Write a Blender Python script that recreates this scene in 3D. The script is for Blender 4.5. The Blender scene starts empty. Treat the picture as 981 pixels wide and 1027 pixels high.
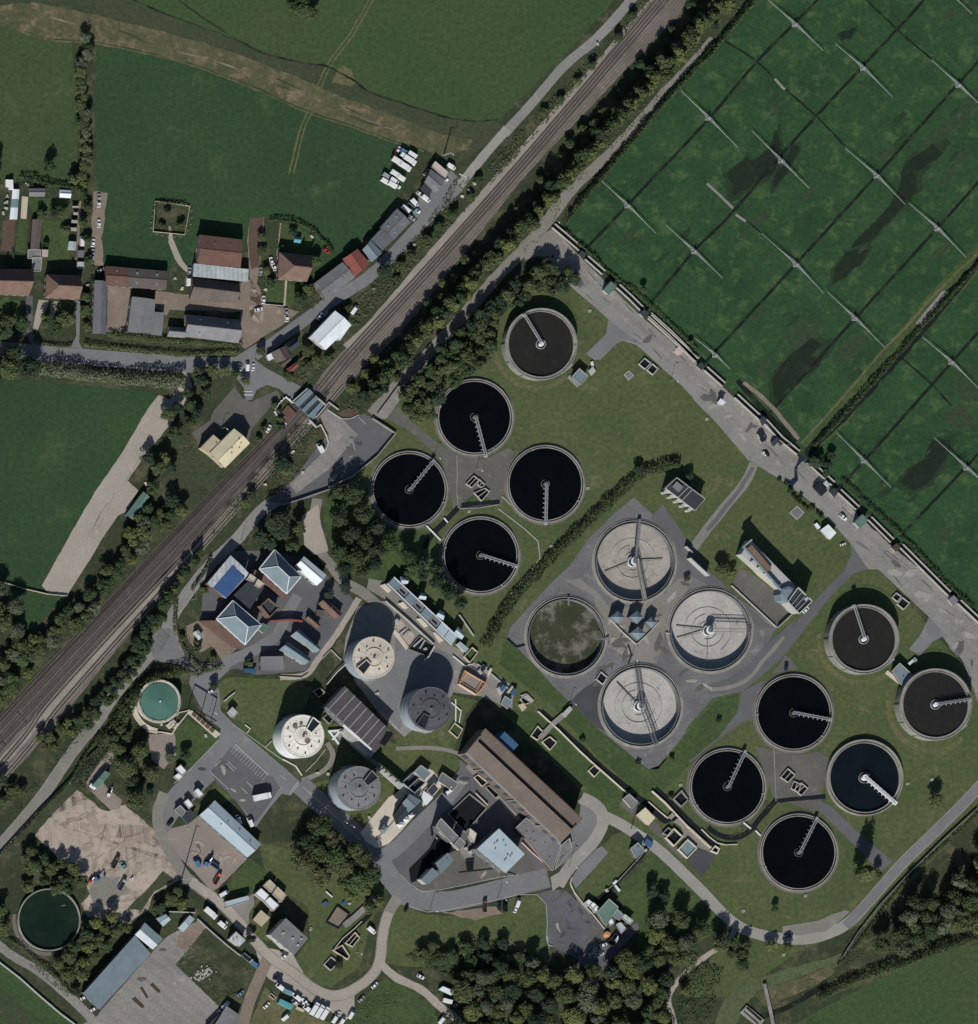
import bpy, bmesh, math, random
import numpy as np
from mathutils import Vector, noise
from mathutils.geometry import tessellate_polygon
random.seed(7)
R = random.Random(11)
S = 0.5                                    # metres per photo pixel
CAM = (-1540.0, -308.0, 4000.0)            # survey aircraft, west of the works
scene = bpy.context.scene
COL = scene.collection
# ---------------------------------------------------------------- survey windows -> world coordinates
WIN = {'p': (0, 0, 1)}
for k, x, y in [('1',0,0),('2',250,0),('3',500,0),('4',731,0)]: WIN[k] = (x, y, 3.924)
for k, x, y in [('A',0,170),('B',170,170),('C',330,130),('D',500,200),('E',650,300),('F',781,250),('G',0,340),('H',170,340),('I',330,300),
                ('J',330,440),('K',500,400),('L',640,430),('M',781,430),('N',0,520),('O',160,530),('P',320,570),('Q',500,580),('R',660,600),
                ('S',781,590),('T',0,680),('U',140,690),('V',300,720),('X',440,700),('Y',600,720),('Z',781,740),('a',0,827),('b',160,827),
                ('c',320,827),('d',500,827),('e',640,827),('f',781,827)]: WIN[k] = (x, y, 4.905)
for k, x, y in [('ha',200,540),('hb',260,540),('hc',380,570),('hd',370,740),('he',410,790),('hf',570,870),('hg',260,940),('hh',640,780),
                ('ib',590,510),('ic',730,530),('id',740,400),('ie',0,170),('if',375,140),('ig',280,370),('jb',310,680),('jc',200,870),
                ('jd',310,870),('jf',640,40),('jh',60,620)]: WIN[k] = (x, y, 9.81)
for k, x, y in [('ia',435,440),('ih',740,970),('jg',400,200)]: WIN[k] = (x, y, 12.2625)
for k, x, y in [('ja',450,640),('je',120,670)]: WIN[k] = (x, y, 8.175)

def P(px, py, h=0.0):
    """ground-plan position of a feature that stands h metres high (surveyed from the aerial photograph, relief displacement removed)"""
    gx, gy = (px - 490.5) * S, (513.5 - py) * S
    t = h / CAM[2]
    return (gx + (CAM[0] - gx) * t, gy + (CAM[1] - gy) * t)
def W(s, h=0.0):
    out = []; k = WIN['p']
    for tok in s.split():
        if tok.endswith(':'): k = WIN[tok[:-1]]; continue
        a, b = tok.split(',')
        out.append(P(k[0] + float(a) / k[2], k[1] + float(b) / k[2], h))
    return out

# ---------------------------------------------------------------- materials
def lin(c): return tuple(((v/255)/12.92 if v/255 <= .04045 else (((v/255)+.055)/1.055)**2.4) for v in c)
KX = (1.0, 1.01, 1.04)
def alb(c):                                # base colour from a surveyed sRGB swatch
    return tuple(min(.85, l / k) for l, k in zip(lin(c), KX)) + (1,)
MATS = {}
def M(name, c1, c2=None, c3=None, sc=.03, fine=1.0, fa=.25, rough=.9, bump=0.0, spec=.2, metal=0.0, th=.62, rnd=0.0, band=None, raw=False):
    if name in MATS: return MATS[name]
    m = bpy.data.materials.new(name); m.use_nodes = True
    nt = m.node_tree; N = nt.nodes; L = nt.links; b = N['Principled BSDF']
    b.inputs['Roughness'].default_value = rough; b.inputs['Specular IOR Level'].default_value = spec; b.inputs['Metallic'].default_value = metal
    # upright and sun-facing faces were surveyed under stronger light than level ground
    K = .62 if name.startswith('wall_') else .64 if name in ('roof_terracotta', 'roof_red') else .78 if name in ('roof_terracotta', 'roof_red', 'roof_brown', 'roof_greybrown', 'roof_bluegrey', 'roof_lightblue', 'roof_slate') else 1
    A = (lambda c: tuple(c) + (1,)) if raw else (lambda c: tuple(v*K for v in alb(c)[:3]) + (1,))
    if c2 is None: c2 = tuple(v * .8 for v in c1)
    geo = N.new('ShaderNodeNewGeometry')
    def nz(scale, det, ro, off=0):
        n = N.new('ShaderNodeTexNoise'); n.inputs['Scale'].default_value = scale; n.inputs['Detail'].default_value = det; n.inputs['Roughness'].default_value = ro
        if off:
            va = N.new('ShaderNodeVectorMath'); va.inputs[1].default_value = (off, off * .7, 0); L.new(geo.outputs['Position'], va.inputs[0]); L.new(va.outputs[0], n.inputs['Vector'])
        else: L.new(geo.outputs['Position'], n.inputs['Vector'])
        return n.outputs['Fac']
    def rng(src, a, bb, c=0, d=1):
        r = N.new('ShaderNodeMapRange'); r.inputs[1].default_value = a; r.inputs[2].default_value = bb; r.inputs[3].default_value = c; r.inputs[4].default_value = d
        L.new(src, r.inputs[0]); return r.outputs[0]
    def mix(f, a, bb, typ='MIX'):
        x = N.new('ShaderNodeMix'); x.data_type = 'RGBA'; x.blend_type = typ
        for i, v in ((0, f), (6, a), (7, bb)):
            if hasattr(v, 'is_output'): L.new(v, x.inputs[i])
            else: x.inputs[i].default_value = v
        return x.outputs[2]
    col = mix(rng(nz(sc, 9, .68), .36, .64), A(c1), A(c2))
    if c3 is not None: col = mix(rng(nz(sc * 2.3, 7, .7, 93), th - .05, th + .08), col, A(c3))
    if band:                               # (angle, period, strength): seams, corrugations, courses
        ang, per, st = band
        mp = N.new('ShaderNodeVectorRotate'); mp.rotation_type = 'Z_AXIS'; mp.inputs['Angle'].default_value = -ang; L.new(geo.outputs['Position'], mp.inputs['Vector'])
        wv = N.new('ShaderNodeTexWave'); wv.inputs['Scale'].default_value = .314159 / per * 1.0; wv.inputs['Distortion'].default_value = .6; wv.inputs['Detail'].default_value = 2
        L.new(mp.outputs[0], wv.inputs['Vector'])
        v = rng(wv.outputs['Fac'], 0, 1, 1 - st, 1 + st * .5)
        cb = N.new('ShaderNodeCombineColor'); [L.new(v, cb.inputs[i]) for i in range(3)]
        col = mix(1.0, col, cb.outputs[0], 'MULTIPLY')
    f = rng(nz(fine, 5, .75, 31), .33, .67, 1 - fa, 1 + fa)
    if rnd:
        oi = N.new('ShaderNodeObjectInfo'); rr = rng(oi.outputs['Random'], 0, 1, 1 - rnd, 1 + rnd)
        mm = N.new('ShaderNodeMath'); mm.operation = 'MULTIPLY'; L.new(f, mm.inputs[0]); L.new(rr, mm.inputs[1]); f = mm.outputs[0]
    cb = N.new('ShaderNodeCombineColor'); [L.new(f, cb.inputs[i]) for i in range(3)]
    col = mix(1.0, col, cb.outputs[0], 'MULTIPLY')
    L.new(col, b.inputs['Base Color'])
    if bump:
        bp = N.new('ShaderNodeBump'); bp.inputs['Strength'].default_value = bump; bp.inputs['Distance'].default_value = .3
        L.new(nz(fine * .8, 6, .7, 7), bp.inputs['Height']); L.new(bp.outputs[0], b.inputs['Normal'])
    MATS[name] = m; return m
def leafmat(name, c1, c2, rnd=.3):
    m = bpy.data.materials.new(name); m.use_nodes = True
    nt = m.node_tree; N = nt.nodes; L = nt.links; b = N['Principled BSDF']
    b.inputs['Roughness'].default_value = .85; b.inputs['Specular IOR Level'].default_value = .12
    oi = N.new('ShaderNodeObjectInfo'); geo = N.new('ShaderNodeNewGeometry')
    n = N.new('ShaderNodeTexNoise'); n.inputs['Scale'].default_value = .45; n.inputs['Detail'].default_value = 3; L.new(geo.outputs['Position'], n.inputs['Vector'])
    ad = N.new('ShaderNodeMath'); ad.operation = 'MULTIPLY_ADD'; ad.inputs[1].default_value = 1.3; L.new(n.outputs['Fac'], ad.inputs[0])
    sb = N.new('ShaderNodeMath'); sb.operation = 'MULTIPLY_ADD'; sb.inputs[1].default_value = 1.0; sb.inputs[2].default_value = -.65; L.new(oi.outputs['Random'], sb.inputs[0]); L.new(sb.outputs[0], ad.inputs[2])
    x = N.new('ShaderNodeMix'); x.data_type = 'RGBA'; x.clamp_factor = True; x.inputs[6].default_value = c1 + (1,); x.inputs[7].default_value = c2 + (1,)
    L.new(ad.outputs[0], x.inputs[0])
    r = N.new('ShaderNodeMapRange'); r.inputs[3].default_value = 1 - rnd; r.inputs[4].default_value = 1 + rnd; L.new(geo.outputs['Random Per Island'], r.inputs[0])
    cb = N.new('ShaderNodeCombineColor'); [L.new(r.outputs[0], cb.inputs[i]) for i in range(3)]
    y = N.new('ShaderNodeMix'); y.data_type = 'RGBA'; y.blend_type = 'MULTIPLY'; y.inputs[0].default_value = 1; L.new(x.outputs[2], y.inputs[6]); L.new(cb.outputs[0], y.inputs[7])
    L.new(y.outputs[2], b.inputs['Base Color'])
    MATS[name] = m; return m

# ---------------------------------------------------------------- mesh building
def sub(a, b): return (a[0]-b[0], a[1]-b[1])
def lerp(a, b, t): return tuple(x + (y - x) * t for x, y in zip(a, b))
def ccw(p):
    a = sum(p[i][0]*p[(i+1) % len(p)][1] - p[(i+1) % len(p)][0]*p[i][1] for i in range(len(p)))
    return list(p) if a > 0 else list(p)[::-1]
def cen(p): return (sum(q[0] for q in p)/len(p), sum(q[1] for q in p)/len(p))
def root_of(o):
    while o.parent: o = o.parent
    return o
class MB:
    def __init__(s): s.v = []; s.f = []; s.m = []
    def add(s, vs, fs, m=0):
        n = len(s.v); s.v += [tuple(v) for v in vs]; s.f += [tuple(i + n for i in f) for f in fs]; s.m += [m]*len(fs); return s
    def prism(s, pts, z0, z1, m=0, mt=None):
        pts = ccw(pts); n = len(pts)
        s.add([(x, y, z0) for x, y in pts] + [(x, y, z1) for x, y in pts], [(i, (i+1) % n, n+(i+1) % n, n+i) for i in range(n)], m)
        s.add([(x, y, z1) for x, y in pts], [tuple(range(n))], m if mt is None else mt)
        return s
    def flat(s, pts, z, m=0):
        pts = ccw(pts); return s.add([(x, y, z) for x, y in pts], [tuple(range(len(pts)))], m)
    def box(s, x, y, z0, z1, w, d, a=0, m=0):
        c, q = math.cos(a), math.sin(a)
        p = [(x + c*i*w/2 - q*j*d/2, y + q*i*w/2 + c*j*d/2) for i, j in ((-1,-1),(1,-1),(1,1),(-1,1))]
        s.prism(p, z0, z1, m); s.add([(u, v, z0) for u, v in p], [(3,2,1,0)], m); return s
    def beam(s, a, b, w, h, m=0):
        a, b = Vector(a), Vector(b); d = (b-a)
        if d.length < 1e-6: return s
        d.normalize(); up = Vector((0,0,1)) if abs(d.z) < .95 else Vector((1,0,0))
        e = d.cross(up).normalized()*w/2; u = e.cross(d).normalized()*h/2
        vs = [p + i*e + j*u for p in (a, b) for i, j in ((-1,-1),(1,-1),(1,1),(-1,1))]
        return s.add(vs, [(0,1,2,3),(7,6,5,4),(0,4,5,1),(1,5,6,2),(2,6,7,3),(3,7,4,0)], m)
    def tube(s, a, b, r, n=6, r2=None, m=0):
        a, b = Vector(a), Vector(b); d = (b-a).normalized(); r2 = r if r2 is None else r2
        up = Vector((0,0,1)) if abs(d.z) < .95 else Vector((1,0,0)); e = d.cross(up).normalized(); u = e.cross(d)
        vs = [a + (e*math.cos(t)+u*math.sin(t))*r for t in (2*math.pi*i/n for i in range(n))] + [b + (e*math.cos(t)+u*math.sin(t))*r2 for t in (2*math.pi*i/n for i in range(n))]
        return s.add(vs, [(i, (i+1) % n, n+(i+1) % n, n+i) for i in range(n)] + [tuple(range(n))[::-1], tuple(range(n, 2*n))], m)
    def circ(s, c, r, n, a0=0): return [(c[0]+r*math.cos(a0+2*math.pi*i/n), c[1]+r*math.sin(a0+2*math.pi*i/n)) for i in range(n)]
    def cyl(s, c, z0, z1, r0, r1=None, n=24, m=0, mt=None):
        r1 = r0 if r1 is None else r1
        a, b = s.circ(c, r0, n), s.circ(c, max(r1, .01), n)
        s.add([(x, y, z0) for x, y in a] + [(x, y, z1) for x, y in b], [(i, (i+1) % n, n+(i+1) % n, n+i) for i in range(n)], m)
        return s.add([(x, y, z1) for x, y in b], [tuple(range(n))], m if mt is None else mt)
    def ring(s, c, z0, z1, ri, ro, n=64, m=0, a0=0, a1=None):
        full = a1 is None; a1 = a0 + 2*math.pi if full else a1; k = n if full else n + 1
        vs = []
        for i in range(k):
            t = a0 + (a1-a0)*i/n; ct, st = math.cos(t), math.sin(t)
            vs += [(c[0]+ri*ct, c[1]+ri*st, z0), (c[0]+ro*ct, c[1]+ro*st, z0), (c[0]+ro*ct, c[1]+ro*st, z1), (c[0]+ri*ct, c[1]+ri*st, z1)]
        fs = []
        for i in range(n):
            a = 4*i; b = 4*((i+1) % k)
            fs += [(a+1, b+1, b+2, a+2), (a+2, b+2, b+3, a+3), (a+3, b+3, b, a), (a, b, b+1, a+1)]
        if not full: fs += [(0,1,2,3), (4*n+3, 4*n+2, 4*n+1, 4*n)]
        return s.add(vs, fs, m)
    def disc(s, c, z, r, n=64, zc=None, m=0):
        p = s.circ(c, r, n)
        if zc is None: return s.flat(p, z, m)
        return s.add([(x, y, z) for x, y in p] + [(c[0], c[1], zc)], [(i, (i+1) % n, n) for i in range(n)], m)
    def build(s, name, mats, parent=None, kind=None, smooth=False, label=None):
        me = bpy.data.meshes.new(name)
        ox, oy, oz = (0, 0, 0)
        if parent is not None: ox, oy, oz = root_of(parent).location
        me.from_pydata([(x-ox, y-oy, z-oz) for x, y, z in s.v], [], s.f)
        if not isinstance(mats, (list, tuple)): mats = [mats]
        for q in mats: me.materials.append(MATS[q] if isinstance(q, str) else q)
        for p, i in zip(me.polygons, s.m): p.material_index = i; p.use_smooth = smooth
        me.update()
        o = bpy.data.objects.new(name, me); COL.objects.link(o)
        if parent is not None: o.parent = parent
        if kind: o['kind'] = kind
        if label: o['label'] = label
        return o
def thing(name, label, cat, loc=(0, 0, 0), group=None, rz=0):
    o = bpy.data.objects.new(name, None); COL.objects.link(o); o.empty_display_size = .5
    o.location = (loc[0], loc[1], loc[2] if len(loc) > 2 else 0); o.rotation_euler = (0, 0, rz)
    o['label'] = label; o['category'] = cat
    if group: o['group'] = group
    return o
def tag(o, label, cat, group=None):
    o['label'] = label; o['category'] = cat
    if group: o['group'] = group
    return o
KIDS = {}
def dup(root, loc, rz=0, sc=None, label=None, group=None):
    kids = {}
    for o in root.children_recursive: kids.setdefault(o.parent.name, []).append(o)
    def cp(o, par):
        c = o.copy(); COL.objects.link(c)
        if par is not None: c.parent = par
        for k in kids.get(o.name, []): cp(k, c)
        return c
    r = cp(root, None); r.location = (loc[0], loc[1], loc[2] if len(loc) > 2 else 0); r.rotation_euler = (0, 0, rz)
    if sc: r.scale = sc
    if label: r['label'] = label
    if group: r['group'] = group
    return r
def inside(p, poly):
    x, y = p; c = False; j = len(poly)-1
    for i in range(len(poly)):
        xi, yi = poly[i]; xj, yj = poly[j]
        if (yi > y) != (yj > y) and x < (xj-xi)*(y-yi)/(yj-yi)+xi: c = not c
        j = i
    return c
def smooth_line(pts, step=2.0, closed=False):
    out = []; n = len(pts)
    for i in range(n if closed else n-1):
        p0, p1, p2, p3 = [pts[(i+k) % n] if closed else pts[max(0, min(n-1, i+k))] for k in (-1, 0, 1, 2)]
        d = math.dist(p1, p2); m = max(1, int(d/step))
        for j in range(m):
            t = j/m
            out.append(tuple(.5*((2*b) + (c-a)*t + (2*a-5*b+4*c-d_)*t*t + (3*b-a-3*c+d_)*t**3) for a, b, c, d_ in zip(p0, p1, p2, p3)))
    if not closed: out.append(tuple(pts[-1]))
    return out
def rough_edge(pts, amp, step=2.0):
    """subdivide an outline and push it in and out a little, as worn ground edges are"""
    out = []; n = len(pts)
    for i in range(n):
        a, b = pts[i], pts[(i+1) % n]; d = math.dist(a, b); m = max(1, int(d/step))
        nx, ny = (b[1]-a[1])/max(d, 1e-6), -(b[0]-a[0])/max(d, 1e-6)
        for j in range(m):
            q = lerp(a, b, j/m)
            k = amp*(noise.noise((q[0]*.12, q[1]*.12, 3.1)) + .7*noise.noise((q[0]*.5, q[1]*.5, 7.7)))
            out.append((q[0]+nx*k, q[1]+ny*k))
    return out
LV = {}
HOLES = []                                 # round tanks sunk below the ground: every ground sheet is cut around them
def sheet(pts, z):
    pts = ccw(pts); loops = [pts]
    for c, r in HOLES:
        if inside(c, pts) and min(math.dist(c, q) for q in pts) > r: loops.append([(c[0]+r*math.cos(-k*math.pi/48), c[1]+r*math.sin(-k*math.pi/48)) for k in range(96)])
        else:
            for i, q in enumerate(pts):
                d = math.dist(c, q)
                if d < r: pts[i] = (c[0]+(q[0]-c[0])*r/max(d, .01), c[1]+(q[1]-c[1])*r/max(d, .01))
    if len(loops) == 1: return MB().flat(pts, z)
    vs = [Vector((x, y, 0)) for l in loops for x, y in l]
    tri = tessellate_polygon([[Vector((x, y, 0)) for x, y in l] for l in loops])
    out = []
    for t in tri:
        a, b, c = [vs[i] for i in t]
        out.append(t if (b-a).cross(c-a).z > 0 else t[::-1])
    return MB().add([(v.x, v.y, z) for v in vs], out)
def G(name, mat, z, s, jit=.35, smooth=False, kind='structure'):
    pts = W(s)
    if smooth: pts = smooth_line(pts, 2.0, True)
    if jit: pts = rough_edge(pts, jit)
    LV[z] = LV.get(z, 0) + 1
    return sheet(pts, z*.02 + LV[z]*.0006).build(name, mat, kind=kind)
def ribbon_pts(pts, w, step=2.0, jit=0):
    c = smooth_line(pts, step); l, r = [], []
    for i, q in enumerate(c):
        a, b = c[max(0, i-1)], c[min(len(c)-1, i+1)]; d = math.dist(a, b) or 1
        nx, ny = -(b[1]-a[1])/d, (b[0]-a[0])/d
        ww = w if not callable(w) else w(i/(len(c)-1))
        k1 = jit*(noise.noise((q[0]*.2, q[1]*.2, 1.5)) + .6*noise.noise((q[0]*.7, q[1]*.7, 2.5))); k2 = jit*(noise.noise((q[0]*.2, q[1]*.2, 9.5)) + .6*noise.noise((q[0]*.7, q[1]*.7, 12.5)))
        l.append((q[0]+nx*(ww/2+k1), q[1]+ny*(ww/2+k1))); r.append((q[0]-nx*(ww/2+k2), q[1]-ny*(ww/2+k2)))
    return l, r, c
def RD(name, mat, z, s, w, jit=.15, kind='structure'):
    """a road, path or ditch as a strip w pixels wide"""
    l, r, c = ribbon_pts(W(s), w if callable(w) else w*S, 2.0, jit)
    LV[z] = LV.get(z, 0) + 1; zz = z*.02 + LV[z]*.0006
    n = len(l)
    return MB().add([(x, y, zz) for x, y in l] + [(x, y, zz) for x, y in r], [(n+i, n+i+1, i+1, i) for i in range(n-1)]).build(name, mat, kind=kind)
# ---------------------------------------------------------------- ground materials (swatches surveyed in sunlight)
M('rough_grass', (58,66,46), (46,56,40), (82,80,62), th=.55, sc=.035, fine=.5, fa=.3, bump=.5)
M('grass_olive', (66,80,50), (54,72,46), (76,84,58), sc=.02, fine=.5, fa=.3, bump=.3)
M('grass_dark', (50,73,44), (42,64,43), (66,84,54), sc=.015, fine=.5, fa=.3, bump=.3)
M('grass_mid', (53,75,45), (62,78,48), (44,64,40), sc=.015, fine=.5, fa=.3, bump=.3)
M('grass_bed', (45,74,45), (35,61,38), (66,88,54), th=.57, sc=.045, fine=.5, fa=.3, bump=.4)
M('grass_bed_worn', (52,62,46), (42,66,42), (64,68,54), sc=.05, fine=.5, fa=.3, bump=.4)
M('lawn', (80,88,57), (67,81,51), (99,97,71), sc=.035, fine=.5, fa=.3, bump=.3)
M('lawn_green', (66,82,49), (56,73,45), (78,88,55), sc=.05, fine=.5, fa=.3, bump=.3)
M('lawn_worn', (98,94,70), (78,86,56), (112,104,84), sc=.06, fine=.5, fa=.3, bump=.3)
M('meadow_pale', (82,93,66), (70,82,57), (92,100,74), sc=.03, fine=.5, fa=.3, bump=.3)
M('hay', (90,88,66), (68,74,52), (116,104,84), sc=.05, fine=.5, fa=.3, bump=.4, th=.56)
M('hay_dark', (64,70,52), (52,64,46), (78,76,58), sc=.03, fine=.5, fa=.3, bump=.4)
M('waterlog', (30,42,30), (24,34,26), (40,52,36), sc=.08, fine=.5, fa=.3, bump=.3)
M('waterlog_edge', (38,58,38), (32,50,34), (46,66,42), sc=.08, fine=.6, fa=.3)
M('ditch_mud', (22,30,25), (17,24,22), (44,58,40), th=.56, sc=.08, fine=.6, fa=.35)
M('asphalt', (117,118,121), (106,107,110), (128,127,126), sc=.05, fine=.9, fa=.12, bump=.1)
M('asphalt_pale', (132,131,130), (120,120,119), (144,142,139), sc=.06, fine=.8, fa=.15)
M('asphalt_dark', (97,97,101), (86,87,91), (98,98,100), sc=.06, fine=2, fa=.14, bump=.1)
M('asphalt_stained', (98,98,104), (82,82,88), (52,52,58), sc=.06, fine=1.5, fa=.2, th=.6)
M('tarmac_patch', (72,73,78), (64,65,70), (82,82,86), sc=.1, fine=2, fa=.12)
M('concrete_road', (148,145,140), (136,134,130), (158,154,148), sc=.06, fine=1.2, fa=.12)
M('concrete_pave', (136,133,130), (120,118,116), (152,146,141), sc=.06, fine=.8, fa=.2, band=(.86, 5, .06))
M('concrete_yard', (110,110,112), (94,94,98), (132,130,128), sc=.06, fine=.9, fa=.2)
M('concrete_dull', (98,96,92), (86,85,82), (114,110,104), sc=.08, fine=1, fa=.18)
M('concrete_pale', (196,188,175), (182,174,162), (206,198,186), sc=.08, fine=1, fa=.1)
M('gravel_pale', (172,159,148), (160,148,138), (134,121,108), th=.57, sc=.06, fine=1.0, fa=.12, bump=.2)
M('gravel_track', (158,150,142), (146,140,132), (170,158,150), sc=.06, fine=.9, fa=.14, bump=.2)
M('gravel_grey', (128,125,120), (116,114,108), (140,136,128), sc=.06, fine=1, fa=.15, bump=.2)
M('pinkish_yard', (138,128,122), (126,118,113), (148,134,126), sc=.06, fine=1, fa=.13)
M('dirt', (132,119,108), (114,104,94), (148,135,124), sc=.08, fine=1, fa=.2)
M('soil', (92,76,66), (78,66,58), (106,88,78), sc=.1, fine=1.4, fa=.2)
M('ballast', (118,110,104), (98,92,87), (136,128,120), sc=.08, fine=1.4, fa=.22, bump=.3, band=(2.39, 1.45, .26))
M('ballast_light', (146,140,133), (130,124,118), (156,149,142), sc=.08, fine=1.4, fa=.18, bump=.3)
M('ballast_dark', (84,78,78), (70,66,66), (100,93,90), sc=.08, fine=1.2, fa=.3, bump=.3, band=(2.385, 1.45, .28))
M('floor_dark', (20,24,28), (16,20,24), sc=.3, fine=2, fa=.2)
M('paint_white', (196,196,196), (170,170,170), sc=.3, fine=2, fa=.15)
M('kerb_stone', (170,168,162), (150,148,144), sc=.2, fine=2, fa=.15)
# ---------------------------------------------------------------- the ground, one sheet to the horizon
for q in ((637,563),(568,638.5),(712.5,632),(643,708)): HOLES.append((P(*q, 1.0), 20.1))
sheet([(-3500,-3500),(3500,-3500),(3500,3500),(-3500,3500)], 0).build('ground', 'rough_grass', kind='structure')
G('field', 'grass_olive', 1, "p: -220,12 0,22 46,38 72,44 78,120 78,182 60,186 0,178 -220,178")
G('field', 'grass_dark', 1, "p: 97,42 153,53 194,64 250,85 306,110 352,125 393,140 428,151 412,165 402,195 386,215 366,240 348,260 318,272 300,232 270,220 250,217 240,280 200,285 100,268 97,190 95,100", .5)
G('field', 'grass_mid', 1, "p: 60,-190 127,0 163,13 211,31 250,46 301,61 326,65 352,79 372,92 403,102 449,117 479,121 503,117 569,52 627,-12 790,-190", .5)
G('field', 'hay_dark', 1, "p: -220,-70 80,-40 127,0 163,13 211,31 250,46 301,61 326,65 352,79 372,92 403,102 449,117 479,121 503,118 495,140 460,165 428,150 393,115 334,94 250,58 153,29 76,8 0,4 -220,-10", .5)
G('field', 'hay', 2, "p: -220,-12 0,5 33,3 76,10 107,18 153,29 204,43 250,58 314,84 334,94 393,115 444,135 474,140 470,150 440,158 428,150 393,140 352,125 306,110 250,84 194,64 153,53 97,42 46,38 0,22 -220,0", .6)
G('field', 'grass_dark', 1, "p: -220,372 0,380 30,381 93,388 150,393 159,396 122,454 96,493 67,540 41,585 47,595 24,590 8,585 0,583 -220,560")
G('field', 'grass_dark', 1, "N: 0,330 40,340 210,375 330,380 250,460 200,510 130,600 90,560 90,450 40,360")
G('field', 'grass_mid', 1, "f: 110,960 300,860 500,760 700,660 980,590 p: 1250,880 1250,1240 760,1240 f: -40,1050", .4)
G('field', 'grass_mid', 1, "a: 0,680 300,930 370,985 p: 150,1080 300,1240 -220,1240 -220,880", .3)
G('field', 'hay_dark', 2, "a: 0,800 200,970 p: 80,1060 40,1060 -60,960 a: 0,880", .5)
# beaten vehicle track over the fields
for dx in (-2.2, 2.2):
    RD('path', 'lawn_worn', 3, "p: %f,0 %f,35 %f,67 %f,112 %f,130 %f,175" % tuple(x+dx for x in (372, 352, 329, 311, 303, 292)), 1.6, .3)
G('path', 'lawn_worn', 3, "2: 345,275 370,258 400,275 420,325 400,340 350,330 325,325", .6)
RD('path', 'hay', 3, "p: -40,14 0,24 46,39 97,44 153,55 194,66 250,87 306,112 352,127 393,142 425,152", 1.6, .4)
# green sludge beds in the north-east
G('field', 'grass_bed', 1, "p: 752,-4 566,222 D: 300,120 420,230 500,330 700,540 980,790 E: 400,440 760,750 M: 150,140 980,930 p: 1250,860 1250,-190 920,-190", .3)
BX = "F: 980,-30 750,210 520,490 350,670 110,960 150,985 M: 140,150 300,10 F: 500,650 700,430 980,120"
G('verge', 'lawn_green', 2, BX, .4)
RD('path', 'lawn_worn', 3, "F: 1200,-260 980,15 860,130 750,240 640,370 520,490 400,630 260,790 110,955", 2.2, .4)
G('path', 'concrete_pave', 4, "F: 805,205 835,205 700,378 672,365", .1)
for s in ("p: 731,173 746,163 760,157 774,145 777,130 781,130 782,150 788,152 775,172 750,190 735,197",
          "p: 907,166 935,143 945,153 920,176 920,191 894,219 874,240 853,250 863,237 884,217 899,194",
          "p: 848,254 871,250 863,264 848,276 834,286 838,270",
          "p: 776,398 776,377 793,355 813,340 827,345 832,350 815,372 793,388 780,400",
          "M: 740,60 850,50 830,140 750,250 660,300 600,260 640,190 720,150", "p: 791,148 800,146 796,163 785,180 775,190 776,178 786,165",
          "F: 740,930 850,940 820,980 760,1000", "3: 900,690 980,610 1000,650 980,740 920,740", "4: 430,130 500,110 480,150 440,160"):
    u = s.split(': ')[1].split(); u = [tuple(map(float, t.split(','))) for t in u]; m_ = cen(u); k_ = s.split(':')[0]
    G('puddle', 'waterlog_edge', 2, k_+': '+' '.join('%f,%f' % (m_[0]+(x-m_[0])*1.2, m_[1]+(y-m_[1])*1.2) for x, y in u), 1.7); G('puddle', 'waterlog', 3, s, 1.4)
for s in ("p: 760,380 790,340 812,322 806,316 780,345 762,370", "F: 280,500 400,400 450,450 330,560 260,560", "F: 850,640 980,560 990,760 900,740", "F: 820,800 900,760 960,850 900,890 840,860",
          "E: 610,380 720,200 860,90 840,180 700,270", "4: 760,560 980,350 985,420 830,560 720,600"):
    G('field', 'grass_bed_worn', 2, s, 1.6)
# works lawns
G('lawn', 'lawn', 1, "p: 400,400 545,280 575,287 700,400 860,545 985,690 1120,640 1060,760 981,815 880,920 800,955 735,1000 680,1000 735,935 640,850 600,810 480,690 440,640 400,580 330,520 330,480", .2)
G('lawn', 'lawn_green', 2, "Q: 40,290 350,610 480,730 700,910 740,940 800,920 R: 0,840 280,510 400,465 390,560 290,690 Y: 560,130 330,350 240,400 200,380 0,190 X: 780,290 560,40 Q: 120,520 0,420", .2)
G('lawn', 'lawn_green', 2, "X: 350,60 490,70 550,130 660,200 760,320 930,470 880,560 800,540 720,430 420,200", .2)
G('lawn', 'lawn_green', 2, "Y: 280,640 330,680 560,920 640,990 e: 440,470 330,560 160,660 0,700 d: 690,520 690,490 640,470 590,360 Y: 90,850", .3)
G('lawn', 'lawn', 3, "d: 500,120 560,50 620,30 660,50 720,110 650,190 520,330 440,380 400,350 380,320 500,190 540,140", .2)
G('lawn', 'lawn', 2, "c: 400,390 520,440 640,450 d: 0,440 60,360 200,345 235,390 235,560 250,600 210,650 c: 980,620 700,560 560,700 430,700 330,680 310,600 330,480", .2)
G('lawn', 'lawn', 2, "b: 490,90 700,130 900,250 c: 330,300 250,500 200,700 60,800 0,790 b: 700,760 670,650 740,560 730,400 620,340 520,230", .3)
G('lawn', 'lawn', 2, "b: 440,490 450,430 480,380 560,500 530,570 490,560", .3)
G('lawn', 'lawn_green', 2, "b: 300,340 440,160 540,240 460,330 320,400", .4)
G('lawn', 'lawn', 2, "p: 211,693 227,679 280,681 303,679 310,700 300,720 283,715 275,741 283,763 238,723 217,702", .2)
G('lawn', 'lawn_green', 2, "U: 160,220 235,150 390,250 250,390 190,350 170,300", .2)
G('lawn', 'lawn_green', 2, "U: 480,150 710,350 700,370 460,180", .1)
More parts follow.
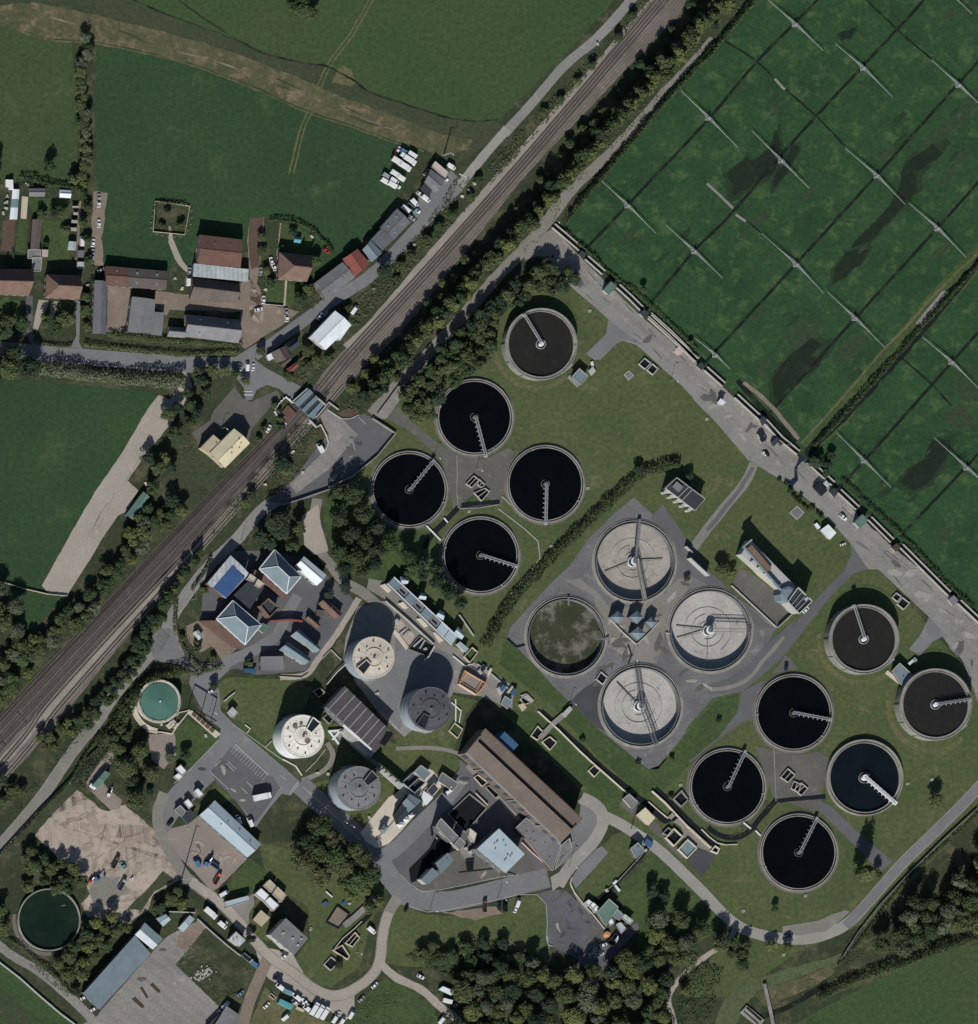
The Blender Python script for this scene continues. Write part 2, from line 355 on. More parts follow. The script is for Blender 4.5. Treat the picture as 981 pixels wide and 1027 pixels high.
G('lawn', 'lawn', 2, "V: 0,0 380,60 470,130 740,160 800,220 760,280 500,360 300,560 200,560 40,330 160,300 200,150", .2)
G('lawn', 'lawn', 2, "P: 640,620 780,650 720,720 660,900 360,890 400,830 640,720", .2)
G('lawn', 'lawn', 2, "U: 270,600 370,480 470,540 400,570 320,600", .2)
G('lawn', 'lawn_green', 2, "c: 320,760 460,800 560,900 600,985 p: 440,1080 330,1080 c: 160,950 240,830", .4)
G('lawn', 'lawn_worn', 2, "b: 440,990 520,800 600,860 720,910 850,985 p: 330,1080 250,1080", .4)
G('lawn', 'lawn_green', 2, "H: 940,840 800,780 760,780 760,900 800,985 J: 0,500 60,640 250,720 400,650 470,560 560,480 300,420 0,240", .3)
G('meadow', 'meadow_pale', 2, "e: 380,985 430,860 540,780 700,720 980,640 p: 885,935 850,958 e: 980,700 700,780 590,830 520,900 480,985", .5, True)
G('meadow', 'hay', 2, "e: 560,830 680,790 980,680 f: 250,700 280,720 200,780 0,870 e: 760,850 640,900", 1.0)
# rings of dry grass mown round the raised tanks
for s, r in (("D: 190,720", 40), ("S: 405,255", 40), ("S: 755,585", 41)):
    c = W(s)[0]
    MB().ring(c, .02, .062, r*S, (r+5)*S, 72, a0=math.pi*.95, a1=math.pi*1.75).build('verge', 'lawn_worn', kind='structure')
# ---------------------------------------------------------------- yards and paved areas
G('yard', 'concrete_yard', 4, "K: 665,485 925,715 L: 240,570 350,720 690,980 R: 580,150 400,460 270,490 140,640 Q: 920,760 790,920 740,940 700,910 640,860 480,730 350,610 250,510 190,440 110,360 40,290 60,240 250,30 K: 350,820 440,690 560,570", .2)
G('yard', 'gravel_grey', 5, "Q: 330,10 400,0 500,80 560,160 720,120 820,70 880,0 960,0 830,200 800,350 780,420 650,400 520,330 470,90", .5)
G('yard', 'asphalt_dark', 5, "L: 120,370 350,700 660,980 600,980 400,800 250,720 180,560 60,440", .4)
G('yard', 'tarmac_patch', 5, "Q: 400,560 520,470 510,620 540,760 480,730 350,610", .5)
G('yard', 'concrete_dull', 4, "L: 500,690 540,700 720,830 740,900 690,975 460,765", .4)
G('yard', 'concrete_pave', 4, "p: 555,228 583,259 643,317 700,365 762,422 805,462 981,622 1070,705 1060,800 986,712 981,704 960,647 930,617 901,590 881,571 871,571 852,544 824,512 791,486 750,461 715,420 650,351 643,347 622,341 610,320 571,286 553,253 541,243", .12)
RD('road', 'asphalt_pale', 5, "D: 240,300 330,350 470,480 600,620 750,750 980,960 E: 240,480 420,660 560,790 740,900 M: 240,410 400,570 560,720 720,850 S: 850,260 920,340 1000,480", 9, .25)
G('road', 'asphalt', 5, "D: 540,590 600,640 720,720 620,690 580,710 500,790 470,790 430,760 530,660", .1)
G('road', 'asphalt', 5, "S: 640,300 695,330 760,260 800,240 835,240 870,275 740,140 720,180 700,225 662,272", .1)
G('yard', 'concrete_dull', 4, "p: 757,748 771,752 795,757 822,754 831,760 829,775 825,790 823,803 Z: 240,330 420,490 500,560 480,640 450,600 280,440 200,360 160,360 0,300 p: 776,800 768,780 764,765", .3)
G('road', 'asphalt_dark', 5, "Z: 190,310 250,330 420,490 560,605 500,660 450,610 330,480 230,390", .15)
G('yard', 'concrete_dull', 4, "I: 340,530 520,700 630,760 770,790 880,730 910,750 870,880 p: 505,500 J: 850,330 640,340 p: 455,510 450,490 447,475 441,455 I: 540,780 400,650 270,580 290,560", .3)
G('yard', 'lawn_green', 5, "J: 650,320 800,310 740,250 690,290", .3)
G('road', 'asphalt_dark', 5, "M: 350,560 440,690 370,710 250,830 140,970 R: 660,230 600,300 500,390 410,460 330,470 250,470 250,425 340,400 440,335 530,225 600,170 690,90 M: 60,980 200,820 320,700 358,620", .12)
RD('road', 'gravel_grey', 6, "R: 255,450 350,440 450,390 530,290 620,190", 4, .4)
G('road', 'asphalt_dark', 5, "R: 410,460 520,400 470,520 465,600 430,600 370,640 240,740 160,810 150,800 290,690 390,560", .15)
G('yard', 'concrete_dull', 6, "R: 560,370 600,320 620,280 650,290 690,350 640,355", .15)
RD('path', 'gravel_grey', 4, "L: 570,170 530,260 440,370 350,480 270,590", 9.5, .2)
RD('path', 'asphalt_dark', 5, "L: 565,190 500,300 420,400 340,500", 4, .4)
G('verge', 'lawn_worn', 3, "L: 340,260 400,220 420,250 350,330 290,400 270,420 330,330", .8)
RD('road', 'concrete_road', 5, "p: 583,800 600,815 625,828 660,852 700,890 735,925 765,938 800,942 825,938 850,926 875,900 905,866 945,827 981,790 1060,700 1150,600", 11, .1)
RD('road', 'asphalt', 6, "p: 848,929 875,900 905,866 945,827 981,790 1060,700", 9.5, .1)
G('road', 'gravel_grey', 5, "f: 20,535 20,500 120,485 200,470 260,440 330,420 350,430 240,520 100,545", .4)
G('yard', 'tarmac_patch', 5, "Y: 430,700 500,640 575,680 510,785", .1)
G('yard', 'concrete_dull', 4, "Y: 100,430 130,390 190,430 300,530 350,600 440,690 400,690 310,590 210,510", .2)
G('yard', 'gravel_grey', 4, "Y: 400,500 470,560 560,620 580,670 500,640 420,590", .2)
RD('path', 'gravel_track', 4, "p: 738,929 730,945 711,957 691,972 677,988 671,1004 677,1027 690,1090", 5, .3)
# main works road, car park and drives
G('yard', 'asphalt_dark', 4, "V: 370,640 450,610 560,500 700,370 790,250 X: 100,300 330,480 600,700 560,850 480,860 V: 980,790 650,850 560,830 500,780 430,740", .15)
RD('road', 'asphalt', 5, "p: 300,786 324,808 353,834 377,859 392,881 410,899 443,904 470,900 500,892.5 530,885 550,880", 20, .12)
RD('road', 'asphalt', 5, "V: 400,690 480,640 600,520 720,400 800,290", 15, .12)
G('yard', 'concrete_dull', 6, "V: 560,800 700,650 860,640 980,700 X: 430,760 480,850 V: 980,780 700,830 600,850", .12)
G('yard', 'asphalt', 5, "X: 720,480 780,560 790,630 720,710 640,800 560,850 600,700 690,600 700,500", .15)
RD('road', 'concrete_road', 6, "p: 583,800 598,808 605,822 596,843 572,869 560,888", 12, .15)
G('road', 'concrete_road', 7, "X: 550,880 640,830 630,900 560,950", .08)
G('yard', 'asphalt', 5, "d: 480,120 510,105 540,140 500,185 380,315 355,270 400,200", .15)
G('yard', 'asphalt_stained', 5, "d: 190,340 260,320 330,320 380,370 430,420 500,490 525,540 690,480 690,510 560,660 490,740 430,720 390,660 240,590 230,560 240,390", .2)
G('yard', 'concrete_dull', 6, "hf: 240,550 340,600 390,680 330,760 250,730 200,680", .4)
G('yard', 'asphalt', 4, "je: 600,-40 830,-40 900,10 790,120 820,200 830,350 1000,520 U: 640,330 790,460 740,530 700,520 640,590 570,690 480,560 370,450 300,520 200,620 120,740 75,700 80,640 110,550 160,490 250,400 390,250 400,200 330,150 260,20 je: 570,120", .15)
G('yard', 'asphalt_dark', 5, "U: 350,410 450,290 640,430 660,440 690,490 640,570 570,660 480,560 370,450", .1)
RD('road', 'gravel_grey', 5, "p: 165,795 158,815 161,835 168,850 180,870 191,884 225,909 248,935 268,957 292,974 323,996 348,996 373,978 381,962 384,935 390,915 399,900", 11, .3)
RD('road', 'gravel_track', 6, "p: 191,884 225,909 248,935 268,957 292,974 323,996 348,996 373,978 381,962 384,935 390,915", 9, .4)
RD('road', 'gravel_track', 5, "p: 380,965 397,980 422,992 442,1010 463,1028 500,1080", 8, .3)
RD('path', 'dirt', 5, "p: 268,962 258,985 250,1005 243,1030 230,1080", 12, .4)
G('yard', 'gravel_track', 4, "b: 420,520 520,600 660,640 720,760 860,830 960,780 960,900 920,960 800,900 600,800 540,760 490,700 470,600", .5)
G('yard', 'gravel_grey', 4, "b: 340,410 460,340 470,390 440,440 440,500 430,520", .3)
G('yard', 'dirt', 4, "c: 350,380 600,430 760,470 900,440 870,400 640,430 460,400", .8)
G('yard', 'hay_dark', 3, "T: 325,500 490,630 540,672 630,610 775,740 800,830 910,950 a: 900,270 790,325 740,430 650,500 420,480 390,390 425,340 415,280 330,215 160,65 T: 160,780 260,630", 1.6)
G('yard', 'gravel_pale', 3, "T: 335,515 480,640 540,660 620,620 765,755 800,830 900,950 a: 890,265 780,320 720,420 640,490 420,460 400,390 440,340 430,270 330,200 170,60 T: 170,770 270,640", 1.5)
G('yard', 'gravel_grey', 4, "a: 470,250 560,260 620,300 640,330 560,370 540,410 460,380 440,340", .8)
G('yard', 'hay_dark', 4, "a: 620,420 720,320 800,230 860,270 760,330 700,420", .5)
G('yard', 'pinkish_yard', 3, "U: 240,670 290,630 530,840 390,980 b: 260,330 160,220 U: 130,770 120,720 150,690", .3)
G('yard', 'concrete_pave', 3, "a: 500,910 800,570 830,545 980,470 b: 210,470 230,510 80,690 290,890 p: 214,1080 100,1080 a: 400,985 480,940", .2)
G('yard', 'dirt', 4, "a: 880,540 980,470 b: 210,470 225,510 130,620 80,600", .6)
G('field', 'rough_grass', 4, "b: 225,510 400,640 480,700 370,850 290,890 80,690", .4)
RD('path', 'concrete_pave', 4, "p: -80,880 0,949 40,975 70,1000 100,1030 150,1080", 9, .3)
G('yard', 'concrete_pale', 5, "V: 300,565 440,390 480,370 600,230 660,260 690,300 700,340 580,470 440,620 380,640 330,610", .2)
G('yard', 'concrete_pave', 3, "P: 190,190 320,160 590,400 650,430 700,430 830,500 960,580 950,700 800,630 660,610 640,640 420,830 300,720 180,560 120,440 130,340", .2)
G('yard', 'asphalt', 4, "P: 380,300 600,400 680,440 640,640 440,640 400,800 220,600 370,470", .3)
G('yard', 'gravel_pale', 4, "P: 360,240 400,250 470,330 440,400 370,330", .2)
G('yard', 'gravel_grey', 3, "hc: -100,100 60,130 600,700 900,850 860,960 640,800 550,740 70,310 -120,200", .2)
RD('path', 'gravel_grey', 3, "p: 318,500 315,530 322,553 333,568 345,583 365,595 385,612 420,640 455,660 480,680", 10, .3)
G('yard', 'gravel_track', 4, "O: 700,-60 780,-120 800,0 830,110 760,130 710,80", .4)
RD('path', 'gravel_track', 4, "p: 360,600 350,616 335,640 318,662 306,677 281,679", 6, .3)
RD('path', 'gravel_grey', 4, "p: 397,751 430,750 455,754 470,764 482,780", 4, .1)
RD('path', 'gravel_grey', 4, "p: 328,745 334,757 326,772 303,783", 5, .15)
RD('path', 'concrete_pave', 4, "p: 468,768 500,800 530,832 560,860", 4, .1)
G('yard', 'asphalt_dark', 3, "O: 200,450 215,300 350,110 560,110 700,150 820,230 920,300 970,380 830,560 720,700 480,720 380,690 300,700 480,600 370,590", .2)
RD('road', 'asphalt', 4, "O: 190,730 260,710 350,650 480,590 580,520 620,430 680,330", 11, .2)
RD('road', 'asphalt_pale', 4, "p: 320,480 300,492 284,499 262,512 238,540 212,565 191,591 174,616 164,638 150,657 126,683 106,710 98,723 75,751 41,800 0,849 -60,920", 12, .2)
RD('road', 'gravel_grey', 5, "p: 104,712 98,723 75,751 41,800 0,849 -60,920", 9, .4)
G('road', 'asphalt', 4, "N: 730,600 780,540 870,540 900,620 985,720 je: 640,0 600,0 570,20 N: 900,720 760,700", .2)
G('yard', 'dirt', 3, "O: 130,480 200,450 260,490 380,590 310,650 260,580 200,610 140,560", .5)
G('yard', 'pinkish_yard', 3, "U: 40,230 170,220 180,330 120,400 60,350", .5)
# main road, farm lane and station apron
RD('road', 'asphalt', 5, "p: -80,338 0,350 40,354 100,359 150,363 200,366 245,366", 16, .12)
G('road', 'asphalt', 5, "H: 320,90 350,70 480,-10 430,60 420,100 470,140 650,235 600,300 540,245 480,225 430,250 405,300 375,300 365,240 330,190 300,165", .1)
RD('road', 'asphalt', 5, "p: 460,186 443,204 418,229 395,254 372,276 350,291 325,307 300,325 275,343 255,356", 12, .2)
RD('road', 'asphalt_pale', 6, "p: 700,-80 632,1 600,37 567,65 540,96 506,134", 9.5, .2); RD('road', 'concrete_road', 7, "p: 509,129 482,160 461,186", 9, .25)
M('navy_patch', (36,46,62), (30,40,56), sc=.2, fine=1, fa=.1, rough=.3); G('puddle', 'navy_patch', 8, "id: 600,545 665,585 590,660 585,720 595,800 530,870 470,830 555,770 555,680 590,620", .2)  # curved strip of dark navy, smoother than the pavement around it
G('yard', 'hay_dark', 4, "T: 330,515 385,545 250,680 180,750 160,730", .4); G('yard', 'pinkish_yard', 4, "T: 415,520 545,345 565,350 550,430 490,480 525,540 600,600 590,640 545,650 480,590", .3)
G('yard', 'asphalt', 4, "C: 440,330 500,300 600,200 640,240 520,370 440,440 410,420", .3)
G('yard', 'concrete_dull', 4, "H: 320,235 360,290 405,310 440,290 530,250 545,280 400,450 380,540 300,470 150,530 110,460 200,400 220,350", .3)
G('yard', 'hay_dark', 3, "G: 830,640 900,530 980,540 H: 150,540 270,640 200,720 60,740 -10,700", .8)
G('road', 'gravel_track', 4, "G: 890,150 930,170 945,230 900,330 830,430 720,560 630,695 680,745 620,850 580,870 500,985 N: 450,190 330,378 240,370 205,330 390,0 G: 470,750 600,560 730,340 780,275 835,300 910,190", .3)
G('yard', 'concrete_pave', 5, "ig: 460,365 400,460 440,560 490,640 480,740 400,850 270,980 H: 590,715 625,760 ig: 490,985 775,650 620,495 550,450", .12)
G('yard', 'asphalt_dark', 4, "ig: 600,480 700,490 790,460 830,440 900,470 I: 215,590 320,660 240,760 130,850 0,920 H: 960,630 880,700 700,780 560,810 480,800 600,700", .15)
RD('path', 'gravel_grey', 4, "p: 714,38 690,66 665,92 640,122 605,160 576,187 551,219 525,250 499,277 473,307 462,320 444,339 422,363 397,388 373,416", lambda t: (4+8*min(1,t*2.2))*S, .3)
G('yard', 'concrete_pave', 5, "I: 340,400 390,440 280,590 210,580", .2)
G('yard', 'gravel_grey', 4, "D: 120,230 230,160 280,140 300,200 260,280 190,280 130,300", .3)
G('yard', 'dirt', 3, "A: 530,570 640,580 640,720 590,800 525,800", .4)
G('yard', 'dirt', 3, "A: 760,595 980,620 B: 345,640 350,560 395,540 380,350 395,240 470,230 440,490 430,560 480,660 560,680 640,700 560,760 470,820 370,885 340,850 350,700 0,690 A: 820,720 760,680", .5)
G('yard', 'soil', 4, "B: 395,240 470,230 450,320 440,480 400,490 385,370", .5)
G('path', 'gravel_track', 4, "A: 830,280 840,280 850,340 900,450 930,490 925,520 905,510 860,440 830,360", .2)
G('yard', 'rough_grass', 4, "A: 820,520 860,450 930,520 930,600 830,600", .4)
G('garden', 'soil', 3, "ie: 30,500 150,490 130,810 10,800", .3)
G('garden', 'lawn_green', 3, "ie: 190,490 280,490 250,830 150,800", .3)
G('garden', 'lawn_green', 3, "ie: 415,500 640,500 690,880 460,880 420,780", .3)
G('garden', 'lawn_green', 3, "ie: 270,280 700,280 690,440 320,440", .3)
G('garden', 'lawn_green', 3, "A: 0,640 45,620 50,740 0,740", .2)
G('garden', 'lawn_green', 3, "A: 60,640 120,650 110,740 55,740", .2)
G('garden', 'lawn_green', 3, "A: 250,640 365,650 360,740 190,740", .3)
G('path', 'gravel_track', 4, "A: 190,640 245,645 185,790 160,785", .2)
G('path', 'gravel_track', 4, "A: 250,650 285,650 260,745 245,740", .2)
G('path', 'asphalt', 5, "A: 370,640 395,650 390,850 405,880 345,875 375,820", .1)
G('path', 'asphalt_dark', 4, "A: 130,620 160,620 160,790 185,840 190,880 150,860 120,760", .1)
G('path', 'dirt', 4, "ie: 775,310 800,310 770,900 745,890", .2)
G('yard', 'dirt', 3, "A: 460,105 530,115 500,340 510,480 465,470 450,330", .6)
G('garden', 'lawn_green', 3, "B: 470,560 570,555 565,660 475,655", .2)
G('garden', 'lawn_green', 3, "B: 580,560 640,570 640,660 575,665", .2)
G('garden', 'lawn_green', 3, "B: 550,265 640,280 700,340 690,420 550,400", .3)
RD('path', 'gravel_pale', 4, "B: 574,545 570,600 565,670", 2, .1)
G('garden', 'rough_grass', 3, "A: 765,155 940,175 925,320 755,300", .2)
G('garden', 'soil', 3, "ig: 560,440 700,480 790,450 760,380 650,400", .5)
G('channel', 'floor_dark', 8, "he: 285,430 480,610 400,640 265,740 230,786 118,905 20,935 0,800 200,600", .1)  # deep shade beside the workshops, painted as a flat near-black sheet
# ---------------------------------------------------------------- ditches and channels between the beds
def trench(s, w, name='ditch'):
    if w > 3:
        RD('path', 'concrete_dull', 3, ' '.join('%f,%f' % (a+1.5, b+1.5) for a, b in (map(float, t.split(',')) for t in s[3:].split())), .9, .12)
    return RD(name, 'ditch_mud', 3, s, w, .25)
CH = ["p: 585,252 630,205 711,119 759,62 822,-2 900,-85", "p: 645,313 697,251 731,217 784,155 820,115 866,66 927,0 1000,-80", "p: 705,366 766,300 799,264 880,175 962,83 1010,30",
      "p: 772,414 858,319 941,228 1010,150", "p: 840,490 867,462 955,363 1010,300", "p: 903,538 970,467 1040,390"]
for s in CH: trench(s, 2.9)
for s in ("p: 727,41 759,62 787,89 819,117 848,147", "p: 869,0 899,29 935,60", "p: 739,214 764,234 797,262", "p: 905,360 932,383 954,407"): trench(s, 1.8)
RD('ditch', 'ditch_mud', 3, "F: 1250,-230 980,70 800,285 600,520 400,740 180,960 M: 130,130", 8, .6)
for s in ("p: 709,184 722,196 735,209", "p: 738,215 748,222", "p: 777,79 787,90"): RD('path', 'concrete_pave', 5, s, 2.6, .2)
RD('path', 'dirt', 4, "E: 470,410 600,520 740,690", 4, .3)
RD('ditch', 'ditch_mud', 3, "E: 440,400 580,560 730,700", 5, .3)
RD('ditch', 'ditch_mud', 3, "D: 310,130 440,270 600,420 780,610 E: 130,180", 4, .6)
RD('ditch', 'ditch_mud', 3, "M: 300,300 420,440 600,600 800,760 980,920", 4, .7)
for s, w in (("2: -280,0 0,185 200,245 300,260 400,310 480,365 600,405 780,462 900,477 980,470", 1.1), ("1: 480,-20 640,50 830,120 980,180", 1.0)): RD('ditch', 'hay_dark', 2, s, w*2, .8); RD('ditch', 'ditch_mud', 2, s, w, .5)

# wear: patches, stains, tyre streaks and worn turf, each with an outline of its own
M('stain_dark', (94,92,91), (84,83,83), sc=.2, fine=1, fa=.2); M('stain_pale', (150,147,142), (138,136,132), sc=.2, fine=1, fa=.15); M('turf_pale', (90,93,66), (80,88,59), sc=.2, fine=.6, fa=.25); M('turf_dark', (50,64,42), (44,58,40), sc=.2, fine=.6, fa=.25); M('rut', (152,139,127), (142,130,119), sc=.2, fine=.8, fa=.2)
WR = random.Random(3)
def wear(s, n, r0, r1, mats, z=8, stretch=1.8, ang=None, name='stain'):
    poly = W(s); xs = [p[0] for p in poly]; ys = [p[1] for p in poly]; k = t = 0
    while k < n and t < n*40:
        t += 1; c = (WR.uniform(min(xs), max(xs)), WR.uniform(min(ys), max(ys))); r = WR.uniform(r0, r1)
        if not inside(c, poly) or any(math.dist(c, h[0]) < h[1]+r*stretch+1 for h in HOLES): continue
        a = WR.uniform(0, 3.14) if ang is None else ang+WR.uniform(-.12, .12); o = WR.uniform(0, 99); pts = []
        for i in range(26):
            u = 2*math.pi*i/26; q = r*(1+.45*noise.noise((math.cos(u)*1.3+o, math.sin(u)*1.3, 1))+.25*noise.noise((math.cos(u)*4+o, math.sin(u)*4, 2))); x, y = q*stretch*math.cos(u), q*math.sin(u)/stretch**.5
            p = (c[0]+x*math.cos(a)-y*math.sin(a), c[1]+x*math.sin(a)+y*math.cos(a)); pts.append(p)
        if not all(inside(p, poly) for p in pts[::4]): continue
        k += 1; LV[z] = LV.get(z, 0)+1; MB().flat(pts, z*.02+LV[z]*.0006).build(name, WR.choice(mats), kind='structure')
PV_ = "p: 560,240 583,262 643,319 700,368 762,424 805,464 978,622 978,695 930,614 901,587 850,540 791,484 715,416 650,348 612,318 573,284"
SD, SP, TP = 'stain_dark', 'stain_pale', 'tarmac_patch'
wear(PV_, 26, 1.0, 2.6, [SD, SP, SP]); wear(PV_, 34, .35, .6, [SD, SD, SP], 9, 7, -.76, 'tyre_mark'); wear("p: 540,640 635,505 775,630 645,765", 22, .9, 2.4, [SD, SD, SP], 8, 2.2)
for s in ("X: 100,330 330,480 600,700 550,840 200,900 0,930 V: 520,770 700,520", "U: 150,540 400,260 640,430 560,640 480,550 360,450", "H: 640,740 960,400 980,560 800,740", "d: 260,350 330,330 500,500 520,600 440,700 250,580"): wear(s, 7, .6, 1.5, [SD, SP, TP], 8, 2); wear(s, 5, .3, .45, [SD], 9, 6, .75, 'tyre_mark')
wear("a: 500,900 800,590 980,520 980,980 500,960 b: 60,700 250,900 100,960", 7, .5, 1.3, [SD, SD], 8, 2.0); wear("T: 340,560 620,640 860,940 a: 700,300 440,220 220,80", 12, .35, .6, ['rut'], 9, 8, .6, 'rut'); wear("T: 340,560 620,640 860,940 a: 700,300 440,220 220,80", 9, 1.2, 2.8, ['rut'], 8, 1.6); wear("U: 240,680 500,840 390,960 150,720", 10, .6, 1.6, [SD, SP, 'rut'], 8, 2)
wear("G: 830,330 780,420 560,760 380,980 450,980 640,700", 10, .35, .6, ['rut'], 9, 9, 1.05, 'rut'); wear("B: 400,560 560,720 400,860 350,700", 8, .8, 2, ['rut', 'soil'], 8, 1.8); wear("Q: 330,20 500,100 600,300 780,400 500,420", 6, .8, 1.8, [SD, SP], 9, 2)
for s, n in (("p: 420,400 560,300 720,440 840,560 780,620 650,480 560,470", 26), ("p: 700,880 900,760 960,800 860,910 780,930", 14), ("c: 340,480 680,470 950,560 600,600 340,660", 8)): wear(s, n//2, .6, 1.8, ['turf_pale'], 3, 1.6, None, 'worn_turf')
wear("p: 600,220 820,0 981,0 981,220 800,420 700,340", 40, .8, 3.2, ['waterlog_edge', 'grass_bed_worn', 'grass_bed_worn'], 2, 2.2, .8, 'worn_turf'); wear("p: 850,480 981,350 981,590", 12, .8, 2.6, ['waterlog_edge', 'grass_bed_worn'], 2, 2, .8, 'worn_turf')
wear("p: 10,10 110,25 260,66 430,140 400,140 250,75 100,32", 18, .5, 1.2, ['hay_dark', 'turf_pale', 'dirt'], 4, 6, -.35, 'worn_turf')
# ---------------------------------------------------------------- railway
M('rail_steel', (66,60,56), (84,77,72), sc=.3, fine=2, fa=.2, rough=.6, spec=.4)
M('sleeper_concrete', (128,122,116), (112,106,100), sc=.2, fine=3, fa=.2)
M('sleeper_timber', (62,56,54), (74,68,64), sc=.2, fine=3, fa=.25)
G('railway_bed', 'ballast', 2, "p: 760,-125 690,-45 652,0 530,144 363,330 342,353 284,424 174,532 71,646 6,720 -60,790 -160,900 -160,960 -60,852 0,790 51,733 122,645 200,556 300,440 330,402 401,335 530,172 694,2 740,-50 810,-125", .6)
G('railway_bed', 'ballast_dark', 3, "p: 318,384 284,424 174,532 71,646 6,720 -60,790 -160,900 -160,925 -60,818 0,755 40,712 110,634 200,540 290,440 322,400", .5)
G('railway_bed', 'ballast_light', 3, "p: 740,-110 672,-22 536,145 430,265 352,352 344,346 370,322 430,252 530,138 655,-4 700,-60", .4)
G('railway_bed', 'ballast_light', 3, "p: -160,930 -60,822 0,760 40,716 112,636 200,543 205,548 125,632 45,722 5,768 -60,834 -160,944", .3)
M('oil_dark', (44,40,40), (56,51,49), sc=.2, fine=2, fa=.2)
def track(pts, label, tim):
    c = smooth_line(W(pts), 6.0); n = len(c)
    t = thing('railway_track', label, 'railway track', (c[n//2][0], c[n//2][1], 0), 'railway tracks')
    def off(d, w, z0, z1, name, mat):
        l, r = [], []
        for i, q in enumerate(c):
            a, b = c[max(0, i-1)], c[min(n-1, i+1)]; dd = math.dist(a, b); nx, ny = -(b[1]-a[1])/dd, (b[0]-a[0])/dd
            l.append((q[0]+nx*(d+w/2), q[1]+ny*(d+w/2))); r.append((q[0]+nx*(d-w/2), q[1]+ny*(d-w/2)))
        m = MB().add([(x, y, z1) for x, y in l] + [(x, y, z1) for x, y in r] + [(x, y, z0) for x, y in l] + [(x, y, z0) for x, y in r],
                     [f for i in range(n-1) for f in ((n+i, n+i+1, i+1, i), (i, i+1, 2*n+i+1, 2*n+i), (n+i+1, n+i, 3*n+i, 3*n+i+1))])
        m.build(name, mat, t)
    off(0, 3.0, .05, .1, 'ballast_bed', 'ballast_light' if tim == 2 else 'ballast')
    for d in (-.75, .75): off(d, .95, .1, .12, 'oil_streak', 'oil_dark')
    m = MB(); L = smooth_line(c, .72)
    for i in range(0, len(L)-1):
        a, b = L[i], L[i+1]; dd = math.dist(a, b)
        if dd < 1e-3 or not (-300 < a[0] < 300 and -290 < a[1] < 290): continue
        m.box(a[0], a[1], .07, .16, .27, 2.5, math.atan2(b[1]-a[1], b[0]-a[0]))
    m.build('sleeper_bed', 'sleeper_timber' if tim == 1 else 'sleeper_concrete', t)
    for d in (-.75, .75): off(d, .16, .16, .32, 'rail', 'rail_steel')
TR = ["p: 756,-115 671,-15 661,-1 533,149 433,262 352,350 300,412 188,538 90,640 30,704 0,735 -150,896",
      "p: 764,-115 679,-15 669,-1 541,149 441,262 361,350 308,414 196,540 98,643 37,709 5,744 -150,910",
      "p: 330,392 290,436 192,548 105,642 46,708 8,758 -150,930", "p: 345,386 298,440 210,540 118,642 56,713 14,768 -150,948", "p: 300,408 270,438 170,540 82,634 24,695 -6,728 -150,882"]
track(TR[0], "northern main-line track on pale ballast, running the whole length of the railway", False)
track(TR[1], "second main-line track, just south of the northern one, with rusty rails", False)
track(TR[2], "track on the pale strip of ballast southwest of the road bridge", 2)
track(TR[3], "southernmost track, next to the tree-lined bank southwest of the road bridge", 2)
track(TR[4], "outermost old track on dark ballast beside the northern railway bank", True)
# ---------------------------------------------------------------- settling tanks
M('tank_concrete', (144,142,137), (122,120,116), (96,93,89), sc=.15, fine=2, fa=.15)
M('tank_concrete_dark', (112,108,104), (96,92,90), (84,78,74), sc=.15, fine=2, fa=.18)
M('tank_channel', (24,30,36), (18,22,28), sc=.3, fine=2, fa=.2)
M('galvanised', (160,163,166), (140,144,148), sc=.4, fine=3, fa=.15, rough=.55, spec=.4)
M('galvanised_dark', (112,116,120), (96,100,104), sc=.4, fine=3, fa=.15, rough=.6)
M('white_metal', (214,218,222), (198,203,208), sc=.3, fine=2, fa=.08, rough=.5)
M('water_black', (6,9,12), (9,12,16), sc=.08, fine=.6, fa=.1, rough=.1, spec=.12)
M('water_slate', (14,20,25), (18,25,30), sc=.08, fine=.6, fa=.1, rough=.12, spec=.3)
M('water_brown', (40,39,36), (35,35,33), (47,45,41), sc=.1, fine=.6, fa=.1, rough=.25, spec=.3)
M('water_green', (20,34,28), (28,44,30), (34,46,40), sc=.04, fine=.6, fa=.15, rough=.15, spec=.3)
M('sludge_dry', (160,156,150), (138,133,127), (114,110,104), sc=.1, fine=1.2, fa=.16, bump=.2)
M('sludge_white', (174,172,170), (152,149,146), (120,116,114), sc=.1, fine=1.2, fa=.18, bump=.2)
M('sludge_moss', (62,64,48), (48,54,38), (106,104,96), sc=.05, fine=1.2, fa=.25, bump=.4, th=.55)
M('stain_brown', (120,104,90), (104,90,78), sc=.3, fine=2, fa=.2)
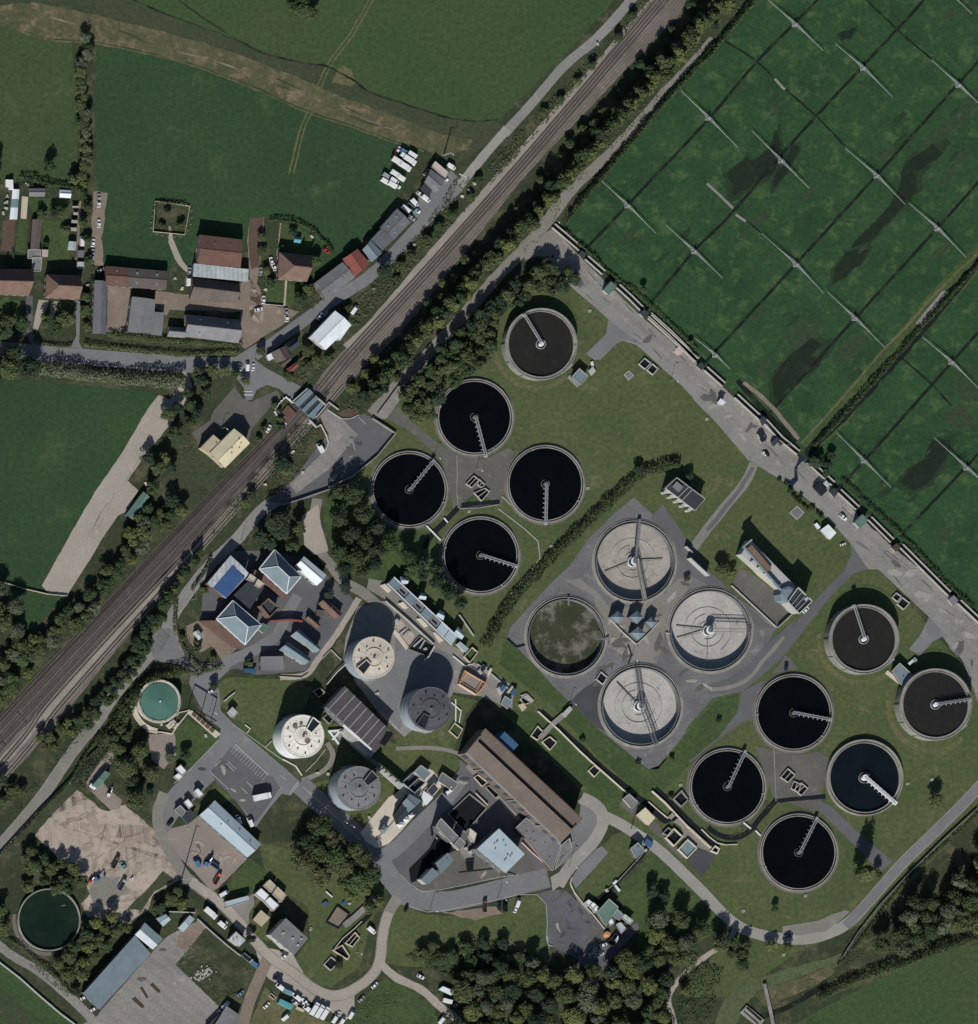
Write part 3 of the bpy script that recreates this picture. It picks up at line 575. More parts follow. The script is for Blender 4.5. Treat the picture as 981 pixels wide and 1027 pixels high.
def bridge(root, c, tip, z, mat='galvanised', teeth=True, w=1.1, name='scraper_bridge', rails=True, scum=True):
    """half bridge from the centre column to the rim with handrails and outrigger brackets"""
    m = MB(); a = (c[0], c[1], z); b = (tip[0], tip[1], z); m.beam(a, b, w, .3)
    o = m.build(name, 'galvanised_dark' if mat == 'galvanised' else mat, root)
    d = math.dist(c, tip); ux, uy = (tip[0]-c[0])/d, (tip[1]-c[1])/d; nx, ny = -uy, ux
    for sgn in (-1, 1):
        h = MB()
        e = lambda t, zz: (c[0]+ux*t+nx*sgn*w*.5, c[1]+uy*t+ny*sgn*w*.5, zz)
        h.beam(e(0, z+1.1), e(d, z+1.1), .16, .12); h.beam(e(0, z+.6), e(d, z+.6), .1, .08)
        k = 0.0
        while k <= d: h.beam(e(k, z+.1), e(k, z+1.15), .1, .1); k += 1.8
        h.build('handrail', mat, o)
    if teeth:
        k = 2.6
        while k < d-.8:
            for sgn in (-1, 1):
                s0 = (c[0]+ux*k+nx*sgn*w*.5, c[1]+uy*k+ny*sgn*w*.5, z-.05); s1 = (c[0]+ux*k+nx*sgn*(w*.5+.75), c[1]+uy*k+ny*sgn*(w*.5+.75), z-.25)
                MB().beam(s0, s1, .32, .14).build('bracket', mat, root)
            k += 2.35
    MB().box(tip[0]-ux*.6, tip[1]-uy*.6, z-.4, z+.5, 1.6, 1.5, math.atan2(uy, ux)).build('drive_carriage', mat, root)
    return o
def dark_tank(cpx, r, tip, label, water='water_black', cx=None):
    c = P(*cpx); c = (c[0], c[1]); T = thing('settling_tank', label, 'settling tank', c, 'round settling tanks with black water')
    R_ = r*S
    w = MB().ring(c, -.05, .75, R_-1.5, R_-1.05, 96); w.ring(c, -.05, 1.0, R_-.5, R_, 96); w.ring(c, .05, .3, R_-1.1, R_-.4, 96, 1)
    w.build('tank_wall', ['tank_concrete', 'tank_channel'], T, smooth=False)
    MB().ring(c, -.05, .12, R_-.02, R_+1.1, 96).build('apron', 'tank_concrete_dark', T)
    MB().disc(c, .5, R_-1.45, 96).build('water', water, T)
    t = P(*tip)
    cc = MB().cyl(c, .3, 1.9, 1.1, 1.0, 20); cc.build('centre_column', 'galvanised_dark', T)
    MB().ring(c, .4, .8, 2.0, 2.18, 40).build('stilling_ring', 'tank_concrete_dark', T)
    bridge(T, c, t, 1.7)
    a = R.random()*6.28
    for k in range(2):
        q = (c[0]+(R_-1.2)*math.cos(a+k*2.4), c[1]+(R_-1.2)*math.sin(a+k*2.4))
        MB().box(q[0], q[1], .3, 1.15, 1.0, .8, a).build('scum_box', 'tank_concrete', T)
    return T
dark_tank((475.5,418.5), 38.6, (486,459), "black-water tank at the top of the northwestern ring of four, its bridge pointing down")
dark_tank((410,491), 38.6, (434,461.5), "westernmost black-water tank, beside the dark tree clump, bridge pointing up and right")
dark_tank((546.5,485.5), 39, (545.5,526.5), "black-water tank beside the clipped hedge strip, its bridge pointing straight down")
dark_tank((481.5,557), 39, (517.5,568.5), "black-water tank just below the concrete cross of the northwestern four, bridge pointing right")
dark_tank((795.5,715), 39, (832,722), "black-water tank at the top of the southeastern ring of four, bridge pointing right")
dark_tank((729,789), 38.6, (746,753), "black-water tank beside the long white-edged channel, bridge pointing up towards the top right")
dark_tank((800.5,855), 39, (818,820), "southernmost black-water tank, above the curve of the perimeter road")
def slate_tank():
    c = P(866, 780); T = thing('settling_tank', "slate-blue water tank with a wide pale rim and a bridge pointing down and right", 'settling tank', c); R_ = 19.2
    w = MB().ring(c, -.05, 1.7, R_-1.9, R_-1.5, 96); w.ring(c, -.05, 2.0, R_-.55, R_, 96); w.ring(c, .05, 1.3, R_-1.55, R_-.5, 96)
    w.build('tank_wall', 'tank_concrete', T); MB().disc(c, .6, R_-1.85, 96).build('water', 'water_slate', T)
    MB().cyl(c, .3, 2.6, 1.6, 1.5, 24).build('centre_column', 'white_metal', T); MB().ring(c, .5, 1.3, 2.6, 2.8, 40).build('stilling_ring', 'tank_concrete', T)
    bridge(T, c, P(896.5, 806.5), 2.4, 'white_metal', w=1.4)
slate_tank()
def raised_tank(cpx, r, h, tip, label, stair, wide=2.0):
    c = P(cpx[0], cpx[1], h); T = thing('raised_tank', label, 'raised tank', c, 'raised round tanks with brown water'); R_ = r*S
    w = MB().ring(c, -.1, h, R_-.45, R_, 96); w.ring(c, h-1.2, h-.35, R_-1.5, R_-.4, 96); w.ring(c, h-1.5, h-.05, R_-1.75, R_-1.45, 96)
    w.build('tank_wall', 'tank_concrete', T); MB().disc(c, h-.75, R_-1.7, 96).build('water', 'water_brown', T)
    m = MB()
    for k in range(12): t = k*math.pi/6; m.box(c[0]+(R_+.12)*math.cos(t), c[1]+(R_+.12)*math.sin(t), -.1, h-.3, .3, .5, t)
    m.ring(c, h*.5, h*.5+.2, R_, R_+.14, 96); m.build('wall_band', 'tank_concrete_dark', T)
    m = MB(); n = 48
    for i in range(n):
        a, b = 2*math.pi*i/n, 2*math.pi*(i+1)/n; f = lambda t, zz: (c[0]+(R_-.15)*math.cos(t), c[1]+(R_-.15)*math.sin(t), zz)
        m.beam(f(a, h+1), f(b, h+1), .07, .07); m.beam(f(a, h), f(a, h+1), .06, .06)
    m.build('handrail', 'galvanised', T)
    MB().cyl(c, h-1, h+1.0, 1.3, 1.1, 24).build('centre_column', 'white_metal', T)
    m = MB().ring(c, h-.8, h-.1, 2.2, 2.45, 40); m.build('stilling_ring', 'galvanised', T)
    bridge(T, c, P(tip[0], tip[1], h+.6), h+.7, 'galvanised', teeth=stair, w=1.0)
    # steel stair up the wall
    a = math.radians(-50); m = MB()
    for i in range(14):
        t = a + i*.022; zz = h*(i+1)/14
        m.box(c[0]+(R_+.6)*math.cos(t), c[1]+(R_+.6)*math.sin(t), zz-.06, zz, .9, .32, t)
    m.build('stair', 'galvanised', T)
raised_tank((542.8,345), 36, 5.0, (525,315), "raised brown-water tank nearest the tree belt, alone at the north end of the main lawn", False)
raised_tank((866.5,641), 35, 6.2, (856,607), "raised brown-water tank west of the small grey kiosk, its arm pointing up", False)
raised_tank((938.5,706.5), 36, 6.2, (974,701), "raised brown-water tank at the eastern edge of the works, its arm pointing right", True)
def primary(cpx, label, floor, r=41, h=1.0, zf=-2.7):
    c = P(*cpx, h); T = thing('primary_tank', label, 'primary tank', c, 'big drained tanks in the concrete yard'); R_ = r*S
    w = MB().ring(c, zf, h-.1, R_-.4, R_, 96); w.ring(c, zf, h-1.6, R_-1.2, R_-.35, 96, 1); w.ring(c, zf, h, R_-1.5, R_-1.15, 96, 2)
    w.build('tank_wall', ['tank_concrete', 'tank_channel', 'galvanised_dark'], T)
    MB().ring(c, -.1, .35, R_-.02, R_+1.0, 96).build('apron', 'tank_concrete', T)
    MB().disc(c, zf+.25, R_-1.3, 96, zf-.1).build('tank_floor', floor, T)
    return T, c, R_
def column(T, c, h=1.9, zf=-2.6):
    m = MB().cyl(c, zf, h, 1.25, 1.2, 24); m.build('centre_column', 'galvanised_dark', T)
    m = MB().ring(c, zf, zf+1.2, 2.3, 2.6, 40); m.ring(c, h-.9, h-.6, 1.2, 2.1, 32); m.build('stilling_ring', 'white_metal', T)
def ring_marks(T, c, R_, mat):
    for rr in (4.4, 8.0, 11.6):
        MB().ring(c, -2.52, -2.34, rr, rr+.22, 72, a0=rr, a1=rr+4.4).build('floor_rail', mat, T)
T, c, R_ = primary((637,563), "drained tank with beige sludge floor at the top corner of the concrete yard", 'sludge_dry')
column(T, c); ring_marks(T, c, R_, 'sludge_white')
bridge(T, c, P(641, 521, 1.2), 1.3, 'galvanised_dark', False, 1.3, 'walkway'); bridge(T, (c[0]+.8, c[1]), P(647, 605, 1.2), 1.3, 'tank_concrete', False, 1.7, 'walkway')
for ang in (200, 5): MB().beam((c[0], c[1], -1.8), (c[0]+15*math.cos(math.radians(ang)), c[1]+15*math.sin(math.radians(ang)), -2.0), .22, .4).build('scraper_arm', 'tank_concrete_dark', T)
T, c, R_ = primary((568,638.5), "overgrown drained tank with a mossy green and grey floor", 'sludge_moss', 40)
MB().beam((c[0]+1, c[1]+R_-.2, 1.3), (c[0]+1, c[1]+R_-4.5, 1.3), .9, .3).build('walkway', 'galvanised_dark', T)
MB().beam((c[0]+R_+1.2, c[1]-1, 1.3), (c[0]+R_-4, c[1]-1.2, 1.3), .9, .3).build('walkway', 'galvanised_dark', T)
T, c, R_ = primary((712.5,632), "drained tank with pale floor and a truss bridge pointing right, nearest the pump house", 'sludge_white', 42)
column(T, c); ring_marks(T, c, R_, 'sludge_dry')
def truss(T, a, b, z):
    m = MB(); d = math.dist(a, b); ux, uy = (b[0]-a[0])/d, (b[1]-a[1])/d; n = int(d/1.5)
    f = lambda t, s, zz: (a[0]+ux*t-uy*s, a[1]+uy*t+ux*s, zz)
    for s in (-.8, .8):
        m.beam(f(0, s, z), f(d, s, z), .2, .2); m.beam(f(0, s, z+1.3), f(d, s, z+1.3), .18, .18)
    for i in range(n):
        t0, t1 = d*i/n, d*(i+1)/n
        m.beam(f(t0, -.8, z), f(t1, .8, z), .12, .1)
        for s in (-.8, .8): m.beam(f(t0, s, z), f(t1, s, z+1.3), .12, .1); m.beam(f(t0, s, z), f(t0, s, z+1.3), .12, .1)
    m.build('truss_bridge', 'galvanised_dark', T)
truss(T, c, (c[0]+20.5, c[1]-.2), 1.2)
for ang in (172, 194, 268): MB().beam((c[0], c[1], -1.8), (c[0]+16*math.cos(math.radians(ang)), c[1]+16*math.sin(math.radians(ang)), -2.0), .2, .4).build('scraper_arm', 'tank_concrete_dark', T)
T, c, R_ = primary((643,708), "drained tank with whitish floor at the bottom corner of the concrete yard, bridge slanting down", 'sludge_white', 41)
column(T, c); ring_marks(T, c, R_, 'sludge_dry')
truss(T, c, P(658, 747.5, 1.2), 1.2); truss(T, c, P(638, 669, 1.2), 1.2)
MB().beam((c[0], c[1], -1.8), (c[0]-11, c[1]+12, -2.0), .24, .4).build('scraper_arm', 'tank_concrete_dark', T)
# gas holder and old pond tank
M('holder_green', (76,112,102), (66,101,93), (90,122,111), sc=.12, fine=1.5, fa=.08, rough=.45, spec=.4)
M('concrete_cream', (190,184,170), (170,164,152), (150,144,134), sc=.15, fine=2, fa=.1)
c = P(160, 703.5, 5.0); T = thing('gas_holder', "green-domed gas holder inside a ring hedge by the works gate", 'gas holder', c)
w = MB().ring(c, -.1, 4.6, 9.6, 10.1, 72); w.ring(c, 4.3, 4.7, 10.0, 10.9, 72); w.build('holder_wall', 'concrete_cream', T)
MB().cyl(c, .5, 4.9, 9.4, 9.35, 72).disc(c, 4.9, 9.35, 72, 6.1).build('dome', 'holder_green', T)
MB().cyl(c, 5.9, 6.5, .45, .4, 12).build('vent', 'white_metal', T)
m = MB()
for k in range(10):
    t = k*math.pi/5
    m.beam((c[0]+10.4*math.cos(t), c[1]+10.4*math.sin(t), 4.4), (c[0]+10.4*math.cos(t), c[1]+10.4*math.sin(t), 6.6), .22, .22)
m.build('guide_post', 'galvanised', T)
MB().ring(c, 5.6, 5.75, 10.3, 10.5, 72).build('handrail', 'galvanised', T)
MB().ring((c[0]+2.5, c[1]-.8), -.1, .5, 12.6, 15.2, 40, a0=math.radians(185), a1=math.radians(262)).build('access_step', 'concrete_cream', T)
m = MB()
for k in range(2): m.box(c[0]+7.9+k*1.9, c[1]-11.4-k*.6, 0, 1.4, 1.1, 3.0, -.6)
m.build('valve_box', 'concrete_cream', T)
c = P(49.5, 922.5, 2); T = thing('pond_tank', "old round tank with dark green algae water among trees at the bottom left", 'pond tank', c)
MB().ring(c, -.1, 2.0, 15.1, 15.7, 96).build('tank_wall', 'tank_concrete', T); MB().disc(c, .9, 15.2, 96).build('water', 'water_green', T)
m = MB(); m.beam((c[0]-13, c[1]-8.5, 1.1), (c[0]-8, c[1]-12.5, 1.1), .3, .2); m.beam((c[0]+6.5, c[1]+7, 1.0), (c[0]+8.5, c[1]+7.4, 1.0), .3, .15); m.build('drift_log', 'tank_concrete', T)
MB().ring(c, -.1, .25, 16.2, 18, 40, a0=math.radians(170), a1=math.radians(275)).build('apron', 'tank_concrete_dark', T)
# ---------------------------------------------------------------- digesters
M('cladding_blue', (150,162,172), (138,152,162), (128,140,150), sc=.12, fine=1.5, fa=.06, rough=.5, spec=.4)
M('cap_white', (222,220,214), (206,203,197), (170,166,160), sc=.2, fine=1.5, fa=.06, th=.66)
M('cap_beige', (196,188,176), (182,174,162), (166,158,146), sc=.15, fine=1.5, fa=.07)
M('cap_dark', (86,86,92), (74,75,82), (104,103,108), sc=.15, fine=1.2, fa=.14)
M('cap_grey', (124,124,128), (110,111,116), (140,138,140), sc=.15, fine=1.2, fa=.12)
M('dark_steel', (40,44,50), (30,34,40), sc=.3, fine=2, fa=.2, rough=.5)
def digester(cpx, r, h, cap, label, wall='cladding_blue', ang=-2.1):
    c = P(cpx[0], cpx[1], h); T = thing('sludge_digester', label, 'digester', c, 'sludge digester towers'); R_ = r*S
    m = MB().cyl(c, -.1, h, R_, R_, 96); m.build('tower_wall', wall, T)
    m = MB().ring(c, h-.35, h+.25, R_-.5, R_+.18, 96); m.build('rim', cap, T)
    MB().cyl(c, h-.1, h+.12, R_-.45, R_-.45, 72).disc(c, h+.12, R_-.5, 72, h+1.1).build('cap', cap, T)
    m = MB()
    for i in range(16): t = i*math.pi/8; m.beam((c[0]+1.2*math.cos(t), c[1]+1.2*math.sin(t), h+1.08), (c[0]+(R_-.6)*math.cos(t), c[1]+(R_-.6)*math.sin(t), h+.17), .12, .1)
    m.build('cap_seam', 'galvanised_dark' if cap in ('cap_dark', 'cap_grey') else 'cap_beige', T)
    MB().ring(c, h+.75, h+1.0, R_*.42, R_*.46, 48).build('cap_ring', cap, T)
    MB().cyl(c, h+.9, h+2.0, .7, .55, 16).build('gas_dome', 'galvanised_dark', T)
    m = MB(); n = 40
    for i in range(n):
        a, b = 2*math.pi*i/n, 2*math.pi*(i+1)/n; f = lambda t, zz: (c[0]+(R_-.1)*math.cos(t), c[1]+(R_-.1)*math.sin(t), zz)
        m.beam(f(a, h+1.2), f(b, h+1.2), .06, .06); m.beam(f(a, h+.2), f(a, h+1.2), .06, .06)
    m.build('handrail', 'galvanised', T)
    for i in range(9):
        t = ang+1.2+i*.55; q = R_*(.8 if i % 2 else .62)
        MB().cyl((c[0]+q*math.cos(t), c[1]+q*math.sin(t)), h+.1, h+.9, .4, .35, 10).build('hatch', 'dark_steel', T)
    ux, uy = math.cos(ang), math.sin(ang)
    # roof platform with open stair well and handrail, and the outside stair
    p = [(c[0]+ux*a-uy*b, c[1]+uy*a+ux*b) for a, b in ((R_*.35,-2.0),(R_*.97,-2.6),(R_*.97,2.2),(R_*.35,1.2))]
    MB().prism(p, h+.2, h+1.35).build('stair_well', 'dark_steel', T)
    m = MB()
    for i in range(4): m.beam(p[i]+(h+1.6,), p[(i+1) % 4]+(h+1.6,), .45, .45)
    m.build('well_kerb', cap, T)
    m = MB()
    for i in range(30):
        t = ang - .25 + i*.05; zz = h*(1-i/30)
        m.box(c[0]+(R_+.55)*math.cos(t), c[1]+(R_+.55)*math.sin(t), zz-.08, zz, 1.0, .5, t)
    m.build('outside_stair', 'galvanised', T)
    for q in (h*.33, h*.66):
        MB().ring(c, q, q+.14, R_, R_+.1, 72).build('wall_band', 'galvanised', T)
    return T, c
T, c = digester((303.5,738.5), 21.2, 12.3, 'cap_white', "white-capped digester tower with patched roof next to the car park road", 'white_metal', .9)
for x, y, r in ((-4,5,1.2),(2,-2,1.6),(5,3,.9),(1,1.5,1.3),(-1,6.2,.8)): MB().cyl((c[0]+x, c[1]+y), 12.9, 13.25, r, r*.9, 9).build('roof_patch', 'stain_brown', T)
digester((374.5,659.5), 20.6, 12.5, 'cap_beige', "beige-capped digester tower at the top of the group, beside the gravel path", 'cladding_blue', -2.35)
digester((431.5,711), 21.6, 12.6, 'cap_dark', "dark-capped digester tower on the lawn east of the ribbed grey building", 'cladding_blue', -2.1)
digester((359.5,790.5), 21.6, 13, 'cap_grey', "grey-capped digester tower beside the big broad trees and the works road", 'cladding_blue', .75)
# ---------------------------------------------------------------- rotating sprinklers on the beds
HB = [((630,206),(602,180),(658,234),"on the bed nearest the top corner of the concrete pavement"), ((711,118),(683,91),(740,148),"level with the pale track end, on the outermost bed"),
 ((798,24),(768,-2),(826,51),"near the top edge on the outermost bed row"), ((697,252),(668,226),(725,279),"second row, close to the channel wall"),
 ((784,161),(754,131),(812,189),"standing over the biggest black puddle"), ((866.5,68),(838,44),(895,97),"second row, near the top right"), ((947,-13),(920,-40),(975,14),"cut off by the top edge of the picture"),
 ((718,356),(697,339),(732,370),"short-armed one right beside the channel wall"), ((799,265),(764,234),(826,294),"in the middle of the third row, at a ditch crossing"), ((880,176),(848,149),(908,205),"at the upper end of the long winding puddle"),
 ((962,85),(934,60),(990,112),"at the right edge below the bare strip"), ((858,319),(830,293),(887,348),"beside the broad black puddle patch"), ((941,229),(912,204),(969,258),"fourth row, next to the bank path"),
 ((867,462),(839,434),(894,489),"south of the bank, nearest the channel wall"), ((955,363),(925,338),(984,392),"south of the bank, near the pale slab strip"), ((970,469),(937,439),(1001,497),"beside the weedy dark patch at the right edge")]
for hub, a, b, where in HB:
    z = 1.6; c = P(*hub, z); T = thing('bed_sprinkler', "white two-armed rotating sprinkler " + where, 'sprinkler', c, 'rotating sprinklers on the green beds')
    m = MB().cyl(c, 0, 1.9, .55, .45, 12); m.build('hub', 'galvanised', T)
    m = MB()
    for k in range(4):
        t = k*math.pi/2+.8; m.beam((c[0], c[1], 2.6), (c[0]+1.5*math.cos(t), c[1]+1.5*math.sin(t), .1), .22, .22)
        m.beam((c[0]+1.5*math.cos(t), c[1]+1.5*math.sin(t), .2), (c[0]+1.5*math.cos(t+1.57), c[1]+1.5*math.sin(t+1.57), .2), .2, .2)
    m.build('hub_frame', 'galvanised', T)
    for e in (a, b):
        q = P(*e, z); m = MB(); m.tube((c[0], c[1], z), (q[0], q[1], z), .15, 6, .09); mid = lerp(c, q, .55)
        m.build('arm', 'galvanised', T)
        m = MB(); m.tube((c[0], c[1], 3.0), (mid[0], mid[1], z+.1), .045, 5); d = math.dist(c, q); n_ = ((c[1]-q[1])/d, (q[0]-c[0])/d)
        for s in (-1, 1): m.tube((c[0]+n_[0]*.9*s, c[1]+n_[1]*.9*s, z), (lerp(c, q, .4)[0], lerp(c, q, .4)[1], z), .05, 5)
        m.build('stay', 'galvanised', T)
# ---------------------------------------------------------------- building materials
M('wall_brick', (124,98,86), (108,86,76), (138,110,98), sc=.3, fine=3, fa=.12)
M('wall_render', (196,190,178), (182,176,164), sc=.2, fine=2, fa=.1)
M('wall_white', (208,208,204), (190,192,190), sc=.2, fine=2, fa=.08)
M('wall_cream', (206,198,170), (192,184,158), sc=.2, fine=2, fa=.08)
M('wall_grey', (128,130,132), (112,114,118), sc=.2, fine=2, fa=.1)
M('wall_dark', (66,68,70), (54,56,60), sc=.2, fine=2, fa=.15)
M('wall_taupe', (132,122,114), (118,108,102), sc=.2, fine=2, fa=.1)
M('wall_timber', (96,80,68), (82,70,60), sc=.3, fine=2, fa=.2)
M('roof_terracotta', (140,115,105), (122,102,94), (110,97,92), sc=.25, fine=2.2, fa=.2, bump=.2)
M('roof_red', (160,98,90), (146,88,82), (170,110,100), sc=.2, fine=2, fa=.12, band=(-.6, .9, .12))
M('roof_brown', (122,92,82), (106,82,76), (96,82,78), sc=.12, fine=1.6, fa=.15, band=(0, 1.1, .1))
M('roof_brown_hall', (118,107,100), (106,96,90), (129,116,107), sc=.12, fine=1.4, fa=.12)
M('roof_greybrown', (108,98,94), (92,86,84), (120,106,100), sc=.12, fine=1.6, fa=.18)
M('roof_grey', (118,118,122), (102,104,108), (132,132,134), sc=.12, fine=1.6, fa=.14)
M('roof_grey_rib', (104,106,112), (92,95,102), (116,118,120), sc=.12, fine=1.6, fa=.12, band=(.75, 1.2, .12))
M('roof_slate', (128,144,154), (114,130,140), (140,154,162), sc=.15, fine=2, fa=.14, band=(.7, .9, .1))
M('roof_bluegrey', (126,142,152), (112,130,140), (140,152,160), sc=.15, fine=2, fa=.1)
M('roof_lightblue', (182,198,208), (170,188,200), (192,206,214), sc=.15, fine=2, fa=.05, band=(-.55, 1.1, .06))
M('roof_white', (216,222,228), (198,206,214), sc=.15, fine=2, fa=.05)
M('roof_whitegrey', (180,186,190), (150,158,164), (208,212,214), sc=.2, fine=2, fa=.12, band=(0, 2.2, .12))
M('roof_blue', (58,86,132), (52,78,122), (64,92,136), sc=.15, fine=2, fa=.08)
M('roof_steelblue', (60,92,124), (54,84,114), sc=.2, fine=2, fa=.08)
M('roof_dark', (58,64,70), (48,54,60), (70,74,78), sc=.15, fine=2, fa=.15)
M('roof_ribbed', (86,82,86), (75,72,76), (96,91,94), sc=.12, fine=1.6, fa=.12, band=(.85, .8, .12))
M('roof_green', (96,122,114), (84,108,102), sc=.15, fine=2, fa=.1)
M('roof_teal', (90,150,158), (80,138,146), sc=.15, fine=2, fa=.1)
M('roof_tan', (176,164,142), (160,150,130), (192,180,158), sc=.15, fine=2, fa=.1)
M('roof_pink', (186,170,164), (172,158,152), sc=.15, fine=2, fa=.08)
M('roof_ochre', (204,196,168), (190,182,154), sc=.15, fine=2, fa=.08)
M('orange_paint', (206,148,106), (192,134,94), sc=.2, fine=2, fa=.08)
M('glass_pane', (58,72,84), (48,62,74), sc=.3, fine=2, fa=.1, rough=.15, spec=.6)
M('glass_green', (118,138,142), (100,122,128), sc=.4, fine=2, fa=.15, rough=.2, spec=.5)
M('floor_brown', (130,106,92), (116,94,82), sc=.3, fine=2, fa=.2)
M('timber_pale', (186,176,158), (170,160,144), sc=.3, fine=2, fa=.12)
def win_part(root, a, b, n, z0, zz, ww, k):
    """k windows evenly along wall a-b"""
    L_ = math.dist(a, b); ang = math.atan2(b[1]-a[1], b[0]-a[0])
    for i in range(k):
        t = (i+.5)/k; q = lerp(a, b, t)
        m = MB().box(q[0]+n[0]*.02, q[1]+n[1]*.02, z0, zz, ww+.24, .12, ang, 0)
        m.box(q[0]+n[0]*.05, q[1]+n[1]*.05, z0+.1, zz-.1, ww, .12, ang, 1)
        m.build('window', ['white_metal', 'glass_pane'], root)
def inset(q, d):
    c = cen(q); out = []
    for x, y in q:
        l = math.dist((x, y), c); f = max(.2, (l-d*1.4)/l); out.append((c[0]+(x-c[0])*f, c[1]+(y-c[1])*f))
    return out
def bld(name, label, cat, s, h, roof='gable', rise=2.0, axis=0, rm='roof_grey', wm='wall_grey', group=None, win=True, over=.35, chim=None, lights=0, parapet='kerb_stone', vents=0):
    q = W(s, h); 
    if axis: q = q[1:]+q[:1]
    c = cen(q); T = thing(name, label, cat, c, group)
    w = inset(q, over); r = None
    if roof in ('gable', 'hip', 'hipleft'):
        m0, m1 = lerp(q[3], q[0], .5), lerp(q[1], q[2], .5); L_ = math.dist(m0, m1); hw = math.dist(q[0], q[3])/2
        t = min(.45, hw*.9/L_); t0 = t if roof in ('hip', 'hipleft') else 0; t1 = t if roof == 'hip' else 0
        r0, r1 = lerp(m0, m1, t0), lerp(m0, m1, 1-t1)
        V = [p+(h,) for p in q]+[r0+(h+rise,), r1+(h+rise,)]+[p+(h-.22,) for p in q]
        F = [(0,1,5,4), (2,3,4,5), (0,6,7,1), (2,8,9,3), (1,7,8,2), (3,9,6,0), (6,9,8,7)]
        if t0: F.append((3,0,4))
        if t1: F.append((1,2,5))
        m = MB().add(V, F); rf = m.build('roof', rm, T)
        m = MB().beam(r0+(h+rise+.04,), r1+(h+rise+.04,), .35, .16)
        if t0: m.beam(q[3]+(h+.06,), r0+(h+rise+.04,), .28, .14); m.beam(q[0]+(h+.06,), r0+(h+rise+.04,), .28, .14)
        if t1: m.beam(q[1]+(h+.06,), r1+(h+rise+.04,), .28, .14); m.beam(q[2]+(h+.06,), r1+(h+rise+.04,), .28, .14)
        if rm == 'roof_slate' and roof == 'hip':
            for i in range(4): m.beam(q[i]+(h+.05,), q[(i+1) % 4]+(h+.05,), .55, .2)
        m.build('ridge', rm if 'slate' not in rm else 'white_metal', rf)
        wm0, wm1 = lerp(w[3], w[0], .5), lerp(w[1], w[2], .5)
        m = MB().prism(w, -.1, h-.1)
        if not t0: m.add([w[3]+(h-.1,), w[0]+(h-.1,), wm0+(h+rise-.22,)], [(0,1,2)])
        if not t1: m.add([w[1]+(h-.1,), w[2]+(h-.1,), wm1+(h+rise-.22,)], [(0,1,2)])
        m.build('wall', wm, T)
        r = (r0, r1)
    elif roof == 'shed':
        V = [q[0]+(h,), q[1]+(h,), q[2]+(h+rise,), q[3]+(h+rise,)]+[q[0]+(h-.2,), q[1]+(h-.2,), q[2]+(h+rise-.2,), q[3]+(h+rise-.2,)]
        MB().add(V, [(0,1,2,3), (0,4,5,1), (1,5,6,2), (2,6,7,3), (3,7,4,0), (4,7,6,5)]).build('roof', rm, T)
        V = [p+(-.1,) for p in w]+[w[0]+(h-.1,), w[1]+(h-.1,), w[2]+(h+rise-.15,), w[3]+(h+rise-.15,)]
        MB().add(V, [(0,1,5,4), (1,2,6,5), (2,3,7,6), (3,0,4,7)]).build('wall', wm, T)
    else:
        rf = MB().prism(q, h-.25, h).build('roof', rm, T); MB().prism(w, -.1, h-.25).build('wall', wm, T)
        if parapet:
            m = MB()
            for i in range(4): m.beam(q[i]+(h+.12,), q[(i+1) % 4]+(h+.12,), .3, .26)
            m.build('parapet', parapet, rf)
    if win:
        cw = ccw(w); n_ = len(cw); best = None
        for i in range(n_):
            a, b = cw[i], cw[(i+1) % n_]; L_ = math.dist(a, b)
            if L_ < 2.5: continue
            n = ((b[1]-a[1])/L_, -(b[0]-a[0])/L_)
            if n[0]*-.385+n[1]*-.077 < .03: continue
            if best is None or L_ > best[0]: best = (L_, a, b, n)
            k = max(1, min(9, int(L_/3.6)))
            if h > 2.6: win_part(T, a, b, n, .9 if h < 5 else 3.4, 2.0 if h < 5 else 4.6, 1.2, k)
            if h > 7: win_part(T, a, b, n, h-2.2, h-1.0, 1.2, k)
            if 5 <= h: win_part(T, a, b, n, .9, 2.1, 1.2, max(1, k//2))
        if best:
            L_, a, b, n = best; p = lerp(a, b, .5+.5/max(1, int(L_/3.6))); ang = math.atan2(b[1]-a[1], b[0]-a[0])
            d = MB().box(p[0]+n[0]*.04, p[1]+n[1]*.04, 0, min(2.1, h-.4), 1.0, .14, ang).build('door', 'wall_timber', T)
            MB().box(p[0]+n[0]*.14+math.cos(ang)*.35, p[1]+n[1]*.14+math.sin(ang)*.35, .95, 1.1, .14, .06, ang).build('handle', 'galvanised', d)
    if chim:
        for t in chim:
            p = lerp(r[0], r[1], t); m = MB().box(p[0], p[1], h+rise-1.0, h+rise+1.1, .9, .6, 0); ch = m.build('chimney', 'wall_brick', T)
            MB().cyl((p[0]-.2, p[1]), h+rise+1.1, h+rise+1.5, .14, .12, 8).cyl((p[0]+.22, p[1]), h+rise+1.1, h+rise+1.5, .14, .12, 8).build('chimney_pot', 'roof_terracotta', ch)
    for i in range(lights):
        t = (i+.5)/lights
        if roof in ('gable', 'hip', 'hipleft'):
            a = lerp(lerp(q[0], q[1], t), lerp(r[0], r[1], t), .5); b = lerp(lerp(q[3], q[2], t), lerp(r[0], r[1], t), .5); zz = h+rise/2
        else: a = lerp(lerp(q[0], q[1], t), lerp(q[3], q[2], t), .35); b = lerp(lerp(q[0], q[1], t), lerp(q[3], q[2], t), .7); zz = h
        for p in (a, b): MB().box(p[0], p[1], zz-.1, zz+.28, .9, 1.3, math.atan2(q[1][1]-q[0][1], q[1][0]-q[0][0])).build('rooflight', 'glass_green', T)
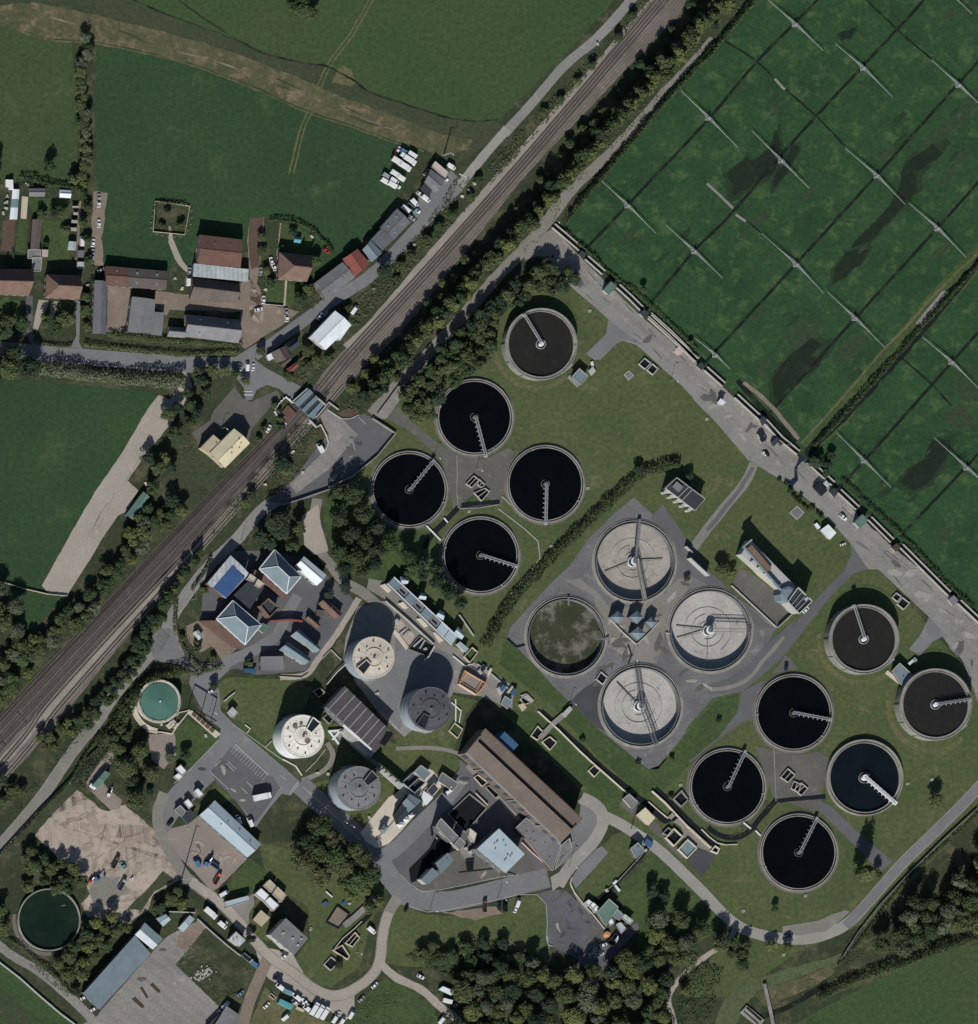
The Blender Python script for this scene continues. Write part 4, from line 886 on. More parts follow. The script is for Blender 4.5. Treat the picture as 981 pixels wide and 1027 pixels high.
    for i in range(vents):
        t = R.uniform(.15, .85); u = R.uniform(.2, .8); p = lerp(lerp(q[0], q[1], t), lerp(q[3], q[2], t), u)
        zz = h if roof == 'flat' else h+rise*(1-abs(u-.5)*2) if roof != 'shed' else h+rise*u
        MB().cyl(p, zz-.1, zz+.5, .32, .28, 8).build('roof_vent', 'galvanised_dark', T)
    return T
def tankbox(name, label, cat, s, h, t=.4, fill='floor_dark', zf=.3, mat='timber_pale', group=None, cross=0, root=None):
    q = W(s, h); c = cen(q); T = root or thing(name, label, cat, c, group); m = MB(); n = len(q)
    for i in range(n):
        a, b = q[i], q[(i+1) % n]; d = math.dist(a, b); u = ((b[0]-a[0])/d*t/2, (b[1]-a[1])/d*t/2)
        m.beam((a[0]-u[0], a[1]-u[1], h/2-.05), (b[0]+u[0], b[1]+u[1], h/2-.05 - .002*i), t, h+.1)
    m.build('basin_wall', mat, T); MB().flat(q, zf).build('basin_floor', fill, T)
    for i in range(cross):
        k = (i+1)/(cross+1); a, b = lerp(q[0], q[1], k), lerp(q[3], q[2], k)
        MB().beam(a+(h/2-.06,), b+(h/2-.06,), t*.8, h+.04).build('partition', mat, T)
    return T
def wallrun(name, label, cat, s, h, t, mat, posts=0, group=None, z0=0.0, hh=None):
    p = W(s, h); T = thing(name, label, cat, cen(p), group); m = MB()
    for i in range(len(p)-1): m.beam(p[i]+((h+z0)/2+.001*i,), p[i+1]+((h+z0)/2+.001*i,), t, h-z0)
    m.build('run', mat, T)
    if posts:
        k = MB(); pp = smooth_line(p, posts)
        for x, y in pp: k.box(x, y, 0, h+.15, t*1.6, t*1.6)
        k.build('posts', mat, T); T.children[-1].name = 'post'
    return T
def boxes(name, label, cat, items, group=None):
    """one plant item made of several shaped pieces: (part, points, z0, z1, material)"""
    T = thing(name, label, cat, cen(W(items[0][1], items[0][3])), group)
    for part, s, z0, z1, mat in items:
        m = MB(); q = W(s, z1); m.prism(q, z0, z1)
        i = inset(q, .25)
        if z1-z0 > 1 and len(q) == 4: m.prism(i, z1, z1+.08)
        m.build(part, mat, T)
    return T
# ---------------------------------------------------------------- village side (north-west)
bld('semi_detached_house', "semi-detached brick house with faded tiles, cut by the left edge of the picture", 'house', "A: -60,490 165,490 142,622 -60,612", 4.9, 'gable', 4.7, 0, 'roof_terracotta', 'wall_brick', chim=(.35, .8))
bld('semi_detached_house', "semi-detached brick house with hipped end, next to the narrow asphalt lane", 'house', "A: 230,515 395,522 390,640 222,630", 4.9, 'hipleft', 4.7, 0, 'roof_terracotta', 'wall_brick', chim=(.5,))
bld('garage', "small grey flat-roofed garage behind the terracotta houses", 'garage', "ie: 275,790 400,790 397,882 272,874", 2.6, 'flat', 0, 0, 'roof_grey', 'wall_brick', win=False)
bld('extension', "grey flat-roofed extension joining the two brick houses", 'extension', "A: 160,432 205,432 200,500 158,500", 2.8, 'flat', 0, 0, 'roof_grey', 'wall_brick', win=False)
bld('shed', "wide pale grey garden shed at the top of the back gardens", 'shed', "ie: 285,185 445,185 440,268 285,265", 2.2, 'gable', .7, 0, 'roof_grey', 'wall_timber', win=False)
bld('shed', "small shed with bright white front slope and dark blue rear slope", 'shed', "ie: 588,198 700,205 696,282 585,275", 2.1, 'gable', .8, 0, 'roof_white', 'wall_white', win=False)
bld('workshop', "long dark brown-grey workshop in the middle of the back gardens", 'shed', "ie: 320,490 412,495 388,790 300,785", 2.6, 'gable', .8, 1, 'roof_greybrown', 'wall_timber', win=False)
bld('shed', "tiny pale pink lean-to beside the grey garage", 'shed', "ie: 415,785 475,790 470,860 410,860", 2.2, 'shed', .3, 0, 'roof_pink', 'wall_timber', win=False)
for i, (s, where) in enumerate([("ie: 712,358 778,360 778,378 712,376", "northernmost of the row of five along the garden lane"), ("ie: 726,418 775,424 772,450 722,444", "second from the top of the row along the garden lane"), ("ie: 706,496 768,500 764,528 702,524", "middle one of the row along the garden lane"), ("ie: 682,568 758,574 754,608 678,602", "wide one, fourth in the row along the garden lane")]):
    bld('shed', "low white-roofed shed, " + where, 'shed', s, 2.2, 'flat', 0, 0, 'wall_render', 'wall_timber', win=False, parapet=None, group='sheds along the garden lane')
bld('shed', "bluish-white square shed with a rooflight at the lower end of the garden lane", 'shed', "ie: 678,705 750,712 744,798 668,790", 2.4, 'gable', .5, 1, 'roof_whitegrey', 'wall_white', win=False)
bld('shed', "dark grey lean-to shed beside the narrow drive behind the hipped house", 'shed', "ie: 762,795 826,795 824,868 760,866", 2.3, 'shed', .4, 0, 'roof_grey', 'wall_timber', win=False)
bld('shed', "pale grey square shed next to the hipped house's garden, at the end of the drive", 'shed', "ie: 760,910 826,912 824,972 758,970", 2.3, 'flat', 0, 0, 'roof_whitegrey', 'wall_timber', win=False)
T = thing('greenhouse', "long glasshouse with white painted bays beside the bare brown plot", 'greenhouse', W("ie: 145,340")[0])
for s, mt in (("ie: 125,195 192,195 186,290 115,290", 'roof_white'), ("ie: 115,290 186,290 178,375 106,375", 'glass_green'), ("ie: 106,375 178,375 170,492 95,490", 'roof_white')):
    q = W(s, 2.0); m0, m1 = lerp(q[0], q[1], .5), lerp(q[3], q[2], .5)
    MB().add([p+(2.0,) for p in q]+[m0+(2.7,), m1+(2.7,)], [(0,4,5,3), (4,1,2,5)]).build('glazing', mt, T)
    MB().prism(inset(q, .05), 0, 1.95).build('glass_wall', 'glass_green', T)
q = W("ie: 215,263 277,270 260,488 203,482"); MB().prism(q, 0, .12).build('patio', 'timber_pale', kind='structure')
# farm
bld('barn', "long barn with red-brown left half and grey-brown right half, along the field edge", 'barn', "A: 525,475 822,500 815,592 522,572", 4, 'gable', 1.3, 0, 'roof_greybrown', 'wall_brick', lights=3)
bld('barn_wing', "red-brown roofed west wing of the long barn", 'barn', "A: 520,474 622,483 620,574 520,570", 4.25, 'gable', 1.35, 0, 'roof_brown', 'wall_brick', win=False)
bld('barn', "narrow dark grey barn along the west side of the brown yard", 'barn', "A: 466,545 527,550 522,812 455,808", 3.8, 'gable', 1.6, 1, 'roof_grey_rib', 'wall_brick')
bld('barn', "square grey barn standing in the middle of the farmyard", 'barn', "A: 650,625 765,640 752,808 628,800", 5, 'gable', 1.2, 1, 'roof_grey', 'wall_grey')
bld('lean_to', "grey lean-to on the right side of the square barn, white at its foot", 'shed', "A: 762,700 808,704 796,818 742,812", 3.2, 'flat', 0, 0, 'roof_grey', 'wall_white', win=False, parapet=None)
bld('barn', "big square barn with maroon-brown roof by the field", 'barn', "B: 148,320 356,345 350,482 138,462", 6, 'gable', 1.6, 0, 'roof_brown', 'wall_grey', vents=3)
bld('barn_lean_to', "patchy white-grey sheeted lean-to along the front of the maroon barn", 'shed', "B: 120,462 390,490 385,552 114,526", 4.3, 'shed', .35, 0, 'roof_whitegrey', 'wall_grey', win=False)
bld('barn', "low barn with dark back slope and grey front slope, below the sheeted lean-to", 'barn', "B: 110,528 342,562 330,658 100,636", 3.0, 'gable', 4.1, 0, 'roof_greybrown', 'wall_brick')
bld('barn', "long grey barn nearest the road with a lichen-pale front slope", 'barn', "B: 76,712 346,740 340,854 72,822", 3.0, 'gable', 4.6, 0, 'roof_grey', 'wall_brick', lights=2)
bld('barn', "short grey stable joined to the left end of the long roadside barn", 'stable', "A: 828,772 914,780 908,828 822,822", 2.7, 'gable', 2.2, 0, 'roof_grey', 'wall_brick', win=False)
bld('detached_house', "detached brick house with brown tiled roof between two gardens", 'house', "B: 540,405 698,425 676,552 534,540", 4.8, 'hipleft', 4.9, 0, 'roof_terracotta', 'wall_brick', chim=(.45, .97))
bld('shed', "small glazed shed on the north lawn of the detached house", 'shed', "B: 615,330 648,335 645,362 612,358", 2.2, 'gable', .7, 0, 'roof_teal', 'wall_white', win=False)
# along the lane
bld('workshop', "long grey workshop at the lower end of the lane row", 'workshop', "B: 712,560 852,455 912,532 768,642", 4.2, 'gable', 1.1, 0, 'roof_grey', 'wall_brick', vents=3)
bld('workshop', "red-roofed workshop in the lane row", 'workshop', "B: 852,440 925,390 987,462 906,532", 4.3, 'gable', 1.2, 1, 'roof_red', 'wall_brick')
bld('workshop', "pale blue-grey workshop between the red roof and the long bluish sheds", 'workshop', "C: 165,590 205,542 262,606 210,652", 4.2, 'gable', 1.0, 1, 'roof_bluegrey', 'wall_grey', win=False)
bld('workshop', "long bluish-grey workshop shed with ribbed roof, in the middle of the lane row", 'workshop', "C: 206,540 262,482 320,540 262,594", 4.4, 'shed', .5, 1, 'roof_grey_rib', 'wall_grey')
bld('workshop', "largest bluish-grey workshop, upper end of the lane row by the parked white cars", 'workshop', "C: 252,482 335,388 402,456 318,542", 4.6, 'gable', .9, 0, 'roof_grey_rib', 'wall_grey', lights=2)
bld('workshop', "grey ribbed workshop standing alone near the pale end of the lane", 'workshop', "C: 470,258 500,194 572,248 526,314", 4.2, 'gable', .9, 1, 'roof_grey', 'wall_grey')
bld('portable_cabin', "beige portable cabin behind the lone grey workshop", 'cabin', "C: 522,156 586,210 570,244 506,182", 3.4, 'flat', 0, 0, 'roof_pink', 'wall_render', win=False)
bld('shed', "dark flat shed on the lower side of the lone grey workshop", 'shed', "C: 450,288 474,258 512,296 488,330", 2.8, 'flat', 0, 0, 'roof_dark', 'wall_dark', win=False, parapet=None)
bld('warehouse', "white-roofed warehouse standing between the lane and the railway", 'warehouse', "B: 690,826 815,694 896,766 768,888", 5.4, 'gable', 1.4, 0, 'roof_white', 'wall_white')
bld('porch', "small white hipped annex on the right corner of the white warehouse", 'annex', "B: 800,790 850,742 892,764 838,842", 4.6, 'shed', .4, 0, 'roof_white', 'wall_white', win=False, over=.2)
bld('cottage', "brown-tiled cottage by the junction, with a tiny white lean-to", 'cottage', "B: 500,900 570,866 602,922 532,952", 4, 'gable', 1.6, 1, 'roof_greybrown', 'wall_brick')
bld('shed', "white square lean-to at the cottage by the junction", 'shed', "B: 478,914 500,903 512,930 490,942", 2.8, 'flat', 0, 0, 'roof_white', 'wall_white', win=False, parapet=None)
bld('cottage', "dark-roofed cottage behind the brown-tiled one at the junction", 'cottage', "B: 566,860 616,826 642,866 596,902", 4, 'gable', 2.2, 0, 'roof_dark', 'wall_brick')
bld('shed', "grey narrow shed in the junction garden", 'shed', "H: 540,122 590,84 600,102 556,140", 2.6, 'gable', .6, 0, 'roof_greybrown', 'wall_timber', win=False)
bld('shed', "red-tiled narrow shed in the junction garden, nearest the road bridge", 'shed', "H: 574,148 626,112 636,132 592,172", 2.6, 'gable', .6, 0, 'roof_red', 'wall_timber', win=False)
bld('shed', "tiny brown tool shed among the bushes right of the junction cottages", 'shed', "H: 636,96 654,80 664,92 648,108", 2.2, 'gable', .5, 0, 'roof_brown', 'wall_timber', win=False)
# old station building
bld('station_building', "old station building with cream roof slope and several chimneys, beside the railway", 'station', "H: 318,440 396,512 274,634 196,562", 6, 'gable', 1.6, 1, 'roof_ochre', 'wall_cream', vents=5)
bld('station_wing', "olive-grey north-west wing of the old station building", 'station wing', "H: 152,536 216,470 262,512 246,600", 5, 'shed', .6, 0, 'roof_tan', 'wall_cream', win=False, vents=1)
bld('storage_hut', "long green-grey metal hut at the edge of the pale gravel track", 'hut', "G: 705,750 736,776 656,890 618,866", 2.8, 'gable', .5, 1, 'roof_green', 'wall_grey', win=False)
MB().prism(W("ig: 80,355 165,440 60,540 -20,470"), 0, .9).build('platform', 'roof_brown', kind='structure')
wallrun('platform_fence', "white railing around the platform end next to the road bridge", 'fence', "ig: 135,330 70,275 0,340 -40,420 0,480 70,540", 1.2, .3, 'white_metal', 1.5)
# road bridge over the railway
q = W("ig: 285,190 460,360 330,500 140,325", 1.5); T = thing('road_bridge', "steel-decked road bridge over the railway with pale blue panels", 'bridge', cen(q))
MB().prism(q, .9, 1.5).build('deck', 'roof_bluegrey', T)
for a, b in ((.04,.26),(.42,.58),(.74,.9)):
    MB().prism([lerp(q[0], q[1], a), lerp(q[0], q[1], b), lerp(q[3], q[2], b), lerp(q[3], q[2], a)], 1.5, 2.2).build('panel', 'roof_bluegrey', T)
for a, b in ((.28,.40),(.6,.72)):
    MB().prism([lerp(q[0], q[1], a), lerp(q[0], q[1], b), lerp(q[3], q[2], b), lerp(q[3], q[2], a)], 1.5, 1.54).build('gap', 'roof_dark', T)
for s in ("ig: 280,190 145,310", "ig: 460,365 370,470", "ig: 300,500 370,575", "ig: 385,290 460,355"):
    p = W(s, 2.4); MB().beam(p[0]+(1.9,), p[1]+(1.9,), .5, 1.4).build('parapet', 'wall_white', T)
m = MB()
for t in (.15, .85): p = lerp(q[0], q[3], t); m.box(p[0], p[1], -.1, 1.0, 1.4, 1.4, .7); p = lerp(q[1], q[2], t); m.box(p[0], p[1], -.1, 1.0, 1.4, 1.4, .7)
m.build('abutment', 'tank_concrete_dark', T)
wallrun('retaining_wall', "pale wall on the inner curve of the apron beside the bridge", 'wall', "ig: 370,575 410,545 440,600 470,660 485,720 460,800", .9, .4, 'concrete_pale')
wallrun('retaining_wall', "pale wall curving from the bridge corner towards the tree belt", 'wall', "ig: 460,365 490,325 590,400", 1.2, .35, 'wall_white')
wallrun('retaining_wall', "kerb wall sweeping round the shrubby corner north-east of the apron", 'wall', "ig: 480,400 560,455 620,490 700,490 790,450", .5, .4, 'kerb_stone')
wallrun('retaining_wall', "long retaining wall along the outer edge of the turning area, ending at the works gate", 'wall', "I: 215,585 330,660 240,770 120,870 0,925 H: 900,710 800,735 640,790 560,815", 1.6, .5, 'tank_concrete')
bld('gate_block', "long low concrete loading bay at the start of the service path", 'loading bay', "I: 345,420 372,470 262,592 236,568", 1.2, 'flat', 0, 0, 'concrete_pave', 'tank_concrete', win=False, parapet=None)
# ---------------------------------------------------------------- depot (brick works compound)
bld('works_house', "hipped slate-roofed brick building at the top of the compound, white ridges", 'works building', "hb: 150,112 412,376 270,545 0,300", 6.8, 'hip', 4.6, 0, 'roof_slate', 'wall_brick')
bld('works_house', "hipped slate-roofed brick building nearest the access road, white ridges", 'works building', "O: 360,355 500,475 420,572 280,445", 6.8, 'hip', 4.6, 0, 'roof_slate', 'wall_brick')
bld('lean_to', "terracotta lean-to roof along the front of the upper hipped brick building", 'lean-to', "O: 445,202 490,206 632,335 600,342", 3.6, 'shed', .5, 0, 'roof_terracotta', 'wall_brick', win=False)
bld('lean_to', "wide terracotta lean-to roof along the front of the lower hipped brick building", 'lean-to', "O: 202,454 285,452 424,574 376,592", 3.6, 'shed', .5, 0, 'roof_terracotta', 'wall_brick', win=False)
T = bld('workshop', "white-roofed compound workshop with a big blue sheet on its roof", 'workshop', "O: 350,132 442,222 326,345 234,270", 6.5, 'gable', .6, 1, 'roof_whitegrey', 'wall_brick', win=False)
q = W("O: 362,182 418,242 328,342 265,294", 7); MB().prism(q, 6.95, 7.25).build('tarpaulin', 'roof_blue', T)
bld('boiler_house', "dark flat-roofed block between the two hipped buildings", 'boiler house', "ha: 480,420 640,480 480,720 300,590", 5, 'flat', 0, 0, 'roof_dark', 'wall_brick', win=False, parapet=None)
for s, lab in (("ha: 500,350 560,390 530,430 470,400", "left of the pair of cream chimney stacks on the dark flat roof"), ("ha: 575,400 640,450 590,490 545,460", "right of the pair of cream chimney stacks on the dark flat roof")):
    bld('chimney_stack', lab, 'chimney', s, 7.5, 'flat', 0, 0, 'timber_pale', 'wall_render', win=False, group='cream chimney stacks')
bld('store', "brilliant white gabled store in the top right of the compound", 'store', "hb: 440,175 662,360 566,466 354,272", 4.2, 'gable', 1.5, 0, 'roof_white', 'wall_white')
bld('cottage', "terracotta-roofed cottage on the compound's right side", 'cottage', "hb: 645,585 826,740 742,796 588,636", 3.6, 'gable', 1.3, 0, 'roof_terracotta', 'wall_brick', chim=(.45,))
bld('shed', "slim terracotta-roofed shed left of the compound cottage", 'shed', "hb: 490,750 606,850 570,884 458,786", 2.6, 'gable', .7, 0, 'roof_terracotta', 'wall_brick', win=False)
bld('shed', "greenish-grey lean-to beside the compound cottage", 'shed', "hb: 565,700 640,705 640,760 560,760", 2.4, 'flat', 0, 0, 'roof_greybrown', 'wall_timber', win=False, parapet=None)
bld('garage_block', "upper grey gabled garage block at the compound's lower right", 'garage', "O: 682,490 792,586 770,612 648,526", 3.6, 'gable', 2.4, 0, 'roof_bluegrey', 'wall_render', vents=1)
bld('garage_block', "lower pale grey gabled garage block at the compound's lower right", 'garage', "O: 630,555 746,640 714,672 590,596", 3.6, 'gable', 2.0, 0, 'roof_bluegrey', 'wall_render', vents=1)
bld('office', "flat grey office at the bottom of the compound, next to the lawn", 'office', "O: 498,630 610,628 613,698 498,698", 4, 'flat', 0, 0, 'roof_grey', 'wall_brick', parapet=None)
bld('shed', "small light-blue shed beside the flat grey office", 'shed', "O: 413,688 476,690 474,711 411,709", 2.3, 'shed', .3, 0, 'roof_steelblue', 'wall_timber', win=False)
tankbox('brick_tower', "small roofless brick tower in the middle of the compound", 'tower', "ha: 680,592 782,678 694,772 606,664", 7, .5, 'roof_dark', 5.8, 'roof_terracotta')
wallrun('brick_wall', "sloping terracotta-coped brick wall across the compound", 'wall', "hb: 110,815 200,808 310,800 430,815", 3.2, .9, 'roof_red')
bld('shed', "pale hut on the front lawn of the compound, beside the bushes", 'hut', "O: 166,512 190,498 214,532 192,550", 2.4, 'gable', .5, 1, 'roof_whitegrey', 'wall_white', win=False)
bld('oil_tank_store', "green and white plant store beside the brick tower", 'store', "ha: 620,830 690,860 640,940 580,900", 2.6, 'shed', .4, 0, 'roof_green', 'wall_white', win=False)
# ---------------------------------------------------------------- process buildings
T = bld('boiler_building', "ribbed dark grey building between the four digester towers", 'process building', "jb: 352,78 820,535 652,728 160,280", 8, 'shed', .5, 0, 'roof_ribbed', 'wall_grey')
q = W("jb: 352,78 820,535 652,728 160,280", 8)
for t in (.06, .21, .34, .47, .6, .72, .85):
    a, b = lerp(q[0], q[1], t), lerp(q[3], q[2], t); MB().beam(a+(8.1,), b+(8.62,), .17, .14).build('roof_seam', 'white_metal', T)
q = W("jb: 760,530 830,545 745,670 690,640", 8); MB().prism(q, 8.0, 8.35).build('plant_well', 'floor_dark', T)
q = W("jb: 330,520 350,490 650,730 600,800 380,600", 4.2); MB().prism(q, 0, 4.2).build('annex', 'wall_white', T)
q = W("jb: 330,470 640,735 655,725 345,455", 7.2); MB().prism(q, 6.6, 7.2).build('gutter', 'white_metal', T)
# valve frames by the towers
T = boxes('valve_chamber', "cluster of white pipe frames and a chamber between the white tower and the ribbed building", 'valve chamber',
 [('chamber', "jb: 190,520 300,510 320,560 290,650", 0, .6, 'tank_concrete'), ('pipe', "jb: 190,520 200,510 300,640 290,655", .6, 1.4, 'white_metal'), ('pipe', "jb: 310,500 330,510 240,610 225,600", .6, 1.3, 'white_metal'), ('pipe', "jb: 190,515 310,505 312,525 192,535", .6, 1.3, 'white_metal')])
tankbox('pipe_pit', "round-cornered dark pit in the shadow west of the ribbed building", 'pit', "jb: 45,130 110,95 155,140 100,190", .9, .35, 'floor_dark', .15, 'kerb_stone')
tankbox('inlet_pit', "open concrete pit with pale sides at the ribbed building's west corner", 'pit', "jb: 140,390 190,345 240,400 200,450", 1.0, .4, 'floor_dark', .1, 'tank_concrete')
# conveyor gantry
T = thing('conveyor_gantry', "white covered conveyor gantry running from the ribbed building down to the dewatering plant", 'conveyor', W("hd: 200,360", 5)[0])
q = W("hd: 75,300 110,270 345,470 310,505", 5.2); MB().prism(q, 3.4, 5.2).build('gantry_housing', 'wall_white', T)
q = W("jb: 560,790 600,770 720,860 690,880", 6); MB().prism(q, 4.6, 6.0).build('gantry_housing', 'wall_grey', T)
m = MB()
for t in (.05, .35, .65, .95):
    for k in (0, 1): p = lerp(W("hd: 75,300 310,505", 5)[0], W("hd: 75,300 310,505", 5)[1], t) if k else lerp(W("hd: 110,270 345,470", 5)[0], W("hd: 110,270 345,470", 5)[1], t); m.box(p[0], p[1], 0, 3.4, .3, .3)
m.build('trestle', 'galvanised', T)
for t in (.15, .3, .5, .75): p = lerp(W("hd: 95,290 330,490", 5.5)[0], W("hd: 95,290 330,490", 5.5)[1], t); MB().box(p[0], p[1], 5.2, 6.0, .9, .9, .8).build('cowl', 'timber_pale', T)
# dewatering plant on the pale slab
tankbox('settling_basin', "open steel basin with white rim at the upper end of the dewatering plant", 'basin', "hd: 445,335 560,440 450,545 330,440", 3.2, .35, 'roof_dark', .8, 'galvanised', cross=1)
bld('plant_cabin', "blue-grey flat plant cabin above the white-rimmed steel basin", 'cabin', "hd: 510,270 610,345 545,410 450,330", 3.4, 'flat', 0, 0, 'roof_bluegrey', 'wall_grey', win=False)
bld('control_cabin', "dark square cabin with glassy roof below the road bend of the plant", 'cabin', "hd: 570,520 640,445 685,500 620,580", 3.2, 'flat', 0, 0, 'roof_dark', 'wall_dark', win=False)
bld('press_house', "dark blue-grey press house with two ridges on the pale slab", 'press house', "hd: 400,550 520,620 390,735 330,640", 4.5, 'gable', .8, 0, 'roof_bluegrey', 'wall_dark', win=False)
bld('press_house', "longer dark press house beside the row of white hoppers", 'press house', "hd: 330,640 400,735 290,850 250,760", 4, 'gable', .7, 1, 'roof_dark', 'wall_dark', win=False)
bld('press_house', "dark low press house along the works road edge of the pale slab", 'press house', "hd: 520,630 540,700 460,765 420,720", 3, 'shed', .4, 0, 'roof_dark', 'wall_dark', win=False)
bld('pump_hut', "small slate hut with pointed roof on the pale slab", 'hut', "hd: 150,850 205,870 150,945 105,905", 3.2, 'hip', .9, 1, 'roof_bluegrey', 'wall_grey', win=False)
for i, (s, w_) in enumerate([("hd: 275,850 320,825 345,860 300,890", "lowest"), ("hd: 340,800 375,770 395,810 360,840", "middle"), ("hd: 390,760 425,735 445,765 410,795", "uppermost")]):
    bld('hopper', "white square hopper, %s of three beside the works road" % w_, 'hopper', s, 2.6, 'hip', .5, 0, 'roof_white', 'wall_white', win=False, over=.1, group='white hoppers beside the works road')
bld('transformer', "white-topped block at the right of the dark press houses", 'transformer', "hd: 540,520 635,590 565,665 510,600", 1.2, 'flat', 0, 0, 'roof_white', 'wall_white', win=False, parapet=None)
bld('generator', "grey-blue generator unit with white end, beside the parked machinery on the lawn corner", 'generator', "hd: 720,340 880,450 820,520 680,420", 2.8, 'flat', 0, 0, 'roof_grey_rib', 'wall_white', win=False)
bld('plant_cabin', "dark low cabin at the lower left of the white conveyor", 'cabin', "hd: 245,560 320,500 360,560 285,610", 2.6, 'shed', .4, 0, 'roof_dark', 'wall_dark', win=False)
# lamella / filter row north of the digesters
T = thing('filter_house', "long glass and steel filter house with four dormers along the tree edge", 'process building', W("hc: 430,430", 4)[0])
q = W("hc: 145,85 772,672 715,758 82,150", 4.2); MB().prism(q, 0, 4.0).build('wall', 'wall_grey', T)
for i in range(8):
    a, b = i/8+.004, (i+1)/8-.004; k = [lerp(q[0], q[1], a), lerp(q[0], q[1], b), lerp(q[3], q[2], b), lerp(q[3], q[2], a)]
    dark = i in (1, 3, 5)
    MB().prism(k, 4.0, 4.1 if dark else 4.6).build('roof_panel', 'roof_grey' if dark else ('roof_bluegrey' if i < 6 else 'roof_lightblue'), T)
    if dark:
        for t in (.35, .65): p = lerp(lerp(k[0], k[1], t), lerp(k[3], k[2], t), .5); MB().box(p[0], p[1], 4.1, 4.35, 1.6, .8, -.75).build('hatch', 'floor_dark', T)
for e0, e1, zz in ((0, 1, 4.75), (3, 2, 4.7)): MB().beam(q[e0]+(zz,), q[e1]+(zz,), .35, .3).build('gutter', 'white_metal', T)
for s in ("hc: 215,75 290,100 290,150 225,160", "hc: 420,235 470,250 465,310 385,300", "hc: 600,410 645,430 640,510 560,470", "hc: 780,570 850,640 820,700 740,640"):
    k = W(s, 5); m0, m1 = lerp(k[0], k[3], .5), lerp(k[1], k[2], .5)
    m = MB().prism(inset(k, .2), 0, 4.4); d = m.build('dormer', 'wall_grey', T)
    MB().add([p+(4.4,) for p in k]+[m0+(5.6,), m1+(5.6,)], [(0,1,5,4), (2,3,4,5), (3,0,4), (1,2,5)]).build('dormer_roof', 'roof_lightblue', d)
for s in ("hc: 20,165 70,150 125,215 95,240", "hc: 195,345 240,330 290,385 260,400", "hc: 375,495 420,490 490,570 455,580", "hc: 540,630 590,640 640,710 600,730"):
    MB().prism(W(s, 1.2), 0, 1.2).build('hopper_base', 'concrete_pale', T)
bld('cabin', "teal-roofed control cabin at the lower end of the glass filter house", 'cabin', "hc: 800,720 885,790 850,830 770,740", 3.4, 'shed', .3, 0, 'roof_lightblue', 'wall_white', win=False)
wallrun('site_wall', "dark-shadowed white coping wall between the gravel path and the digester yard", 'wall', "hc: 70,320 300,520 550,750", 1.6, .4, 'wall_white')
wallrun('site_wall', "short white wall on the lawn below the glass filter house", 'wall', "hc: 795,455 940,665", 1.3, .35, 'wall_white')
T = tankbox('sludge_bay', "dark sunken bay with pipework in the digester yard", 'bay', "hc: 290,790 400,670 545,760 470,860", .8, .4, 'floor_dark', .15, 'tank_concrete_dark')
for s in ("hc: 340,760 430,680 440,690 350,775", "hc: 400,780 450,700 460,710 412,790", "hc: 440,790 465,775 480,800 450,805"): MB().prism(W(s, 1), .2, 1.0).build('pipe', 'galvanised', T)
wallrun('pipe_gantry', "white pipe gantry with a cross-shaped end above the dark tower's shadow", 'pipe gantry', "hc: 450,905 495,865 550,765", 2.2, .4, 'white_metal', z0=1.6)
boxes('plant_skid', "white plant units standing on the pale slab beside the beige tower", 'plant skid', [('skid', "hc: 130,620 165,600 300,780 270,800", 0, .5, 'concrete_pale'), ('unit', "hc: 160,510 180,490 215,530 195,550", 0, 2.0, 'wall_white'), ('pipe', "hc: 200,640 260,590 275,605 215,655", .2, .9, 'galvanised'), ('pipe', "hc: 235,660 290,610 310,630 255,680", .2, .9, 'galvanised')])
# orange-railed basin and dosing yard
T = tankbox('railed_basin', "open basin with bright orange guard rails in the yard near the glass filter house", 'basin', "ja: 133,268 308,372 228,462 88,376", 2.2, .5, 'pinkish_yard', 1.7, 'concrete_pale')
q = W("ja: 133,268 308,372 228,462 88,376", 3.2)
for i in range(4):
    a, b = q[i], q[(i+1) % 4]; m = MB().beam(a+(3.3,), b+(3.3,), .35, .16); m.beam(a+(2.7,), b+(2.7,), .16, .12); L_ = math.dist(a, b); n = int(L_/1.5)
    for k in range(n+1): p = lerp(a, b, k/n); m.beam(p+(2.2,), p+(3.3,), .2, .2)
    m.build('guard_rail', 'orange_paint', T)
for a, b in (("ja: 110,360 150,280", 0), ("ja: 225,440 270,370", 0), ("ja: 250,440 290,380", 0)): p = W(a, 3); MB().beam(p[0]+(3,), p[1]+(3,), .3, .15).build('guard_rail', 'orange_paint', T)
bld('dosing_cabin', "blue-grey dosing cabin below the white chemical tanks", 'cabin', "ja: 460,475 520,515 480,580 430,535", 3.0, 'flat', 0, 0, 'roof_bluegrey', 'wall_grey', win=False)
boxes('dosing_rig', "white and tan pipe rig with two blue units in the dosing yard", 'dosing rig', [('frame', "ja: 400,410 440,370 480,400 430,470", 0, 1.6, 'wall_white'), ('unit', "ja: 420,400 450,380 470,410 440,440", 1.6, 2.6, 'roof_steelblue'), ('pipe', "ja: 470,450 520,390 535,400 485,470", 0, 1.5, 'timber_pale'), ('unit', "ja: 535,410 565,420 540,470 510,450", 0, 2.2, 'roof_steelblue'), ('unit', "ja: 490,470 520,480 510,510 480,500", 0, 1.5, 'wall_white')])
boxes('valve_rig', "dark valve rig with white frame at the head of the orange-railed basin", 'valve rig', [('frame', "ja: 240,270 285,215 320,245 265,300", 0, 1.6, 'galvanised'), ('valve', "ja: 265,260 285,235 305,250 280,280", 1.6, 2.4, 'dark_steel'), ('pipe', "ja: 320,280 345,240 358,255 330,320", 0, 1.2, 'concrete_pale')])
